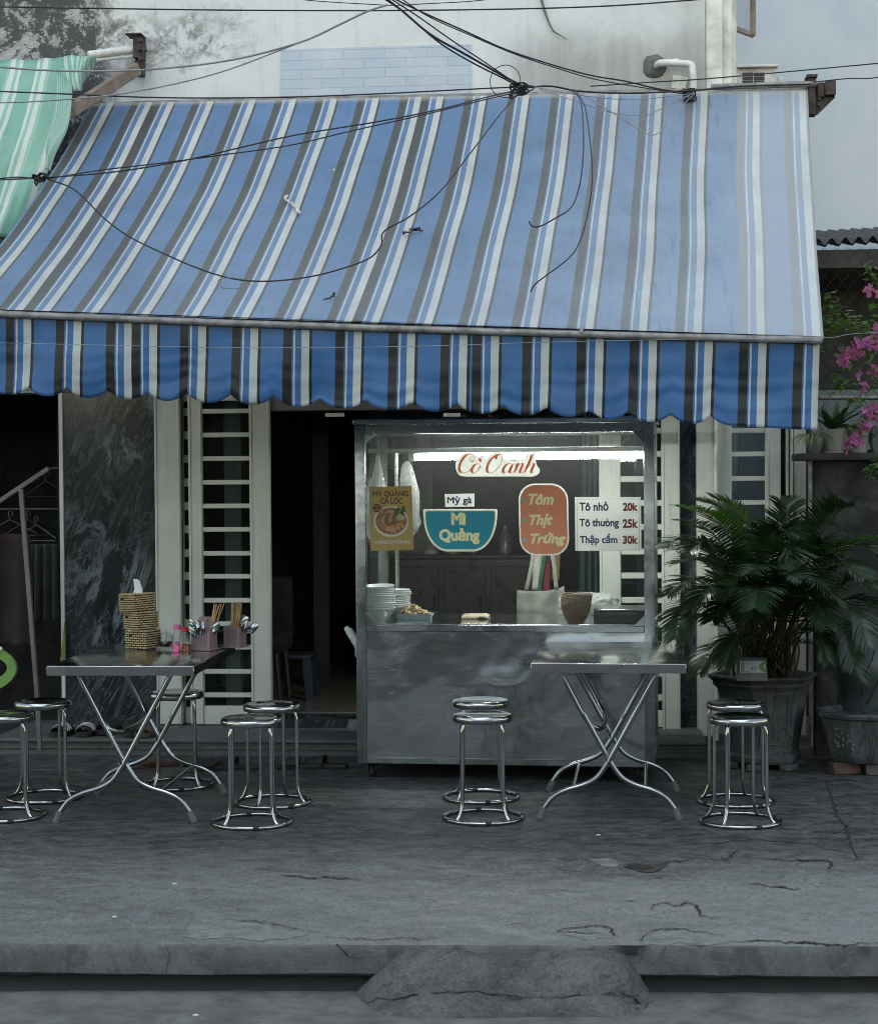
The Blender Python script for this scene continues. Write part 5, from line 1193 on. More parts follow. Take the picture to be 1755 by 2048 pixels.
mb.grid(pk, 60, 30); o = mb.build('plastic_bundle', M['bag_full'], None, smooth=70); o.location = cw((p.x + .10, p.y + .24, ZC + .064)); o.rotation_euler = (0, 0, .1); tag(o, 'plump white plastic bundle lying behind the bamboo baskets', 'bundle')
# black gas stove with steel lid
p = cz(1240, 1245, ZC); q = cz(1190, 1245, ZC); st_ = thing('gas_stove', 'black boxy stove with flat steel lid at the end of the counter', 'stove', cw((HW - .17, .30, ZC)), CRZ)
a, b = cp(1186, 1245, .13).x, HW - .06; cx_ = (a + b) / 2 - (HW - .17); hw = (b - a) / 2
mb = MB(); mb.box2((cx_ - hw, -.16, 0), (cx_ + hw, .16, .062), .008, seg=2); mb.box2((cx_ - hw + .01, -.166, .03), (cx_ + hw - .01, -.161, .034)); body = mb.build('body', M['black_plastic'], st_)
mb = MB(); mb.box2((cx_ - hw + .0, -.165, .064), (cx_ + hw - .0, .19, .073), .003); mb.build('lid', M['frame_steel'], st_)
# a dry twig poking over the lamp
mb = MB(); P = [cp(1205, 915, .2), cp(1220, 900, .2), cp(1245, 885, .2), cp(1266, 864, .2)]; mb.tube([CM @ q for q in catmull(P, 4)], .0015, 5); mb.tube([CM @ q for q in (cp(1225, 896, .2), cp(1250, 889, .2))], .001, 5); tag(mb.build('dry_twig', mat('dry_twig', (.3, .2, .08), .8)), 'thin dry twig caught above the lit tube in the cart', 'twig')
fl = thing('fallen_blossom', 'wilted purple bougainvillea petal on the cart roof', 'petal', cw((cp(925, 845, .2).x, .2, zt + .031)))
mb = MB()
for i in range(5):
    a = i * 1.3; mb.poly([(0, 0, .002), (.02 * math.cos(a), .02 * math.sin(a), .012), (.026 * math.cos(a + .5), .026 * math.sin(a + .5), .02), (.018 * math.cos(a + 1), .018 * math.sin(a + 1), .008)])
pet = mb.build('petal', mat('wilted_petal', (.12, .05, .14), .7), fl)
f2 = copy_tree(fl); f2.location = cw((cp(985, 840, .3).x, .3, zt + .031)); f2.rotation_euler = (.2, 0, 2); f2['label'] = 'larger wilted purple blossom near the middle of the cart roof'; f2.scale = (1.4, 1.4, 1.6)
fl['group'] = f2['group'] = 'wilted blossoms on the cart roof'

# ------------------------------------------------------------------ dim interior seen through the glass and the doorway
ck = thing('wall_clock', 'dark carved pendulum clock on the inner wall', 'clock', (at(803, 925, 12.85).x, 12.88, at(803, 925, 12.85).z))
mb = MB(); W_ = lambda x, y: at(x, y, 12.86)
pr = [W_(x, y) for x, y in ((770, 848), (774, 838), (790, 832), (806, 826), (822, 832), (838, 838), (843, 848), (830, 852), (782, 852))]; mb.prism([(p.x, p.z) for p in pr], Matrix.Translation((0, 12.84, 0)), .05)
pr = [W_(x, y) for x, y in ((788, 862), (826, 862), (834, 876), (820, 890), (794, 890), (782, 876))]; mb.prism([(p.x, p.z) for p in pr], Matrix.Translation((0, 12.84, 0)), .05)
c = W_(803, 922); mb.bm.verts.ensure_lookup_table()
pr = [(c.x + .125 * math.cos(t * .2), c.z + .125 * math.sin(t * .2)) for t in range(31)]; mb.prism(pr, Matrix.Translation((0, 12.83, 0)), .06)
pr = [W_(x, y) for x, y in ((785, 966), (822, 962), (845, 975), (838, 984), (803, 990), (778, 980))]; mb.prism([(p.x, p.z) for p in pr], Matrix.Translation((0, 12.84, 0)), .05)
mb.build('case', M['wood_dark'], ck, True)
mb = MB(); mb.prism([(c.x + .09 * math.cos(t * .2), c.z + .09 * math.sin(t * .2)) for t in range(31)], Matrix.Translation((0, 12.822, 0)), .006); fc = mb.build('face', mat('dim_clock_face', (.16, .16, .15), .5), ck, True)
mb = MB(); mb.tube([(c.x, 12.818, c.z), (c.x + .01, 12.818, c.z + .06)], .003, 4); mb.tube([(c.x, 12.818, c.z), (c.x + .045, 12.818, c.z - .01)], .003, 4); o = mb.build('hand', M['black'], ck, True); o.parent = fc
cb = thing('cabinet', 'low dark wood cabinet deep inside behind the cart', 'cabinet', (-.95, 12.6, .156))
def cab(x0, x1, y0, Yc): 
    A, B = at(x0, y0, Yc), at(x1, 1290, Yc); return A.x, B.x, A.z
x0, x1, z1 = cab(790, 1070, 1118, 12.5); mb = MB(); mb.box2((x0, 12.5, .157), (x1, 12.88, z1), .006); mb.box2((x0 - .03, 12.47, z1 + .001), (x1 + .03, 12.89, z1 + .03), .006); mb.build('carcass', M['wood_dark'], cb, True)
for i in range(3):
    a_ = lerp(x0, x1, i / 3) + .02; b_ = lerp(x0, x1, (i + 1) / 3) - .02; mb = MB(); mb.box2((a_, 12.486, .24), (b_, 12.498, z1 - .05), .004); d_ = mb.build('door', M['wood_dark'], cb, True)
    mb = MB(); mb.tube([(b_ - .03, 12.475, z1 - .25), (b_ - .03, 12.475, z1 - .35)], .006, 6); o = mb.build('handle', M['chrome'], cb, True); o.parent = d_
ZB = z1 + .031
for px_, h_, r_, col, nm, lab in ((946, .16, .028, (.10, .05, .03), 'glass_bottle', 'dark bottle standing on the cabinet inside'), (905, .11, .05, (.16, .10, .04), 'storage_tin', 'squat brown tin standing on the cabinet inside'), (860, .05, .06, (.2, .2, .19), 'small_dish', 'small pale dish on the cabinet inside'), (1010, .19, .045, (.08, .08, .085), 'plastic_jug', 'grey jug standing on the cabinet inside')):
    q = at(px_, 1100, 12.65); mb = MB(); mb.lathe([(0, 0), (r_, 0), (r_, h_ * .6), (r_ * .45, h_ * .8), (r_ * .45, h_), (0, h_)], 16); o = mb.build(nm, mat('dim_' + nm, col, .3)); o.location = (q.x, 12.65, ZB); tag(o, lab, nm.split('_')[1])
q = at(905, 1040, 12.88); mb = MB(); A, B = at(890, 1020, 12.87), at(965, 1075, 12.87)
# drapes
def drape(name, label, x0, x1, y0, y1, Yd, m, folds, amp=.03, taper=0.0):
    A, B = at(x0, y0, Yd), at(x1, y1, Yd)
    def fn(u, v):
        c_ = (A.x + B.x) / 2; w_ = (B.x - A.x) / 2 * (1 + taper * (v - .5) * 2)
        return (c_ + (u - .5) * 2 * w_ + taper * .0, Yd + amp * math.sin(u * folds * 6.28 + v * .8) * (.6 + .4 * v) + .01 * mnoise.noise((u * 5, v * 5, 2)), lerp(A.z, B.z, v))
    mb = MB(); mb.grid(fn, 60, 24); o = mb.build(name, m, None, smooth=80, recalc=False); s_ = o.modifiers.new('t', 'SOLIDIFY'); s_.thickness = .004
    return tag(o, label, 'curtain' if 'curtain' in name else name.split('_')[-1])
drape('teal_curtain', 'teal curtain gathered behind the cream door leaf', 1160, 1206, 800, 1215, 11.65, M['teal_cloth'], 4, .035, .25)
q0 = thing('tote_bag', 'pale canvas tote bag hanging behind the orange sign', 'bag', at(1083, 1230, 11.0))
mb = MB(); Yt = 10.95; o_ = [at(x, y, Yt) for x, y in ((1037, 1182), (1060, 1176), (1070, 1172), (1100, 1176), (1127, 1172), (1130, 1226), (1128, 1262), (1034, 1262))]
def tote(u, v):
    tl, tr_, bl, br2 = at(1036, 1180, Yt), at(1128, 1174, Yt), at(1034, 1275, Yt), at(1130, 1275, Yt); p_ = lerp(lerp(tl, tr_, u), lerp(bl, br2, u), v)
    return p_ + Vector((0, .02 * math.sin(u * 9 + v * 2) + .02 * mnoise.noise((u * 5, v * 4, 7)) - .05 * math.sin(math.pi * u), -.012 * math.sin(u * math.pi) * (1 - v)))
mb.grid(tote, 30, 16); cv = mat('canvas', (.25, .25, .22), .9, bump=.2, bscale=300); o = mb.build('body', cv, q0, True, smooth=80); s_ = o.modifiers.new('t', 'SOLIDIFY'); s_.thickness = .02
mb = MB()
for a_, b_ in (((1052, 1180), (1068, 1090)), ((1112, 1178), (1100, 1090))):
    P = [at(*a_, Yt - .03), at((a_[0] + b_[0]) / 2 + 2, (a_[1] + b_[1]) / 2, Yt - .02), at(*b_, Yt)]; ribbon_mesh(mb, catmull(P, 5), .025, lambda i: Vector((1, 0, 0)))
o = mb.build('strap', cv, q0, True, smooth=60); s_ = o.modifiers.new('t', 'SOLIDIFY'); s_.thickness = .004
def towel(name, label, pts, m, w_):
    mb = MB(); P = catmull([at(x, y, Y_) for x, y, Y_ in pts], 6); ribbon_mesh(mb, P, w_, lambda i: Vector((1, .25 * math.sin(i * .5), 0)).normalized()); o = mb.build(name, m, None, smooth=80); s_ = o.modifiers.new('t', 'SOLIDIFY'); s_.thickness = .012; return tag(o, label, 'cloth')
towel('hanging_cloth', 'maroon cloth strip hanging inside the tote bag opening', [(1094, 1085, 11.02), (1093, 1130, 11.02), (1092, 1185, 11.02)], mat('maroon_cloth', (.15, .02, .03), .9), .045)
towel('hanging_cloth', 'green cloth strip hanging beside the maroon one', [(1091, 1100, 11.0), (1084, 1140, 11.0), (1078, 1186, 11.0)], mat('green_cloth', (.02, .10, .05), .9), .022)
towel('hanging_cloth', 'white cloth hanging above the tote bag', [(1076, 1080, 11.03), (1075, 1130, 11.03), (1073, 1180, 11.03)], mat('white_cloth', (.5, .5, .45), .9), .055)
towel('hanging_cloth', 'mustard brown cloth hanging behind the tote bag', [(1110, 1090, 11.04), (1111, 1120, 11.04), (1110, 1160, 11.04)], mat('mustard_cloth', (.16, .12, .05), .9), .05)
ch = thing('interior_chair', 'dark upholstered chair with pale wooden leg just inside the doorway', 'chair', at(560, 1395, 11.75))
bq = ch.location; mb = MB(); mb.box2((bq.x - .18, 11.60, .50), (bq.x + .05, 12.0, .62), .04, seg=3); mb.box2((bq.x - .2, 11.92, .55), (bq.x + .05, 12.02, .98), .04, seg=3); mb.build('upholstery', mat('dark_green_fabric', (.006, .008, .0075), .9), ch, True)
for dx, dy in ((.015, 11.63), (.015, 11.97), (-.16, 11.63), (-.16, 11.97)): mb = MB(); mb.tube([(bq.x + dx - .02, dy, .5), (bq.x + dx + .012, dy - .01, .157)], [.02, .013], 8); mb.build('leg', M['wood_leg'], ch, True)
bl = thing('plastic_stool', 'faded blue plastic stool beside the dark chair in the doorway', 'stool', (at(590, 1390, 12.1).x, 12.1, .157))
mb = MB(); mb.box2((-.13, -.13, .27), (.13, .13, .30), .015, seg=2); bm_ = mat('dusty_blue_plastic', (.020, .026, .042), .5); mb.build('seat', bm_, bl)
for sx in (-1, 1):
    for sy in (-1, 1):
        mb = MB(); loft(mb, [[Vector((sx * (.10 + .02) + dx * .025, sy * .12 + dy * .02, 0)) for dx, dy in ((-1, -1), (1, -1), (1, 1), (-1, 1))], [Vector((sx * .10 + dx * .03, sy * .10 + dy * .025, .271)) for dx, dy in ((-1, -1), (1, -1), (1, 1), (-1, 1))]], True, True); mb.build('leg', bm_, bl)
# ================================================================== STOOLS
def make_stool():
    root = thing('steel_stool', 'x', 'stool', group='round steel stools')
    mb = MB(); mb.lathe([(0, .498), (.105, .499), (.120, .503), (.134, .503), (.1415, .498), (.144, .488), (.143, .474), (.139, .468), (.136, .470), (.138, .486), (.132, .494), (.10, .490), (0, .489)], 48); mb.build('seat', M['seat_steel'], root, smooth=60)
    for k_ in range(4):
        a = R_(45 + 90 * k_); c, s_ = math.cos(a), math.sin(a)
        P = [(r * c, r * s_, z) for r, z in ((.098, .486), (.116, .474), (.131, .445), (.135, .40), (.136, .25), (.137, .10), (.145, .062), (.160, .030), (.176, .014))]
        mb = MB(); mb.tube(catmull(P, 4), .0088, 10); mb.build('leg', M['chrome'], root, smooth=70)
    mb = MB(); mb.tube([(.186 * math.cos(2 * math.pi * i / 48), .186 * math.sin(2 * math.pi * i / 48), .0105) for i in range(48)], .0095, 10, closed=True); ring = mb.build('foot_ring', M['chrome'], root, smooth=70)
    for k_ in range(4):
        a = R_(8 + 90 * k_); mb = MB(); mb.tube([(.186 * math.cos(a + d), .186 * math.sin(a + d), .0105) for d in (-.075, 0, .075)], .0115, 10); o = mb.build('rubber_clip', M['black_rubber'], ring, smooth=60)
    return root
proto = make_stool(); first_s = True
for (x, y, rz, lab) in (
    (504, 1647, 8, 'steel stool nearest the street beside the table with the woven tissue boxes'),
    (545, 1607, 30, 'steel stool half hidden behind its twin, before the dark doorway'),
    (354, 1572, 12, 'steel stool standing behind the crossed legs of the table with the tissue boxes'),
    (88, 1597, 25, 'steel stool before the striped slides on the step'),
    (10, 1634, 18, 'steel stool cut by the picture edge beside the green plastic chair'),
    (966, 1638, 3, 'steel stool standing before the middle of the cart, the one nearer the street'),
    (962, 1597, 6, 'steel stool tucked behind another one right against the cart'),
    (1480, 1645, 14, 'steel stool before the big hexagonal palm pot, the one nearer the street'),
    (1471, 1605, 26, 'steel stool pushed close to the big hexagonal palm pot behind another stool')):
    o = proto if first_s else copy_tree(proto); first_s = False
    o.location = onz(x, y, 0); o.rotation_euler = (0, 0, R_(rz)); o['label'] = lab

# ================================================================== FOLDING TABLES
def make_table(W, D):
    root = thing('folding_table', 'x', 'table', group='folding steel tables')
    mb = MB(); mb.box2((-W / 2, -D / 2, .7455), (W / 2, D / 2, .750), .0015, seg=2)
    for a, b in (((-W / 2, -D / 2 - .0015, .706), (W / 2, -D / 2 + .002, .7485)), ((-W / 2, D / 2 - .002, .706), (W / 2, D / 2 + .0015, .7485)), ((-W / 2 - .0015, -D / 2, .706), (-W / 2 + .002, D / 2, .7485)), ((W / 2 - .002, -D / 2, .706), (W / 2 + .0015, D / 2, .7485))): mb.box2(a, b, .0008)
    mb.box2((-W / 2 + .004, -D / 2 + .004, .735), (W / 2 - .004, D / 2 - .004, .744))
    mb.build('tabletop', M['table_steel'], root)
    S_ = [(-.325, .012), (-.305, .055), (-.262, .108), (-.20, .140), (-.12, .165), (-.058, .200), (-.012, .262), (.03, .335)]
    def leg(s_, y, top, dy=0.0):
        P = [Vector((s_ * x, y, z)) for x, z in S_]; e = Vector((s_ * .235, y + dy, .715)); st = P[-1]
        f = (top - st.z) / (.715 - st.z); P = catmull(P, 5) + [lerp(st, e, f * .5), lerp(st, e, f)]
        mb = MB(); mb.tube(P, .0125, 12); lg = mb.build('leg', M['chrome'], root, smooth=70)
        mb = MB(); f0 = P[0]; d = (P[0] - P[2]).normalized(); mb.tube([f0 - d * .045, f0 + d * .012], [.0155, .018], 12); mb.build('rubber_foot', M['grey_rubber'], lg)
    y0, y1 = -.485, .29
    leg(1, y0 - .013, .712); leg(-1, y0 + .013, .50); leg(-1, y1 + .013, .712); leg(1, y1 - .013, .712)
    mb = MB(); mb.tube(catmull([(-.235, y0 + .05, .71), (-.165, y0 + .05, .57), (-.10, y0 + .05, .455), (-.055, y0 + .09, .42), (-.03, y0 + .2, .415), (-.03, y1 - .25, .415), (-.045, y1 - .1, .43), (-.09, y1 - .06, .50), (-.20, y1 - .06, .71)], 5), .0125, 10); mb.build('folding_bar', M['chrome'], root, smooth=70)
    for sx in (-1, 1):
        mb = MB(); mb.tube([(sx * .17, y0 + sx * .012, .145), (sx * .17, y1, .145)], .0095, 10); mb.build('brace', M['chrome'], root, smooth=70)
    mb = MB(); mb.tube([(-.02, y0 - .03, .285), (-.02, y0 + .035, .285)], .006, 8); mb.tube([(-.02, y1 - .03, .285), (-.02, y1 + .035, .285)], .006, 8); mb.tube([(.22, y0 - .02, .70), (.22, y1, .70)], .010, 8); mb.build('pivot_rod', M['chrome'], root)
    return root
t1 = make_table(.70, 1.10); t1.location = (-2.262, 9.005, 0); t1.rotation_euler = (0, 0, R_(1.2)); t1['label'] = 'folding steel table carrying the woven tissue boxes and chopsticks, on crossed tube legs'
t2 = make_table(.722, 1.16); t2.location = (.052, 9.20, 0); t2.rotation_euler = (0, 0, R_(-1.6)); t2['label'] = 'bare folding steel table on crossed tube legs standing before the cart'

# ------------------------------------------------------------------ things on the laid table
TZ = .7505
M['weave'] = mat('bleached_bamboo_slat', (.40, .31, .17), .55, var=.22, scale=30); M['weave_core'] = mat('dark_woven_core', (.030, .022, .015), .9)
def woven_box(s, h):
    mb = MB(); mb.box2((-s / 2 + .004, -s / 2 + .004, .002), (s / 2 - .004, s / 2 - .004, h - .004), mi=1)
    rows = 8; rh = h / rows; rr = random.Random(int(s * 1e4))
    for side in range(4):
        rot = Matrix.Rotation(side * math.pi / 2, 3, 'Z')
        for r in range(rows):
            n = 5; bw_ = s / n; off = (r % 2) * bw_ * .5
            for c in range(-1, n + 1):
                a, b = -s / 2 + c * bw_ + off + .0018, -s / 2 + (c + 1) * bw_ + off - .0018; a, b = max(a, -s / 2), min(b, s / 2)
                if b - a < .004: continue
                mb.box(rot @ Vector(((a + b) / 2, -s / 2 + .001 + rr.uniform(-.0006, .0006), (r + .5) * rh + rr.uniform(-.0006, .0006))), (b - a, .005, rh * .60), rot, .0014)
        for sx in (-1,):
            for r in range(rows): mb.box(rot @ Vector((sx * s / 2, -s / 2, (r + .5) * rh)), (.006, .006, rh * .66), rot, .002)
    for i in range(9):
        y = lerp(-s / 2 + .01, s / 2 - .01, i / 8); mb.box((0, y, h - .003), (s - .012, s / 9 * .62, .004), None, .001)
    return mb
p = onz(278, 1298, TZ)
zz = TZ
for i, (rz, h, dx, dy, lab) in enumerate(((24, .098, .008, .06, 'woven bamboo tissue box at the bottom of the stack of three'), (44, .094, .0, .06, 'woven bamboo tissue box in the middle of the stack of three'), (40, .092, -.022, .06, 'topmost woven bamboo tissue box with a white tissue sticking out'))):
    o = woven_box(.130, h).build('tissue_box', [M['weave'], M['weave_core']], None, smooth=0); o.location = (p.x + dx, p.y + dy, zz); o.rotation_euler = (.012 * i, -.02 * i, R_(-rz)); zz += h + .0015
    tag(o, lab, 'tissue box', 'stacked woven tissue boxes')
    mb = MB(); mb.tube([(-.03, -.068, h * .72), (-.03, -.074, h * .70)], [.007, .006], 8); c = mb.build('knot_button', M['wood_dark'], o)
    top_box = o
mb = MB()
mb.grid(lambda u, v: (lerp(-.028, .030, u) * (1 - .45 * v), .012 * math.sin(u * 7 + v * 2) * (1 - .3 * v), v * .038 * (1 + .35 * math.sin(u * 3.1))), 14, 8); ti = mb.build('tissue', mat('white_tissue', (.70, .72, .74), .9, var=.05), top_box, smooth=80); ti.location = (0, 0, .092 - .004); ti.scale = (1.3, 1.3, 1.5); s_ = ti.modifiers.new('t', 'SOLIDIFY'); s_.thickness = .002
# glass jar of chilli
p = onz(328, 1297, TZ); jr = thing('chilli_jar', 'round glass jar with dark red chilli and a lid knob', 'jar', (p.x, p.y + .04, TZ))
mb = MB(); mb.lathe([(0, .002), (.022, .001), (.026, .004), (.038, .022), (.042, .040), (.038, .056), (.034, .060), (.036, .040), (.032, .020), (.02, .006), (0, .006)], 28); mb.build('glass_body', M['clear'], jr)
mb = MB(); mb.lathe([(0, .007), (.020, .007), (.033, .021), (.036, .031), (0, .033)], 24); mb.build('chilli', mat('dark_chilli_paste', (.075, .014, .008), .35), jr)
mb = MB(); mb.lathe([(.039, .060), (.037, .066), (.022, .076), (.006, .080), (.004, .086), (.007, .091), (0, .094)], 24); mb.build('lid', M['clear'], jr)
mb = MB(); mb.tube([(0, 0, .025), (.004, 0, .085)], .002, 6); mb.build('spoon', M['chrome'], jr)
# squeeze bottles
def bottle(px_, py_, name, label, cap, sauce, hgt, base_box=None):
    p = onz(px_, py_, TZ); r = thing(name, label, 'bottle', (p.x, p.y + .02, TZ))
    mb = MB(); mb.lathe([(0, .001), (.028, .001), (.030, .004), (.030, .040), (.027, .060), (.018, .085), (.015, .100), (.015, hgt), (0, hgt)], 24); mb.build('bottle_body', M['clear'], r)
    mb = MB(); mb.lathe([(0, .003), (.0285, .003), (.0285, .036), (0, .037)], 24); mb.build('sauce', sauce, r)
    mb = MB(); mb.lathe([(0, hgt - .012), (.019, hgt - .012), (.0195, hgt + .010), (.017, hgt + .012), (0, hgt + .012)], 20); mb.build('cap', cap, r)
    mb = MB()
    for k_ in range(9):
        a = k_ * .698; mb.poly([(.029 * math.cos(a - .3), .029 * math.sin(a - .3), .038), (.029 * math.cos(a + .3), .029 * math.sin(a + .3), .038), (.046 * math.cos(a + .1), .046 * math.sin(a + .1), .092)])
    mb.build('film_wrap', M['bag_clear'], r, smooth=0); return r
red = mat('red_plastic', (.42, .02, .03), .35, var=.05); pink = mat('pink_plastic', (.62, .13, .30), .4, var=.05)
bottle(368, 1303, 'sauce_bottle', 'clear sauce bottle with red cap and red chilli sauce', red, mat('red_sauce', (.19, .018, .016), .2), .110)
bottle(353, 1299, 'sauce_bottle', 'clear bottle with pink cap standing behind the red capped one', pink, pink, .114)
p = onz(357, 1305, TZ); mb = MB(); mb.box((p.x - .012, p.y + .0, TZ + .016), (.030, .016, .030), None, .003); tag(mb.build('paper_packet', pink), 'bright pink packet lying against the sauce bottles', 'packet')
# mauve openwork cutlery caddies
M['mauve'] = mat('mauve_plastic', (.21, .155, .17), .45, var=.06)
def caddy(x, y, w_, d_, h_, rz, label):
    r = thing('cutlery_caddy', label, 'caddy', (x, y, TZ), rz, 'mauve plastic cutlery caddies')
    mb = MB(); t = .003; mb.box2((-w_ / 2 - .012, -d_ / 2 - .012, .0005), (w_ / 2 + .012, d_ / 2 + .012, .007), .002)
    # front wall pierced with rows of holes: thin bars crossing
    def pierced(x0, x1, yy, z0, z1, alongx=True):
        n = max(4, int(abs(x1 - x0) / .0085))
        for i in range(n + 1):
            q = lerp(x0, x1, i / n); c = (q, yy, (z0 + z1) / 2) if alongx else (yy, q, (z0 + z1) / 2); mb.box(c, (.0042, t, z1 - z0) if alongx else (t, .0042, z1 - z0))
        m_ = max(4, int((z1 - z0) / .0085))
        for j in range(m_ + 1):
            z = lerp(z0, z1, j / m_); c = ((x0 + x1) / 2, yy, z) if alongx else (yy, (x0 + x1) / 2, z); mb.box(c, (x1 - x0, t * .9, .0042) if alongx else (t * .9, x1 - x0, .0042))
    pierced(-w_ / 2 + .012, w_ / 2 - .012, -d_ / 2, .014, h_ - .014)
    mb.box2((-w_ / 2 + .01, -d_ / 2 + .004, .012), (w_ / 2 - .01, -d_ / 2 + .0055, h_ - .012))
    for a, b in (((-w_ / 2, .007), (-w_ / 2 + .012, h_)), ((w_ / 2 - .012, .007), (w_ / 2, h_)), ((-w_ / 2 + .012, .007), (w_ / 2 - .012, .014)), ((-w_ / 2 + .012, h_ - .014), (w_ / 2 - .012, h_))): mb.box2((a[0], -d_ / 2 - .002, a[1]), (b[0], -d_ / 2 + .002, b[1]), .0006)
    for sx in (-1, 1):
        mb.box2((sx * w_ / 2 - .0015, -d_ / 2 + .002, .007), (sx * w_ / 2 + .0015, d_ / 2, h_))
        for i in range(7): yy = lerp(-d_ / 2 + .008, d_ / 2 - .008, i / 6); mb.box2((sx * w_ / 2 - .003, yy - .0025, .012), (sx * w_ / 2 + .003, yy + .0025, h_ - .008))
    mb.build('pierced_box', M['mauve'], r)
    mb = MB(); mb.prism([(-w_ / 2, .007), (w_ / 2, .007), (w_ / 2, h_ + .045), (w_ / 2 - .012, h_ + .056), (-w_ / 2 + .012, h_ + .056), (-w_ / 2, h_ + .045)], Matrix.Translation((0, d_ / 2 - .001, 0)), .004); bk = mb.build('back_plate', M['mauve'], r)
    mb = MB(); mb.tube([(0, d_ / 2 - .0025, h_ + .036), (0, d_ / 2 - .0012, h_ + .036)], .004, 10); mb.build('hanging_hole', M['black'], bk); return r
pa = onz(399, 1302, TZ); pb_ = onz(461, 1297, TZ)
c1 = caddy(pa.x + .012, pa.y + .055, .105, .085, .112, R_(-14), 'mauve caddy full of spoons, the one nearer the sauce bottles')
c2 = caddy(pb_.x + .012, pb_.y + .06, .088, .085, .112, R_(-14), 'mauve caddy holding most of the chopsticks by the table edge')
M['chopstick'] = mat('bamboo_chopstick', (.42, .27, .12), .6, var=.3, scale=20)
def bunch(c, n, x0, x1, lean, length, label, group, rr, yoff=.0):
    base = None
    for i in range(n):
        t = (i + .5) / n; q = c.matrix_basis
        b = c.location + Matrix.Rotation(c.rotation_euler.z, 3, 'Z') @ Vector((lerp(x0, x1, t) * .55 + rr.uniform(-.004, .004), yoff + rr.uniform(-.022, .022), .012))
        e = c.location + Matrix.Rotation(c.rotation_euler.z, 3, 'Z') @ Vector((lerp(x0, x1, t) * 1.45 + lean + rr.uniform(-.016, .016), yoff + rr.uniform(-.026, .03), length + rr.uniform(-.012, .008)))
        mb = MB(); mb.tube([b, e], [.0016, .0024], 5); tag(mb.build('chopstick', M['chopstick']), label, 'chopstick', group)
rr = random.Random(11)
c1.rotation_euler; bunch(c2, 20, -.030, .012, .022, .232, 'bamboo chopstick standing in the caddy by the table edge', 'chopsticks in the caddy by the table edge', rr)
bunch(c1, 12, .010, .040, .030, .236, 'bamboo chopstick standing in the caddy nearer the sauce bottles', 'chopsticks in the caddy by the sauce bottles', rr, .02)
def spoon_mesh():
    mb = MB(); n = 14
    def sp(u, v):
        a = (u - .5) * 2; wd = .024 * math.sqrt(max(0, 1 - (2 * v - 1) ** 2)) ** .8; return (a * wd * (1 - .25 * v), -.008 * (1 - a * a) * math.sin(math.pi * v), .098 + v * .074)
    mb.grid(sp, 8, n); mb.grid(lambda u, v: ((u - .5) * lerp(.010, .006, v), .003 * math.sin(v * 3), lerp(.0, .105, v)), 2, 8)
    o = mb.build('metal_spoon', M['chrome'], None, smooth=80); s_ = o.modifiers.new('t', 'SOLIDIFY'); s_.thickness = .0015; return o
sp0 = spoon_mesh(); fs_ = True
def put_spoon(c, dx, dy, tilt, roll_, rz, lab, group):
    global fs_
    o = sp0 if fs_ else sp0.copy()
    if not fs_: COL.objects.link(o)
    fs_ = False; o.location = c.location + Matrix.Rotation(c.rotation_euler.z, 3, 'Z') @ Vector((dx, dy, .009)); o.rotation_euler = (roll_, tilt, rz); tag(o, lab, 'spoon', group)
L1, G1 = 'steel spoon standing in the mauve caddy nearer the sauce bottles', 'spoons in the caddy by the sauce bottles'
for dx, dy, ti_, ro, rz in ((.022, 0, -.62, .12, .5), (.012, -.012, -.42, .25, -.3), (.004, -.018, -.22, .38, .4), (.02, .01, -.80, .05, .8), (-.02, -.012, .42, .32, -.5), (-.022, -.02, .66, .25, .3)): put_spoon(c1, dx, dy, ti_, ro, rz, L1, G1)
L2, G2 = 'steel spoon leaning over the corner of the caddy by the table edge', 'spoons in the caddy by the table edge'
for dx, dy, ti_, ro, rz in ((-.004, -.01, .40, .20, .5), (-.012, .0, .66, .1, -.4), (-.016, .012, .86, 0, .3)): put_spoon(c2, dx, dy, ti_, ro, rz, L2, G2)

# ================================================================== SLIPPERS AND SHOES
def slipper(name, label, loc, rz, sole_m, strap_m, stripes=None, size=1.0, group=None):
    r = thing(name, label, 'slipper', loc, rz, group)
    outl = [(.045 * s_, y) for s_, y in ((.55, -.13), (.85, -.10), (.8, -.03), (.85, .04), (1.0, .08), (.9, .12), (.5, .14))]; outl = outl + [(-x, y) for x, y in reversed(outl)]
    P = [Vector((x * size, y * size, 0)) for x, y in [(q.x, q.y) for q in catmull([Vector((x, y, 0)) for x, y in outl], 4, True)]]
    mb = MB(); loft(mb, [[p + Vector((0, 0, z)) + p * k_ for p in P] for z, k_ in ((.001, -.04), (.004, 0), (.022, .0), (.026, -.05))], True, True); mb.build('sole', sole_m, r, smooth=50)
    def st(u, v):
        a = math.pi * u; return Vector((.047 * math.cos(a) * size, (lerp(.0, .105, v)) * size, (.018 + (.055 - .02 * v) * math.sin(a) ** .7) * size))
    mb = MB(); mb.grid(st, 20, 8); s0 = mb.build('strap', strap_m, r, smooth=70); m_ = s0.modifiers.new('t', 'SOLIDIFY'); m_.thickness = .006
    if stripes:
        for k_ in range(3):
            mb = MB(); mb.grid(lambda u, v: st(u * .92 + .04, .25 + k_ * .2 + v * .10) * 1.0 + Vector((0, 0, .0058 * math.sin(math.pi * (u * .92 + .04)))) + Vector((.006 * math.cos(math.pi * (u * .92 + .04)), 0, 0)), 20, 1); o = mb.build('stripe', stripes, s0, smooth=70); m_ = o.modifiers.new('t', 'SOLIDIFY'); m_.thickness = .002
    return r
blk = mat('black_foam', (.012, .012, .013), .7); brn = mat('brown_foam', (.060, .035, .028), .8); wht = M['sign_white']
slipper('slide_sandal', 'black slide sandal with white stripes on the step, the one nearer the passage', onz(120, 1474, .0985) + Vector((0, .12, 0)), R_(170), blk, blk, wht, 1.05)
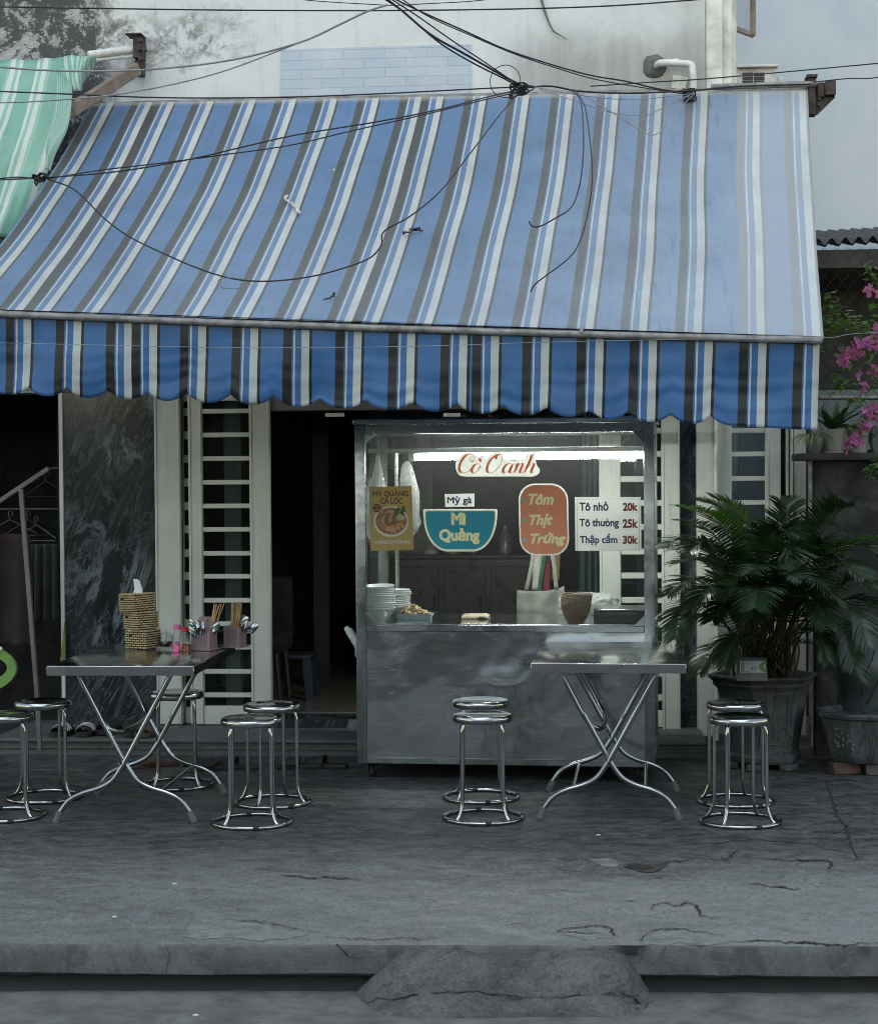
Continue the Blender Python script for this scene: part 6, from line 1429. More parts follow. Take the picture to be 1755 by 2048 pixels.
slipper('slide_sandal', 'black slide sandal with white stripes on the step, beside the dark shoes', onz(166, 1474, .0985) + Vector((0, .12, 0)), R_(178), blk, blk, wht, 1.05)
slipper('shoe', 'black closed shoe on the step against the marble', onz(215, 1470, .0985) + Vector((0, .14, 0)), R_(165), blk, blk, None, 1.2)
slipper('shoe', 'scuffed dark shoe on the step between the table legs', onz(252, 1474, .0985) + Vector((0, .13, 0)), R_(195), blk, blk, None, 1.2)
slipper('shoe', 'worn grey brown shoe on the step beside the cream door post', onz(290, 1476, .0985) + Vector((0, .12, 0)), R_(172), brn, mat('grey_suede', (.07, .062, .055), .9), None, 1.1)
slipper('rubber_slipper', 'brown rubber slipper on the ground below the step, behind the crossed table legs', onz(312, 1533, .0), R_(120), brn, brn)
slipper('rubber_slipper', 'brown rubber slipper with its toe toward the street', onz(388, 1538, .0), R_(182), brn, brn)
slipper('rubber_slipper', 'black rubber slipper lying behind the pair of stools', onz(430, 1540, .0), R_(100), blk, blk)
slipper('rubber_slipper', 'black rubber slipper turned aside next to its mate', onz(474, 1538, .0), R_(85), blk, blk)
slipper('sandal', 'flat black sandal on the ground below the threshold', onz(600, 1537, .0), R_(95), blk, blk)
slipper('sandal', 'black strappy sandal nearest the cart wheel', onz(650, 1536, .0), R_(80), blk, blk)

# ================================================================== CLOTHES RACK IN THE PASSAGE, GREEN CHAIR
rk = thing('clothes_rack', 'grey metal clothes rack with slanting arm in the dark passage', 'clothes rack', at(72, 1386, 11.5))
Yr = 10.4
def sqbar(mb, a, b, w_): d = (b - a); q = d.to_track_quat('X', 'Z').to_matrix(); mb.box((a + b) / 2, (d.length, w_, w_), q, .003)
rkm = mat('grey_rack_steel', (.15, .145, .14), .6, metal=.3, dirt=((.08, .06, .05), .6))
mb = MB(); sqbar(mb, at(-60, 1042, Yr), at(97, 937, Yr), .026); mb.build('slanting_arm', rkm, rk, True)
mb = MB(); sqbar(mb, at(42, 978, Yr), at(75, 1400, Yr), .026); sqbar(mb, at(75, 1400, Yr), at(80, 1500, Yr), .026); mb.build('post', rkm, rk, True)
mb = MB(); mb.tube([at(-80, 1018, 11.8), at(118, 1018, 11.8)], .006, 8); mb.tube([at(95, 937, 11.8), at(118, 936, 11.8)], .006, 8); mb.build('hanging_rail', rkm, rk, True)
def hanger(label, x, y, Yh, w_, m, rz):
    c = at(x, y, Yh); mb = MB(); rot = Matrix.Rotation(R_(rz), 3, 'Z')
    mb.tube([c + rot @ Vector(q) for q in ((.012, 0, -.005), (.02, 0, .012), (.008, 0, .026), (-.010, 0, .020), (-.008, 0, 0), (0, 0, -.03), (w_, 0, -.12), (w_ * .95, 0, -.135), (-w_ * .95, 0, -.135), (-w_, 0, -.12), (0, 0, -.03))], .0035, 6); return tag(mb.build('clothes_hanger', m), label, 'hanger', 'clothes hangers in the dark passage')
hm = [mat('blue_grey_plastic', (.06, .07, .09), .5), mat('grey_plastic', (.12, .12, .12), .5)]
hanger('bare blue grey hanger hanging highest beside the marble pillar', 92, 952, 11.8, .13, hm[0], 30)
hanger('grey hanger above the maroon garment', 20, 1030, 11.7, .17, hm[1], 10)
hanger('grey hanger in the middle of the passage rail', 56, 1030, 11.8, .17, hm[1], 50)
hanger('grey hanger nearest the pale cloth', 72, 1040, 11.75, .16, hm[1], -20)
drape('hanging_garment', 'dark maroon garment hanging in the passage', -60, 62, 1068, 1292, 11.0, mat('dark_maroon_cloth', (.020, .012, .018), .9), 2, .03)['category'] = 'garment'
drape('hanging_garment', 'dim grey cloth hanging beside the maroon garment', 62, 116, 1088, 1240, 11.3, mat('dim_grey_cloth', (.05, .055, .057), .9), 3, .03)['category'] = 'garment'
mb = MB(); mb.prism([(at(119, 1300, 11.15).x, at(119, 1330, 11.15).z), (at(131, 1330, 11.15).x, at(131, 1330, 11.15).z), (at(129, 1260, 11.15).x, at(129, 1245, 11.15).z)], Matrix.Translation((0, 11.15, 0)), .02); tag(mb.build('straw_broom', mat('dull_yellow_straw', (.2, .18, .08), .9)), 'dull yellow straw broom end against the pillar edge', 'broom')
gc = thing('plastic_chair', 'bright green and white plastic chair cut by the picture edge', 'chair', onz(-100, 1600, 0))
gx, gy = gc.location.x, gc.location.y
gm = mat('apple_green_plastic', (.145, .275, .075), .35, var=.06)
def ring_plate(mb, outer, inner, Y_, t):
    V = [[mb.bm.verts.new((p.x, y, p.z)) for p in ps] for ps, y in ((outer, Y_), (inner, Y_), (inner, Y_ + t), (outer, Y_ + t))]; n = len(outer)
    for a in range(4):
        A, B = V[a], V[(a + 1) % 4]
        for k_ in range(n): mb.bm.faces.new((A[k_], A[(k_ + 1) % n], B[(k_ + 1) % n], B[k_]))
Yc = 9.3
out = [at(-110 + 142 * math.cos(t * .1309) * 1.0, 1338 - 62 * math.sin(t * .1309), Yc) for t in range(48)]
inn = [at(-110 + 124 * math.cos(t * .1309), 1336 - 38 * math.sin(t * .1309), Yc) for t in range(48)]
mb = MB(); ring_plate(mb, out, inn, Yc, .03); mb.build('backrest', gm, gc, True)
mb = MB(); mb.prism([(at(x, y, Yc).x, at(x, y, Yc).z) for x, y in ((-230, 1272), (-10, 1286), (6, 1296), (-8, 1312), (-230, 1306))], Matrix.Translation((0, Yc - .012, 0)), .01); mb.build('backrest_inlay', M['sign_white'], gc, True)
mb = MB(); A, B = at(-260, 1420, Yc), at(-20, 1440, Yc); mb.box2((A.x, Yc - .42, .40), (B.x, Yc + .02, .43), .012, seg=2); mb.build('seat', gm, gc, True)
for xx in (A.x + .03, B.x - .03):
    for yy in (Yc - .38, Yc + .0): mb = MB(); mb.tube([(xx, yy, .41), (xx + (.03 if xx > (A.x + B.x) / 2 else -.03), yy, .002)], [.022, .018], 8); mb.build('leg', gm, gc, True)
for xx in (A.x + .03, B.x - .02): mb = MB(); mb.tube([(xx, Yc + .01, .42), (xx, Yc + .015, .58)], .016, 8); mb.build('back_support', gm, gc, True)
# ================================================================== POTS AND PLANTS
def pot_stone(name, c, veins=True):
    k = NT(name); v = k.obj(); n = k.noise(v, 6, 7, .7, .4); col = k.mix(k.rng(n, .32, .68), tuple(x * .55 for x in c), c)
    w1 = k.rng(k.math('ABSOLUTE', k.math('SUBTRACT', k.noise(k.mapv(v, (3, 3, 1.3)), 1.6, 6, .6, 1.2), .5)), 0, .03, .8, 0); col = k.mix(w1, col, (.02, .021, .022))
    k.set(Base_Color=col, Roughness=.75); k.bump(n, .4, .02); return k.m
M['pot'] = pot_stone('weathered_glazed_cement', (.085, .095, .10))
PC = onz(1533, 1545, 0) + Vector((0, .20, 0))
pot = thing('hexagonal_planter', 'large grey hexagonal cement planter with raised characters holding the palm', 'planter', PC, R_(12))
mb = MB(); prof = [(.0, .035), (.20, .035), (.215, .05), (.222, .075), (.205, .09), (.205, .12), (.235, .30), (.262, .44), (.272, .455), (.288, .468), (.292, .478), (.288, .485), (.302, .495), (.318, .512), (.318, .522), (.285, .522), (.262, .50), (.25, .47), (0, .465)]
mb.lathe(prof, 6); mb.build('pot_body', M['pot'], pot, smooth=25)
for k_ in range(6):
    a = 2 * math.pi * k_ / 6; mb = MB(); mb.box((.185 * math.cos(a), .185 * math.sin(a), .02), (.06, .10, .038), Matrix.Rotation(a, 3, 'Z'), .012, seg=2); mb.build('foot', M['pot'], pot)
mb = MB(); mb.lathe([(.258, .493), (.15, .50), (0, .505)], 18, fn=lambda p, a: p + Vector((0, 0, .01 * mnoise.noise(p * 20)))); mb.build('soil', M['hole'], pot)
# raised character strip on the panel facing the street
ang = -math.pi / 2 - R_(12)
def panel_pt(u, z):      # u sideways metres, on the facet facing the viewer
    f = min((2 * math.pi * (k_ + .5) / 6 for k_ in range(6)), key=lambda a: abs(((a - (ang + .25) + math.pi) % (2 * math.pi)) - math.pi)); r = lerp(.205, .262, (z - .12) / .32) * math.cos(math.pi / 6) + .002
    return Vector((r * math.cos(f) - u * math.sin(f), r * math.sin(f) + u * math.cos(f), z))
mb = MB(); rr = random.Random(4)
for row in range(6):
    z0 = .40 - row * .046; u0 = .02
    for st_ in range(6):
        a_ = panel_pt(u0 + rr.uniform(-.016, .016), z0 + rr.uniform(-.016, .016)); hor = rr.random() < .5
        b_ = panel_pt(0, .2) - panel_pt(1, .2); b_.normalize(); e = a_ + (b_ * rr.uniform(.012, .024) if hor else Vector((0, 0, rr.uniform(.012, .022)))); mb.tube([a_, e], .0035, 5)
for z in (.15, .43): mb.tube([panel_pt(-.075, z), panel_pt(.075, z)], .004, 5)
for u in (-.075, .075): mb.tube([panel_pt(u, .15), panel_pt(u, .43)], .004, 5)
mb.build('raised_characters', mat('worn_relief', (.10, .095, .09), .8), pot)
# clear food tub with label resting on the planter's rim
tb = onz(1503, 1362, .522); tub = thing('plastic_tub', 'clear plastic tub with kiwi label resting on the planter rim', 'tub', (tb.x, tb.y + .045, .5225), R_(2))
mb = MB(); loft(mb, [tray_pt(.084, .05, .012, 0), tray_pt(.078, .046, .012, .105), tray_pt(.080, .048, .012, .118), tray_pt(.076, .044, .011, .118), tray_pt(.080, .046, .011, .004)], True, True); mb.build('tub_body', mat('milky_clear_plastic', (.13, .145, .15), .25), tub)
mb = MB(); mb.box2((-.066, -.0535, .045), (.070, -.0500, .108)); lb_ = mb.build('label', mat('pale_label_paper', (.50, .54, .55), .5), tub)
mb = MB(); mb.box2((-.062, -.0545, .048), (-.042, -.0537, .104)); mb.box2((-.034, -.0545, .092), (.012, -.0537, .094)); mb.box2((-.034, -.0545, .086), (.008, -.0537, .088)); mb.box2((-.034, -.0545, .100), (-.028, -.0537, .106)); mb.box2((-.036, -.0545, .050), (-.020, -.0537, .055)); mb.build('label_print', mat('label_ink', (.20, .24, .26), .5), lb_)
text('jelly', 'label_lettering', -.012, .026, .052, .082, -.0537, mat('label_green', (.05, .20, .05), .5), lb_, .02, .2)
mb = MB(); mb.prism([(.070 + .034 * math.cos(t), .078 + .030 * math.sin(t)) for t in [1.57 + i * .2094 for i in range(16)]], Matrix.Translation((0, -.0545, 0)), .0008); kw = mb.build('kiwi_print', mat('kiwi_green', (.13, .27, .05), .5), lb_)
mb = MB(); mb.prism([(.070 + .012 * math.cos(t), .078 + .012 * math.sin(t)) for t in [1.57 + i * .2094 for i in range(16)]], Matrix.Translation((0, -.0552, 0)), .0006); mb.build('kiwi_core', mat('kiwi_core', (.5, .52, .35), .5), kw)
# the palm
def leaf_mat(name, c, rough=.36, tr=.25):
    k = NT(name); v = k.pos(); n = k.noise(v, 9, 4); c2 = tuple(min(1, x * 1.7) for x in c)
    k.set(Base_Color=k.mix(k.rng(n, .3, .7), tuple(x * .7 for x in c), c2), Roughness=rough, Specular_IOR_Level=.5); t = k.n('BsdfTranslucent'); t.inputs[0].default_value = (c[0] * 2.2, c[1] * 2.6, c[2] * 1.2, 1)
    m = k.n('MixShader'); m.inputs[0].default_value = tr; k.L(k.b.outputs[0], m.inputs[1]); k.L(t.outputs[0], m.inputs[2]); k.L(m.outputs[0], k.out.inputs[0]); return k.m
M['palm_leaf'] = leaf_mat('glossy_palm_leaf', (.013, .030, .011), .30, .15); M['palm_bright'] = leaf_mat('young_palm_leaf', (.030, .070, .014), .36, .3); M['cane'] = mat('palm_cane', (.045, .05, .018), .5, var=.3, scale=10)
palm = thing('potted_palm', 'bushy dark green areca palm spreading from the hexagonal planter', 'palm', PC + Vector((0, 0, .5)))
def frond(pts, LL=.22, n=26, m='palm_leaf', seed=0, droop=.5, spread=1.0):
    rr = random.Random(seed); P = catmull(pts, 10); N = len(P)
    mb = MB(); mb.tube(P, [lerp(.0065, .0016, i / (N - 1)) for i in range(N)], 5, mi=1)
    for j in range(n):
        t = lerp(.30, .995, (j + rr.uniform(-.15, .15)) / (n - 1) if n > 1 else 0); t = min(.999, max(.28, t)); x = t * (N - 1); i = min(int(x), N - 2); p = lerp(P[i], P[i + 1], x - i)
        T = (P[min(i + 1, N - 1)] - P[max(i - 1, 0)]).normalized(); up = Vector((0, 0, 1)); sd_ = T.cross(up)
        if sd_.length < .15: sd_ = T.cross(Vector((0, -1, .2)))
        sd_.normalize(); nup = sd_.cross(T)
        L_ = LL * math.sin(math.pi * min(1, .16 + .80 * (t - .28) / .72)) ** .6 * rr.uniform(.88, 1.08)
        for s_ in (-1, 1):
            fw = lerp(.35, 1.1, (t - .28) / .72); d = (sd_ * s_ * spread + T * fw + nup * (.34 + rr.uniform(-.1, .1))).normalized(); w_ = rr.uniform(.0062, .0088); wd = T - d * T.dot(d); wd.normalize(); prev = None
            for q in range(5):
                f = q / 4; c = p + d * L_ * f + Vector((0, 0, -1)) * (L_ * droop * .8 * f * f); ww = w_ * (.35, 1.0, .9, .6, .04)[q]
                a_, b_ = mb.bm.verts.new(c - wd * ww), mb.bm.verts.new(c + wd * ww)
                if prev: mb.bm.faces.new((prev[0], prev[1], b_, a_))
                prev = (a_, b_)
    return mb.build('frond', [M[m], M['cane']], palm, True, smooth=80, recalc=False)
def A(x, y, Y): return at(x, y, Y)
BP = lambda dx=0, dy=0: PC + Vector((dx, dy, .5))
FR = [((1580, 1180, 10.2), (1632, 1075, 10.1), (1672, 1022, 10.0), (1706, 1012, 9.9), 0.239, 'palm_leaf', 30, 0.09),
      ((1500, 1160, 10.2), (1455, 1070, 10.1), (1412, 1030, 10.0), (1352, 1012, 9.85), 0.184, 'palm_bright', 30, 0.22),
      ((1490, 1180, 10.0), (1440, 1085, 9.8), (1400, 1050, 9.65), (1358, 1040, 9.5), 0.147, 'palm_leaf', 28, 0.31),
      ((1480, 1210, 10.1), (1430, 1120, 9.9), (1392, 1092, 9.8), (1352, 1100, 9.7), 0.184, 'palm_leaf', 28, 0.31),
      ((1515, 1160, 10.3), (1500, 1070, 10.4), (1470, 1020, 10.4), (1420, 992, 10.4), 0.202, 'palm_bright', 26, 0.19),
      ((1545, 1150, 10.3), (1560, 1060, 10.45), (1575, 1025, 10.5), (1560, 1000, 10.55), 0.184, 'palm_leaf', 26, 0.19),
      ((1600, 1190, 10.1), (1660, 1110, 10.0), (1705, 1085, 9.95), (1770, 1078, 9.9), 0.202, 'palm_bright', 28, 0.25),
      ((1590, 1200, 10.0), (1655, 1135, 9.8), (1700, 1130, 9.7), (1742, 1165, 9.6), 0.184, 'palm_leaf', 28, 0.37),
      ((1580, 1210, 9.9), (1640, 1140, 9.6), (1690, 1130, 9.5), (1725, 1155, 9.4), 0.166, 'palm_leaf', 26, 0.37),
      ((1460, 1230, 9.9), (1410, 1170, 9.7), (1375, 1160, 9.6), (1335, 1190, 9.5), 0.184, 'palm_leaf', 26, 0.37),
      ((1450, 1250, 9.8), (1400, 1210, 9.6), (1370, 1220, 9.5), (1350, 1275, 9.4), 0.184, 'palm_leaf', 26, 0.43),
      ((1470, 1270, 9.9), (1425, 1235, 9.7), (1390, 1240, 9.65), (1352, 1285, 9.6), 0.184, 'palm_leaf', 26, 0.37),
      ((1525, 1240, 9.8), (1520, 1185, 9.5), (1515, 1180, 9.35), (1508, 1215, 9.2), 0.202, 'palm_leaf', 30, 0.43),
      ((1550, 1220, 9.8), (1570, 1160, 9.6), (1585, 1145, 9.5), (1606, 1160, 9.4), 0.184, 'palm_leaf', 28, 0.37),
      ((1540, 1200, 9.9), (1530, 1140, 9.7), (1520, 1130, 9.6), (1490, 1150, 9.45), 0.184, 'palm_leaf', 28, 0.37),
      ((1610, 1250, 9.9), (1670, 1210, 9.7), (1710, 1225, 9.6), (1735, 1290, 9.5), 0.184, 'palm_leaf', 26, 0.43),
      ((1600, 1270, 9.9), (1650, 1240, 9.8), (1685, 1262, 9.7), (1706, 1330, 9.6), 0.184, 'palm_leaf', 26, 0.43),
      ((1570, 1190, 10.1), (1605, 1115, 10.0), (1632, 1098, 9.9), (1672, 1108, 9.8), 0.202, 'palm_bright', 28, 0.25),
      ((1560, 1170, 10.2), (1590, 1090, 10.25), (1612, 1060, 10.3), (1640, 1050, 10.3), 0.184, 'palm_leaf', 24, 0.25),
      ((1510, 1200, 10.0), (1480, 1130, 9.95), (1458, 1105, 9.9), (1420, 1100, 9.8), 0.184, 'palm_bright', 26, 0.31),
      ((1530, 1180, 10.1), (1535, 1100, 10.1), (1530, 1070, 10.1), (1500, 1050, 10.0), 0.202, 'palm_leaf', 26, 0.25),
      ((1500, 1260, 9.9), (1470, 1210, 9.7), (1450, 1205, 9.6), (1425, 1240, 9.5), 0.184, 'palm_leaf', 26, 0.37),
      ((1580, 1260, 9.9), (1610, 1210, 9.7), (1630, 1205, 9.6), (1650, 1250, 9.5), 0.184, 'palm_leaf', 26, 0.37),
      ((1560, 1290, 10.0), (1640, 1290, 9.9), (1690, 1310, 9.8), (1720, 1360, 9.75), 0.166, 'palm_leaf', 24, 0.37),
      ((1490, 1290, 10.0), (1440, 1290, 9.9), (1420, 1310, 9.85), (1400, 1345, 9.8), 0.147, 'palm_leaf', 22, 0.37),
      ((1620, 1200, 10.3), (1690, 1150, 10.3), (1730, 1160, 10.25), (1775, 1210, 10.2), 0.184, 'palm_leaf', 26, 0.37),
      ((1545, 1130, 10.4), (1600, 1060, 10.4), (1640, 1045, 10.35), (1690, 1060, 10.3), 0.166, 'palm_leaf', 24, 0.31)]
FR += [((1470, 1200, 10.25), (1425, 1140, 10.2), (1395, 1120, 10.15), (1345, 1128, 10.1), .19, 'palm_leaf', 26, .3), ((1500, 1130, 10.4), (1470, 1050, 10.45), (1440, 1015, 10.5), (1390, 1000, 10.5), .20, 'palm_bright', 28, .2),
       ((1530, 1150, 10.0), (1545, 1080, 9.9), (1560, 1060, 9.85), (1590, 1075, 9.8), .20, 'palm_leaf', 26, .35), ((1570, 1210, 9.75), (1610, 1165, 9.55), (1640, 1165, 9.45), (1680, 1210, 9.4), .18, 'palm_leaf', 28, .4),
       ((1480, 1230, 9.75), (1440, 1180, 9.55), (1415, 1180, 9.45), (1385, 1215, 9.4), .18, 'palm_leaf', 28, .4), ((1520, 1200, 9.7), (1490, 1160, 9.5), (1470, 1160, 9.45), (1440, 1190, 9.4), .18, 'palm_leaf', 28, .4),
       ((1620, 1230, 10.2), (1690, 1200, 10.15), (1730, 1205, 10.1), (1790, 1250, 10.05), .2, 'palm_leaf', 26, .35), ((1510, 1290, 9.85), (1480, 1270, 9.7), (1465, 1285, 9.65), (1450, 1330, 9.6), .15, 'palm_leaf', 24, .4),
       ((1580, 1280, 9.85), (1620, 1260, 9.7), (1640, 1275, 9.65), (1655, 1320, 9.6), .15, 'palm_leaf', 24, .4), ((1550, 1160, 10.2), (1570, 1100, 10.2), (1580, 1075, 10.2), (1610, 1060, 10.2), .2, 'palm_leaf', 26, .3)]
rq = random.Random(77)
for i in range(16):      # the crowded inner fronds
    cx_, cy_ = rq.uniform(1420, 1660), rq.uniform(1090, 1230); tx = cx_ + (cx_ - 1530) * rq.uniform(.25, .7) + rq.uniform(-30, 30); ty = cy_ + rq.uniform(-40, 40); Y_ = rq.uniform(9.7, 10.35)
    FR.append(((lerp(1530, cx_, .55), lerp(1340, cy_, .62), 10.1), (cx_, cy_, Y_), (lerp(cx_, tx, .6), min(cy_, ty) - 14, Y_ - .05), (tx, ty, Y_ - .12), .20, 'palm_bright' if rq.random() < .25 else 'palm_leaf', 28, .3))
for i, (a_, b_, c_, d_, LL, m_, n_, dr) in enumerate(FR):
    rr = random.Random(i); frond([BP(rr.uniform(-.12, .12), rr.uniform(-.1, .1)), A(*a_), A(*b_), A(*c_), A(*d_)], LL, n_ + 8, m_, i, dr)
mb = MB(); rr = random.Random(2)
for i in range(34):
    a_ = BP(rr.uniform(-.17, .17), rr.uniform(-.12, .12)); mb.tube(catmull([a_, a_ + Vector((rr.uniform(-.05, .05), rr.uniform(-.05, .02), .2)), a_ + Vector((rr.uniform(-.16, .16), rr.uniform(-.12, .08), .42))], 4), rr.uniform(.004, .008), 5)
mb.build('trunk', M['cane'], palm, True)
# the second, lower pot on bricks with a bare shrub and a round jar behind
P2 = onz(1735, 1555, 0) + Vector((0, .18, .07)); pot2 = thing('bonsai_pot', 'wide grey cement pot standing on loose bricks at the picture edge', 'planter', P2, R_(20))
mb = MB(); mb.lathe([(0, .0), (.17, .0), (.185, .02), (.20, .06), (.225, .16), (.245, .235), (.262, .245), (.268, .262), (.262, .272), (.232, .272), (.22, .24), (0, .235)], 8); mb.build('pot_body', M['pot'], pot2, smooth=25)
mb = MB(); rr = random.Random(8)
for i in range(5):
    a0 = -math.pi / 2 - R_(20) + rr.uniform(-.9, .9)
    for j in range(5): a1 = a0 + rr.uniform(-.08, .08); z0 = rr.uniform(.08, .2); r0 = lerp(.205, .235, (z0 - .06) / .17) * .97; mb.tube([(r0 * math.cos(a1), r0 * math.sin(a1), z0), ((r0 + .004) * math.cos(a1 + .06), (r0 + .004) * math.sin(a1 + .06), z0 + rr.uniform(-.03, .03))], .0035, 5)
mb.build('raised_motif', mat('pale_relief', (.16, .17, .18), .7), pot2)
for dx, dy, rz_, lab in ((-.11, -.06, .3, 'broken reddish brick under the wide pot, nearer the planter'), (.08, -.10, -.15, 'grey brick under the front of the wide pot')):
    o = MB().box((0, 0, .033), (.16, .09, .064), None, .006).build('loose_brick', mat('dirty_brick' + str(rz_), (.10, .06, .05) if dx < 0 else (.09, .085, .08), .9, var=.4, bump=.4)); o.location = (P2.x + dx, P2.y + dy, 0); o.rotation_euler = (0, 0, rz_); tag(o, lab, 'brick', 'bricks under the wide pot')
o = MB().box((0, 0, .033), (.16, .09, .064), None, .006).build('loose_brick', M['hole']); o.location = (P2.x + .02, P2.y + .12, 0); tag(o, 'dark brick hidden behind the other two under the wide pot', 'brick', 'bricks under the wide pot')
jar = thing('glazed_jar', 'round dark blue grey glazed jar behind the wide pot', 'jar', (at(1722, 1390, 10.45).x, 10.45, .0))
mb = MB(); mb.lathe([(0, 0), (.10, 0), (.13, .05), (.14, .3), (.13, .42), (.155, .48), (.165, .56), (.145, .65), (.10, .70), (.05, .715), (0, .717)], 28); mb.build('jar_body', mat('blue_grey_glaze', (.035, .050, .055), .35), jar)
def shrub(name, label, base, pts, m, seed, leaf=.0):
    r = thing(name, label, 'plant', base); mb = MB()
    for P in pts: mb.tube(catmull(P, 4), [lerp(.008, .002, i / (len(catmull(P, 4)) - 1)) for i in range(len(catmull(P, 4)))], 5)
    mb.build('stem', m, r, True); return r
sb = shrub('bare_shrub', 'thin nearly bare shrub growing in the wide pot', P2 + Vector((0, 0, .23)), [[P2 + Vector((0, 0, .23)), P2 + Vector((-.01, .0, .4)), A(1748, 1300, 10.1), A(1735, 1240, 10.1)], [P2 + Vector((0, 0, .35)), A(1722, 1330, 10.1), A(1712, 1290, 10.1)], [P2 + Vector((.02, 0, .3)), A(1765, 1340, 10.1), A(1770, 1290, 10.1)]], mat('bare_stem', (.03, .025, .02), .8), 1)
# pots on the coping
def cpos(x, Yp=10.85): return Vector((at(x, 900, Yp).x, Yp, COPING_Z))
p = cpos(1664); pt = thing('ribbed_pot', 'light grey ribbed plastic pot with saucer holding the snake plant', 'flowerpot', p)
mb = MB(); n_ = 90; mb.lathe([(0, .012), (.056, .012), (.060, .018), (.074, .135), (.076, .140), (.072, .140), (.069, .12), (0, .118)], n_, fn=lambda q, a: q * (1 + (.008 if int(round(a / (2 * math.pi / n_))) % 2 else 0)) if q.z < .136 else q); mb.build('pot_body', mat('light_grey_plastic', (.29, .29, .28), .5, var=.05), pt, smooth=60)
mb = MB(); mb.lathe([(0, .0005), (.066, .0005), (.070, .012), (.066, .013), (.062, .005), (0, .005)], 40); mb.build('saucer', mat('light_grey_plastic_saucer', (.27, .27, .26), .5), pt)
sn = thing('snake_plant', 'stiff broad dark leaves rising from the ribbed grey pot', 'plant', p + Vector((0, 0, .118)))
M['snake'] = leaf_mat('dark_rosette_leaf', (.018, .045, .015), .3, .1); rr = random.Random(6)
mb = MB()
for i in range(15):
    a = i * 2.4; L_ = rr.uniform(.15, .24); out = rr.uniform(.35, 1.0); d = Vector((math.cos(a) * out, math.sin(a) * out * .8, 1.0)).normalized(); sd_ = d.cross(Vector((0, 0, 1))).normalized(); prev = None
    for q in range(7):
        f = q / 6; c = sn.location + d * L_ * f + Vector((math.cos(a), math.sin(a), -.6)) * .05 * f * f; ww = (.010, .020, .026, .027, .022, .013, .0005)[q]; nr = sd_.cross(d) * .006
        v3 = (mb.bm.verts.new(c - sd_ * ww + nr), mb.bm.verts.new(c), mb.bm.verts.new(c + sd_ * ww + nr))
        if prev: mb.bm.faces.new((prev[0], prev[1], v3[1], v3[0])); mb.bm.faces.new((prev[1], prev[2], v3[2], v3[1]))
        prev = v3
mb.build('foliage', M['snake'], sn, True, smooth=80, recalc=False)
def strap_plant(name, label, base, n, L0, L1, w_, m, seed, droop=.8, up=.8):
    r = thing(name, label, 'plant', base); rr = random.Random(seed); mb = MB()
    for i in range(n):
        a = rr.uniform(0, 6.28); L_ = rr.uniform(L0, L1); d = Vector((math.cos(a), math.sin(a), up)).normalized(); sd_ = Vector((-math.sin(a), math.cos(a), 0)); prev = None
        for q in range(9):
            f = q / 8; c = base + d * L_ * f + Vector((0, 0, -1)) * L_ * droop * f * f; ww = w_ * (1 - f ** 2) + .0004; nr = Vector((0, 0, ww * .5)); v3 = (mb.bm.verts.new(c - sd_ * ww + nr), mb.bm.verts.new(c), mb.bm.verts.new(c + sd_ * ww + nr))
            if prev: mb.bm.faces.new((prev[0], prev[1], v3[1], v3[0])); mb.bm.faces.new((prev[1], prev[2], v3[2], v3[1]))
            prev = v3
    mb.build('foliage', m, r, True, smooth=80, recalc=False); return r
M['spider'] = leaf_mat('pale_striped_leaf', (.16, .20, .08), .4, .3); M['varieg'] = leaf_mat('cream_edged_leaf', (.07, .09, .045), .35, .2)
p = cpos(1628, 10.80); gp_ = thing('glazed_pot', 'small grey green glazed pot at the end of the coping holding the spider plant', 'flowerpot', p)
mb = MB(); mb.lathe([(0, .001), (.03, .001), (.045, .03), (.055, .075), (.05, .105), (.044, .11), (.042, .095), (0, .09)], 28); mb.build('pot_body', mat('grey_green_glaze', (.10, .125, .12), .3), gp_)
strap_plant('spider_plant', 'pale spider plant arching from the end of the coping', p + Vector((0, 0, .09)), 26, .13, .26, .0055, M['spider'], 3, .9, .7)
p = cpos(1716); pt2 = thing('grey_pot', 'plain grey pot behind the hanging pink blossoms', 'flowerpot', p); mb = MB(); mb.lathe([(0, .001), (.05, .001), (.065, .13), (.067, .14), (.062, .14), (.06, .12), (0, .118)], 36); mb.build('pot_body', mat('plain_grey_pot', (.22, .22, .215), .55), pt2)
strap_plant('variegated_plant', 'cream edged drooping leaves in the plain grey pot', p + Vector((0, 0, .12)), 16, .16, .26, .016, M['varieg'], 8, .75, 1.1)
p = cpos(1758); pt3 = thing('blue_grey_pot', 'blue grey glazed pot cut by the picture edge on the coping', 'flowerpot', p); mb = MB(); mb.lathe([(0, .001), (.045, .001), (.06, .06), (.058, .11), (.062, .135), (.056, .135), (.05, .1), (0, .098)], 28); mb.build('pot_body', mat('blue_grey_pot_glaze', (.14, .16, .17), .35), pt3)
strap_plant('fern_tuft', 'green leafy tuft in the blue grey pot at the edge', p + Vector((0, 0, .1)), 18, .10, .2, .008, M['palm_bright'], 12, .8, .9)
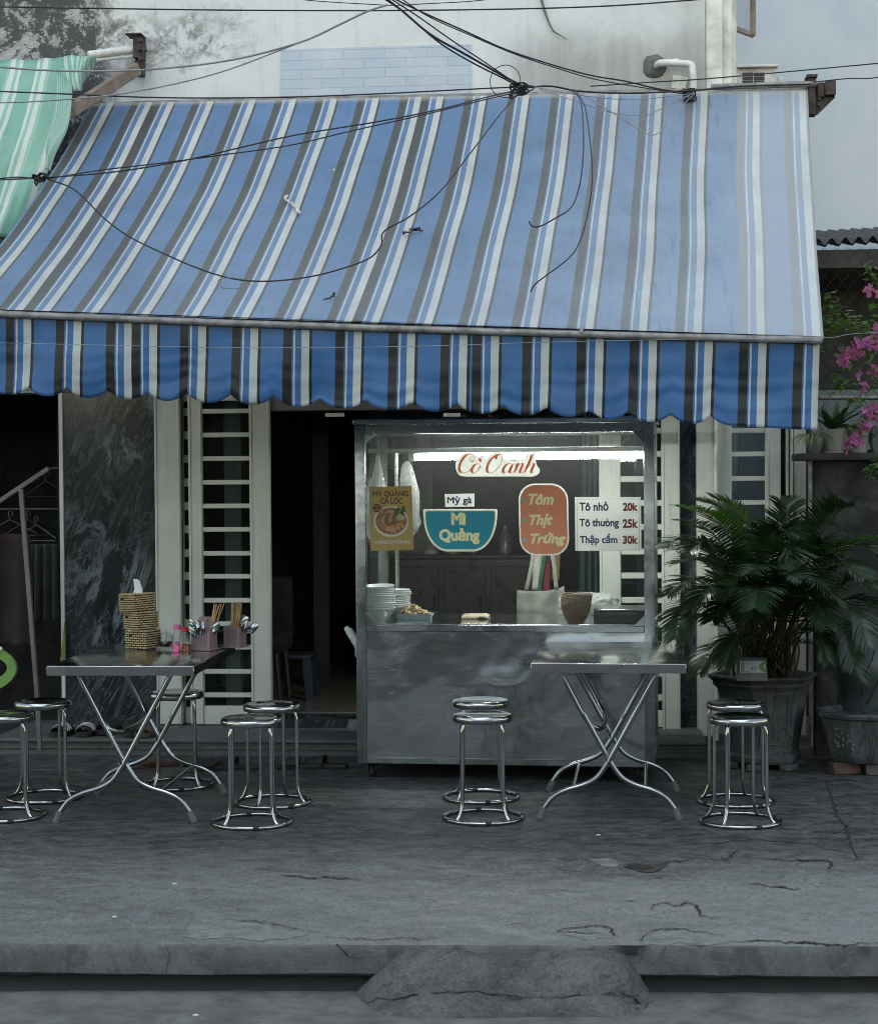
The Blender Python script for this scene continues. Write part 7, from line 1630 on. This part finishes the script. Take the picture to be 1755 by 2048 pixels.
# bougainvillea
bg_ = thing('bougainvillea', 'pink flowering bougainvillea hanging over the boundary wall', 'shrub', cpos(1790, 11.2))
ST = [[(1830, 900, 11.2), (1770, 700, 11.0), (1720, 660, 10.8), (1680, 620, 10.6), (1655, 590, 10.55)], [(1830, 880, 11.2), (1770, 720, 10.9), (1715, 700, 10.7), (1680, 740, 10.5), (1672, 780, 10.45)], [(1830, 900, 11.2), (1780, 760, 10.9), (1740, 770, 10.7), (1700, 810, 10.5)],
      [(1830, 900, 11.2), (1780, 640, 11.0), (1750, 560, 10.9), (1735, 530, 10.9)], [(1830, 920, 11.1), (1770, 820, 10.8), (1730, 840, 10.6), (1705, 890, 10.5)], [(1840, 920, 11.2), (1790, 900, 10.8), (1750, 930, 10.6), (1735, 960, 10.5)], [(1830, 860, 11.2), (1760, 680, 10.8), (1700, 650, 10.6), (1660, 655, 10.5), (1640, 690, 10.48)]]
mb = MB(); NODES = []
for s_ in ST:
    P = catmull([at(*q) for q in s_], 8); mb.tube(P, [lerp(.006, .0018, i / (len(P) - 1)) for i in range(len(P))], 5); NODES += P[8:]
mb.build('stem', mat('woody_stem', (.05, .05, .035), .8), bg_, True)
ML = leaf_mat('bougainvillea_leaf', (.060, .115, .030), .35, .3); rr = random.Random(21)
mb = MB()
def leaf_at(c, L_, rr):
    a = rr.uniform(0, 6.28); d = Vector((math.cos(a), math.sin(a), rr.uniform(-.7, .4))).normalized(); sd_ = d.cross(Vector((rr.uniform(-.4, .4), rr.uniform(-.4, .4), 1))).normalized(); nr = sd_.cross(d); prev = None
    for q in range(5):
        f = q / 4; p_ = c + d * L_ * f - nr * L_ * .18 * f * f; ww = L_ * (.04, .30, .34, .2, .01)[q]; v3 = (mb.bm.verts.new(p_ - sd_ * ww + nr * ww * .25), mb.bm.verts.new(p_), mb.bm.verts.new(p_ + sd_ * ww + nr * ww * .25))
        if prev: mb.bm.faces.new((prev[0], prev[1], v3[1], v3[0])); mb.bm.faces.new((prev[1], prev[2], v3[2], v3[1]))
        prev = v3
for p in NODES:
    for _ in range(3 if rr.random() < .7 else 2): leaf_at(p + Vector((rr.uniform(-.03, .03), rr.uniform(-.03, .03), rr.uniform(-.03, .03))), rr.uniform(.030, .058), rr)
for x, y in ((1655, 635), (1650, 660), (1735, 640), (1745, 610), (1720, 640), (1670, 700), (1690, 760), (1700, 765), (1745, 745), (1735, 720)):
    for _ in range(5): leaf_at(at(x + rr.uniform(-8, 8), y + rr.uniform(-8, 8), 10.55 + rr.uniform(-.1, .15)), rr.uniform(.035, .06), rr)
mb.build('foliage', ML, bg_, True, smooth=80, recalc=False)
BR_ = leaf_mat('magenta_bract', (.31, .10, .30), .6, .45); mb = MB()
for (x, y, Yf, sx, sy, n_) in ((1724, 690, 10.6, 22, 14, 26), (1704, 705, 10.55, 16, 14, 18), (1690, 722, 10.5, 14, 12, 16), (1752, 690, 10.7, 10, 20, 14), (1748, 740, 10.65, 10, 14, 12), (1745, 585, 10.8, 14, 10, 8), (1740, 825, 10.6, 16, 20, 26), (1730, 850, 10.55, 12, 12, 12), (1708, 880, 10.5, 20, 14, 18), (1695, 892, 10.5, 12, 8, 8), (1725, 775, 10.55, 8, 7, 5), (1750, 660, 10.7, 10, 12, 10), (1712, 750, 10.55, 5, 5, 2)):
    for i in range(n_):
        c = at(x + rr.gauss(0, sx * .5), y + rr.gauss(0, sy * .5), Yf + rr.uniform(-.06, .06)); ax = Vector((rr.uniform(-.8, .8), rr.uniform(-1, .2), rr.uniform(-.6, .6))).normalized(); u_ = ax.orthogonal().normalized(); v_ = ax.cross(u_)
        for k_ in range(3):
            a = k_ * 2.094 + i; d = (u_ * math.cos(a) + v_ * math.sin(a) + ax * .55).normalized(); sd_ = d.cross(ax).normalized(); L_ = rr.uniform(.022, .034); prev = None
            for q in range(5):
                f = q / 4; p_ = c + d * L_ * f - ax * L_ * .25 * f * f; ww = L_ * (.08, .34, .40, .26, .02)[q]; v3 = (mb.bm.verts.new(p_ - sd_ * ww + ax * .003), mb.bm.verts.new(p_), mb.bm.verts.new(p_ + sd_ * ww + ax * .003))
                if prev: mb.bm.faces.new((prev[0], prev[1], v3[1], v3[0])); mb.bm.faces.new((prev[1], prev[2], v3[2], v3[1]))
                prev = v3
mb.build('blossom', BR_, bg_, True, smooth=80, recalc=False)
# small litter on the ground
for x, y, lab, nm in ((229, 1836, 'white cigarette end on the pavement near the kerb', 'cigarette_end'), (391, 2033, 'white scrap lying on the road edge', 'paper_scrap'), (1196, 1672, 'tiny pale scrap on the pavement before the bare table', 'paper_scrap'), (349, 1770, 'tiny white scrap on the grey pavement', 'paper_scrap')):
    z_ = -.17 if y > 2000 else .006; p = onz(x, y, z_); mb = MB(); mb.tube([p + Vector((-.010, 0, .003)), p + Vector((.001, .003, .0036)), p + Vector((.010, .001, .003))], [.0026, .0036, .0022], 8); tag(mb.build(nm, M['rag']), lab, 'litter')
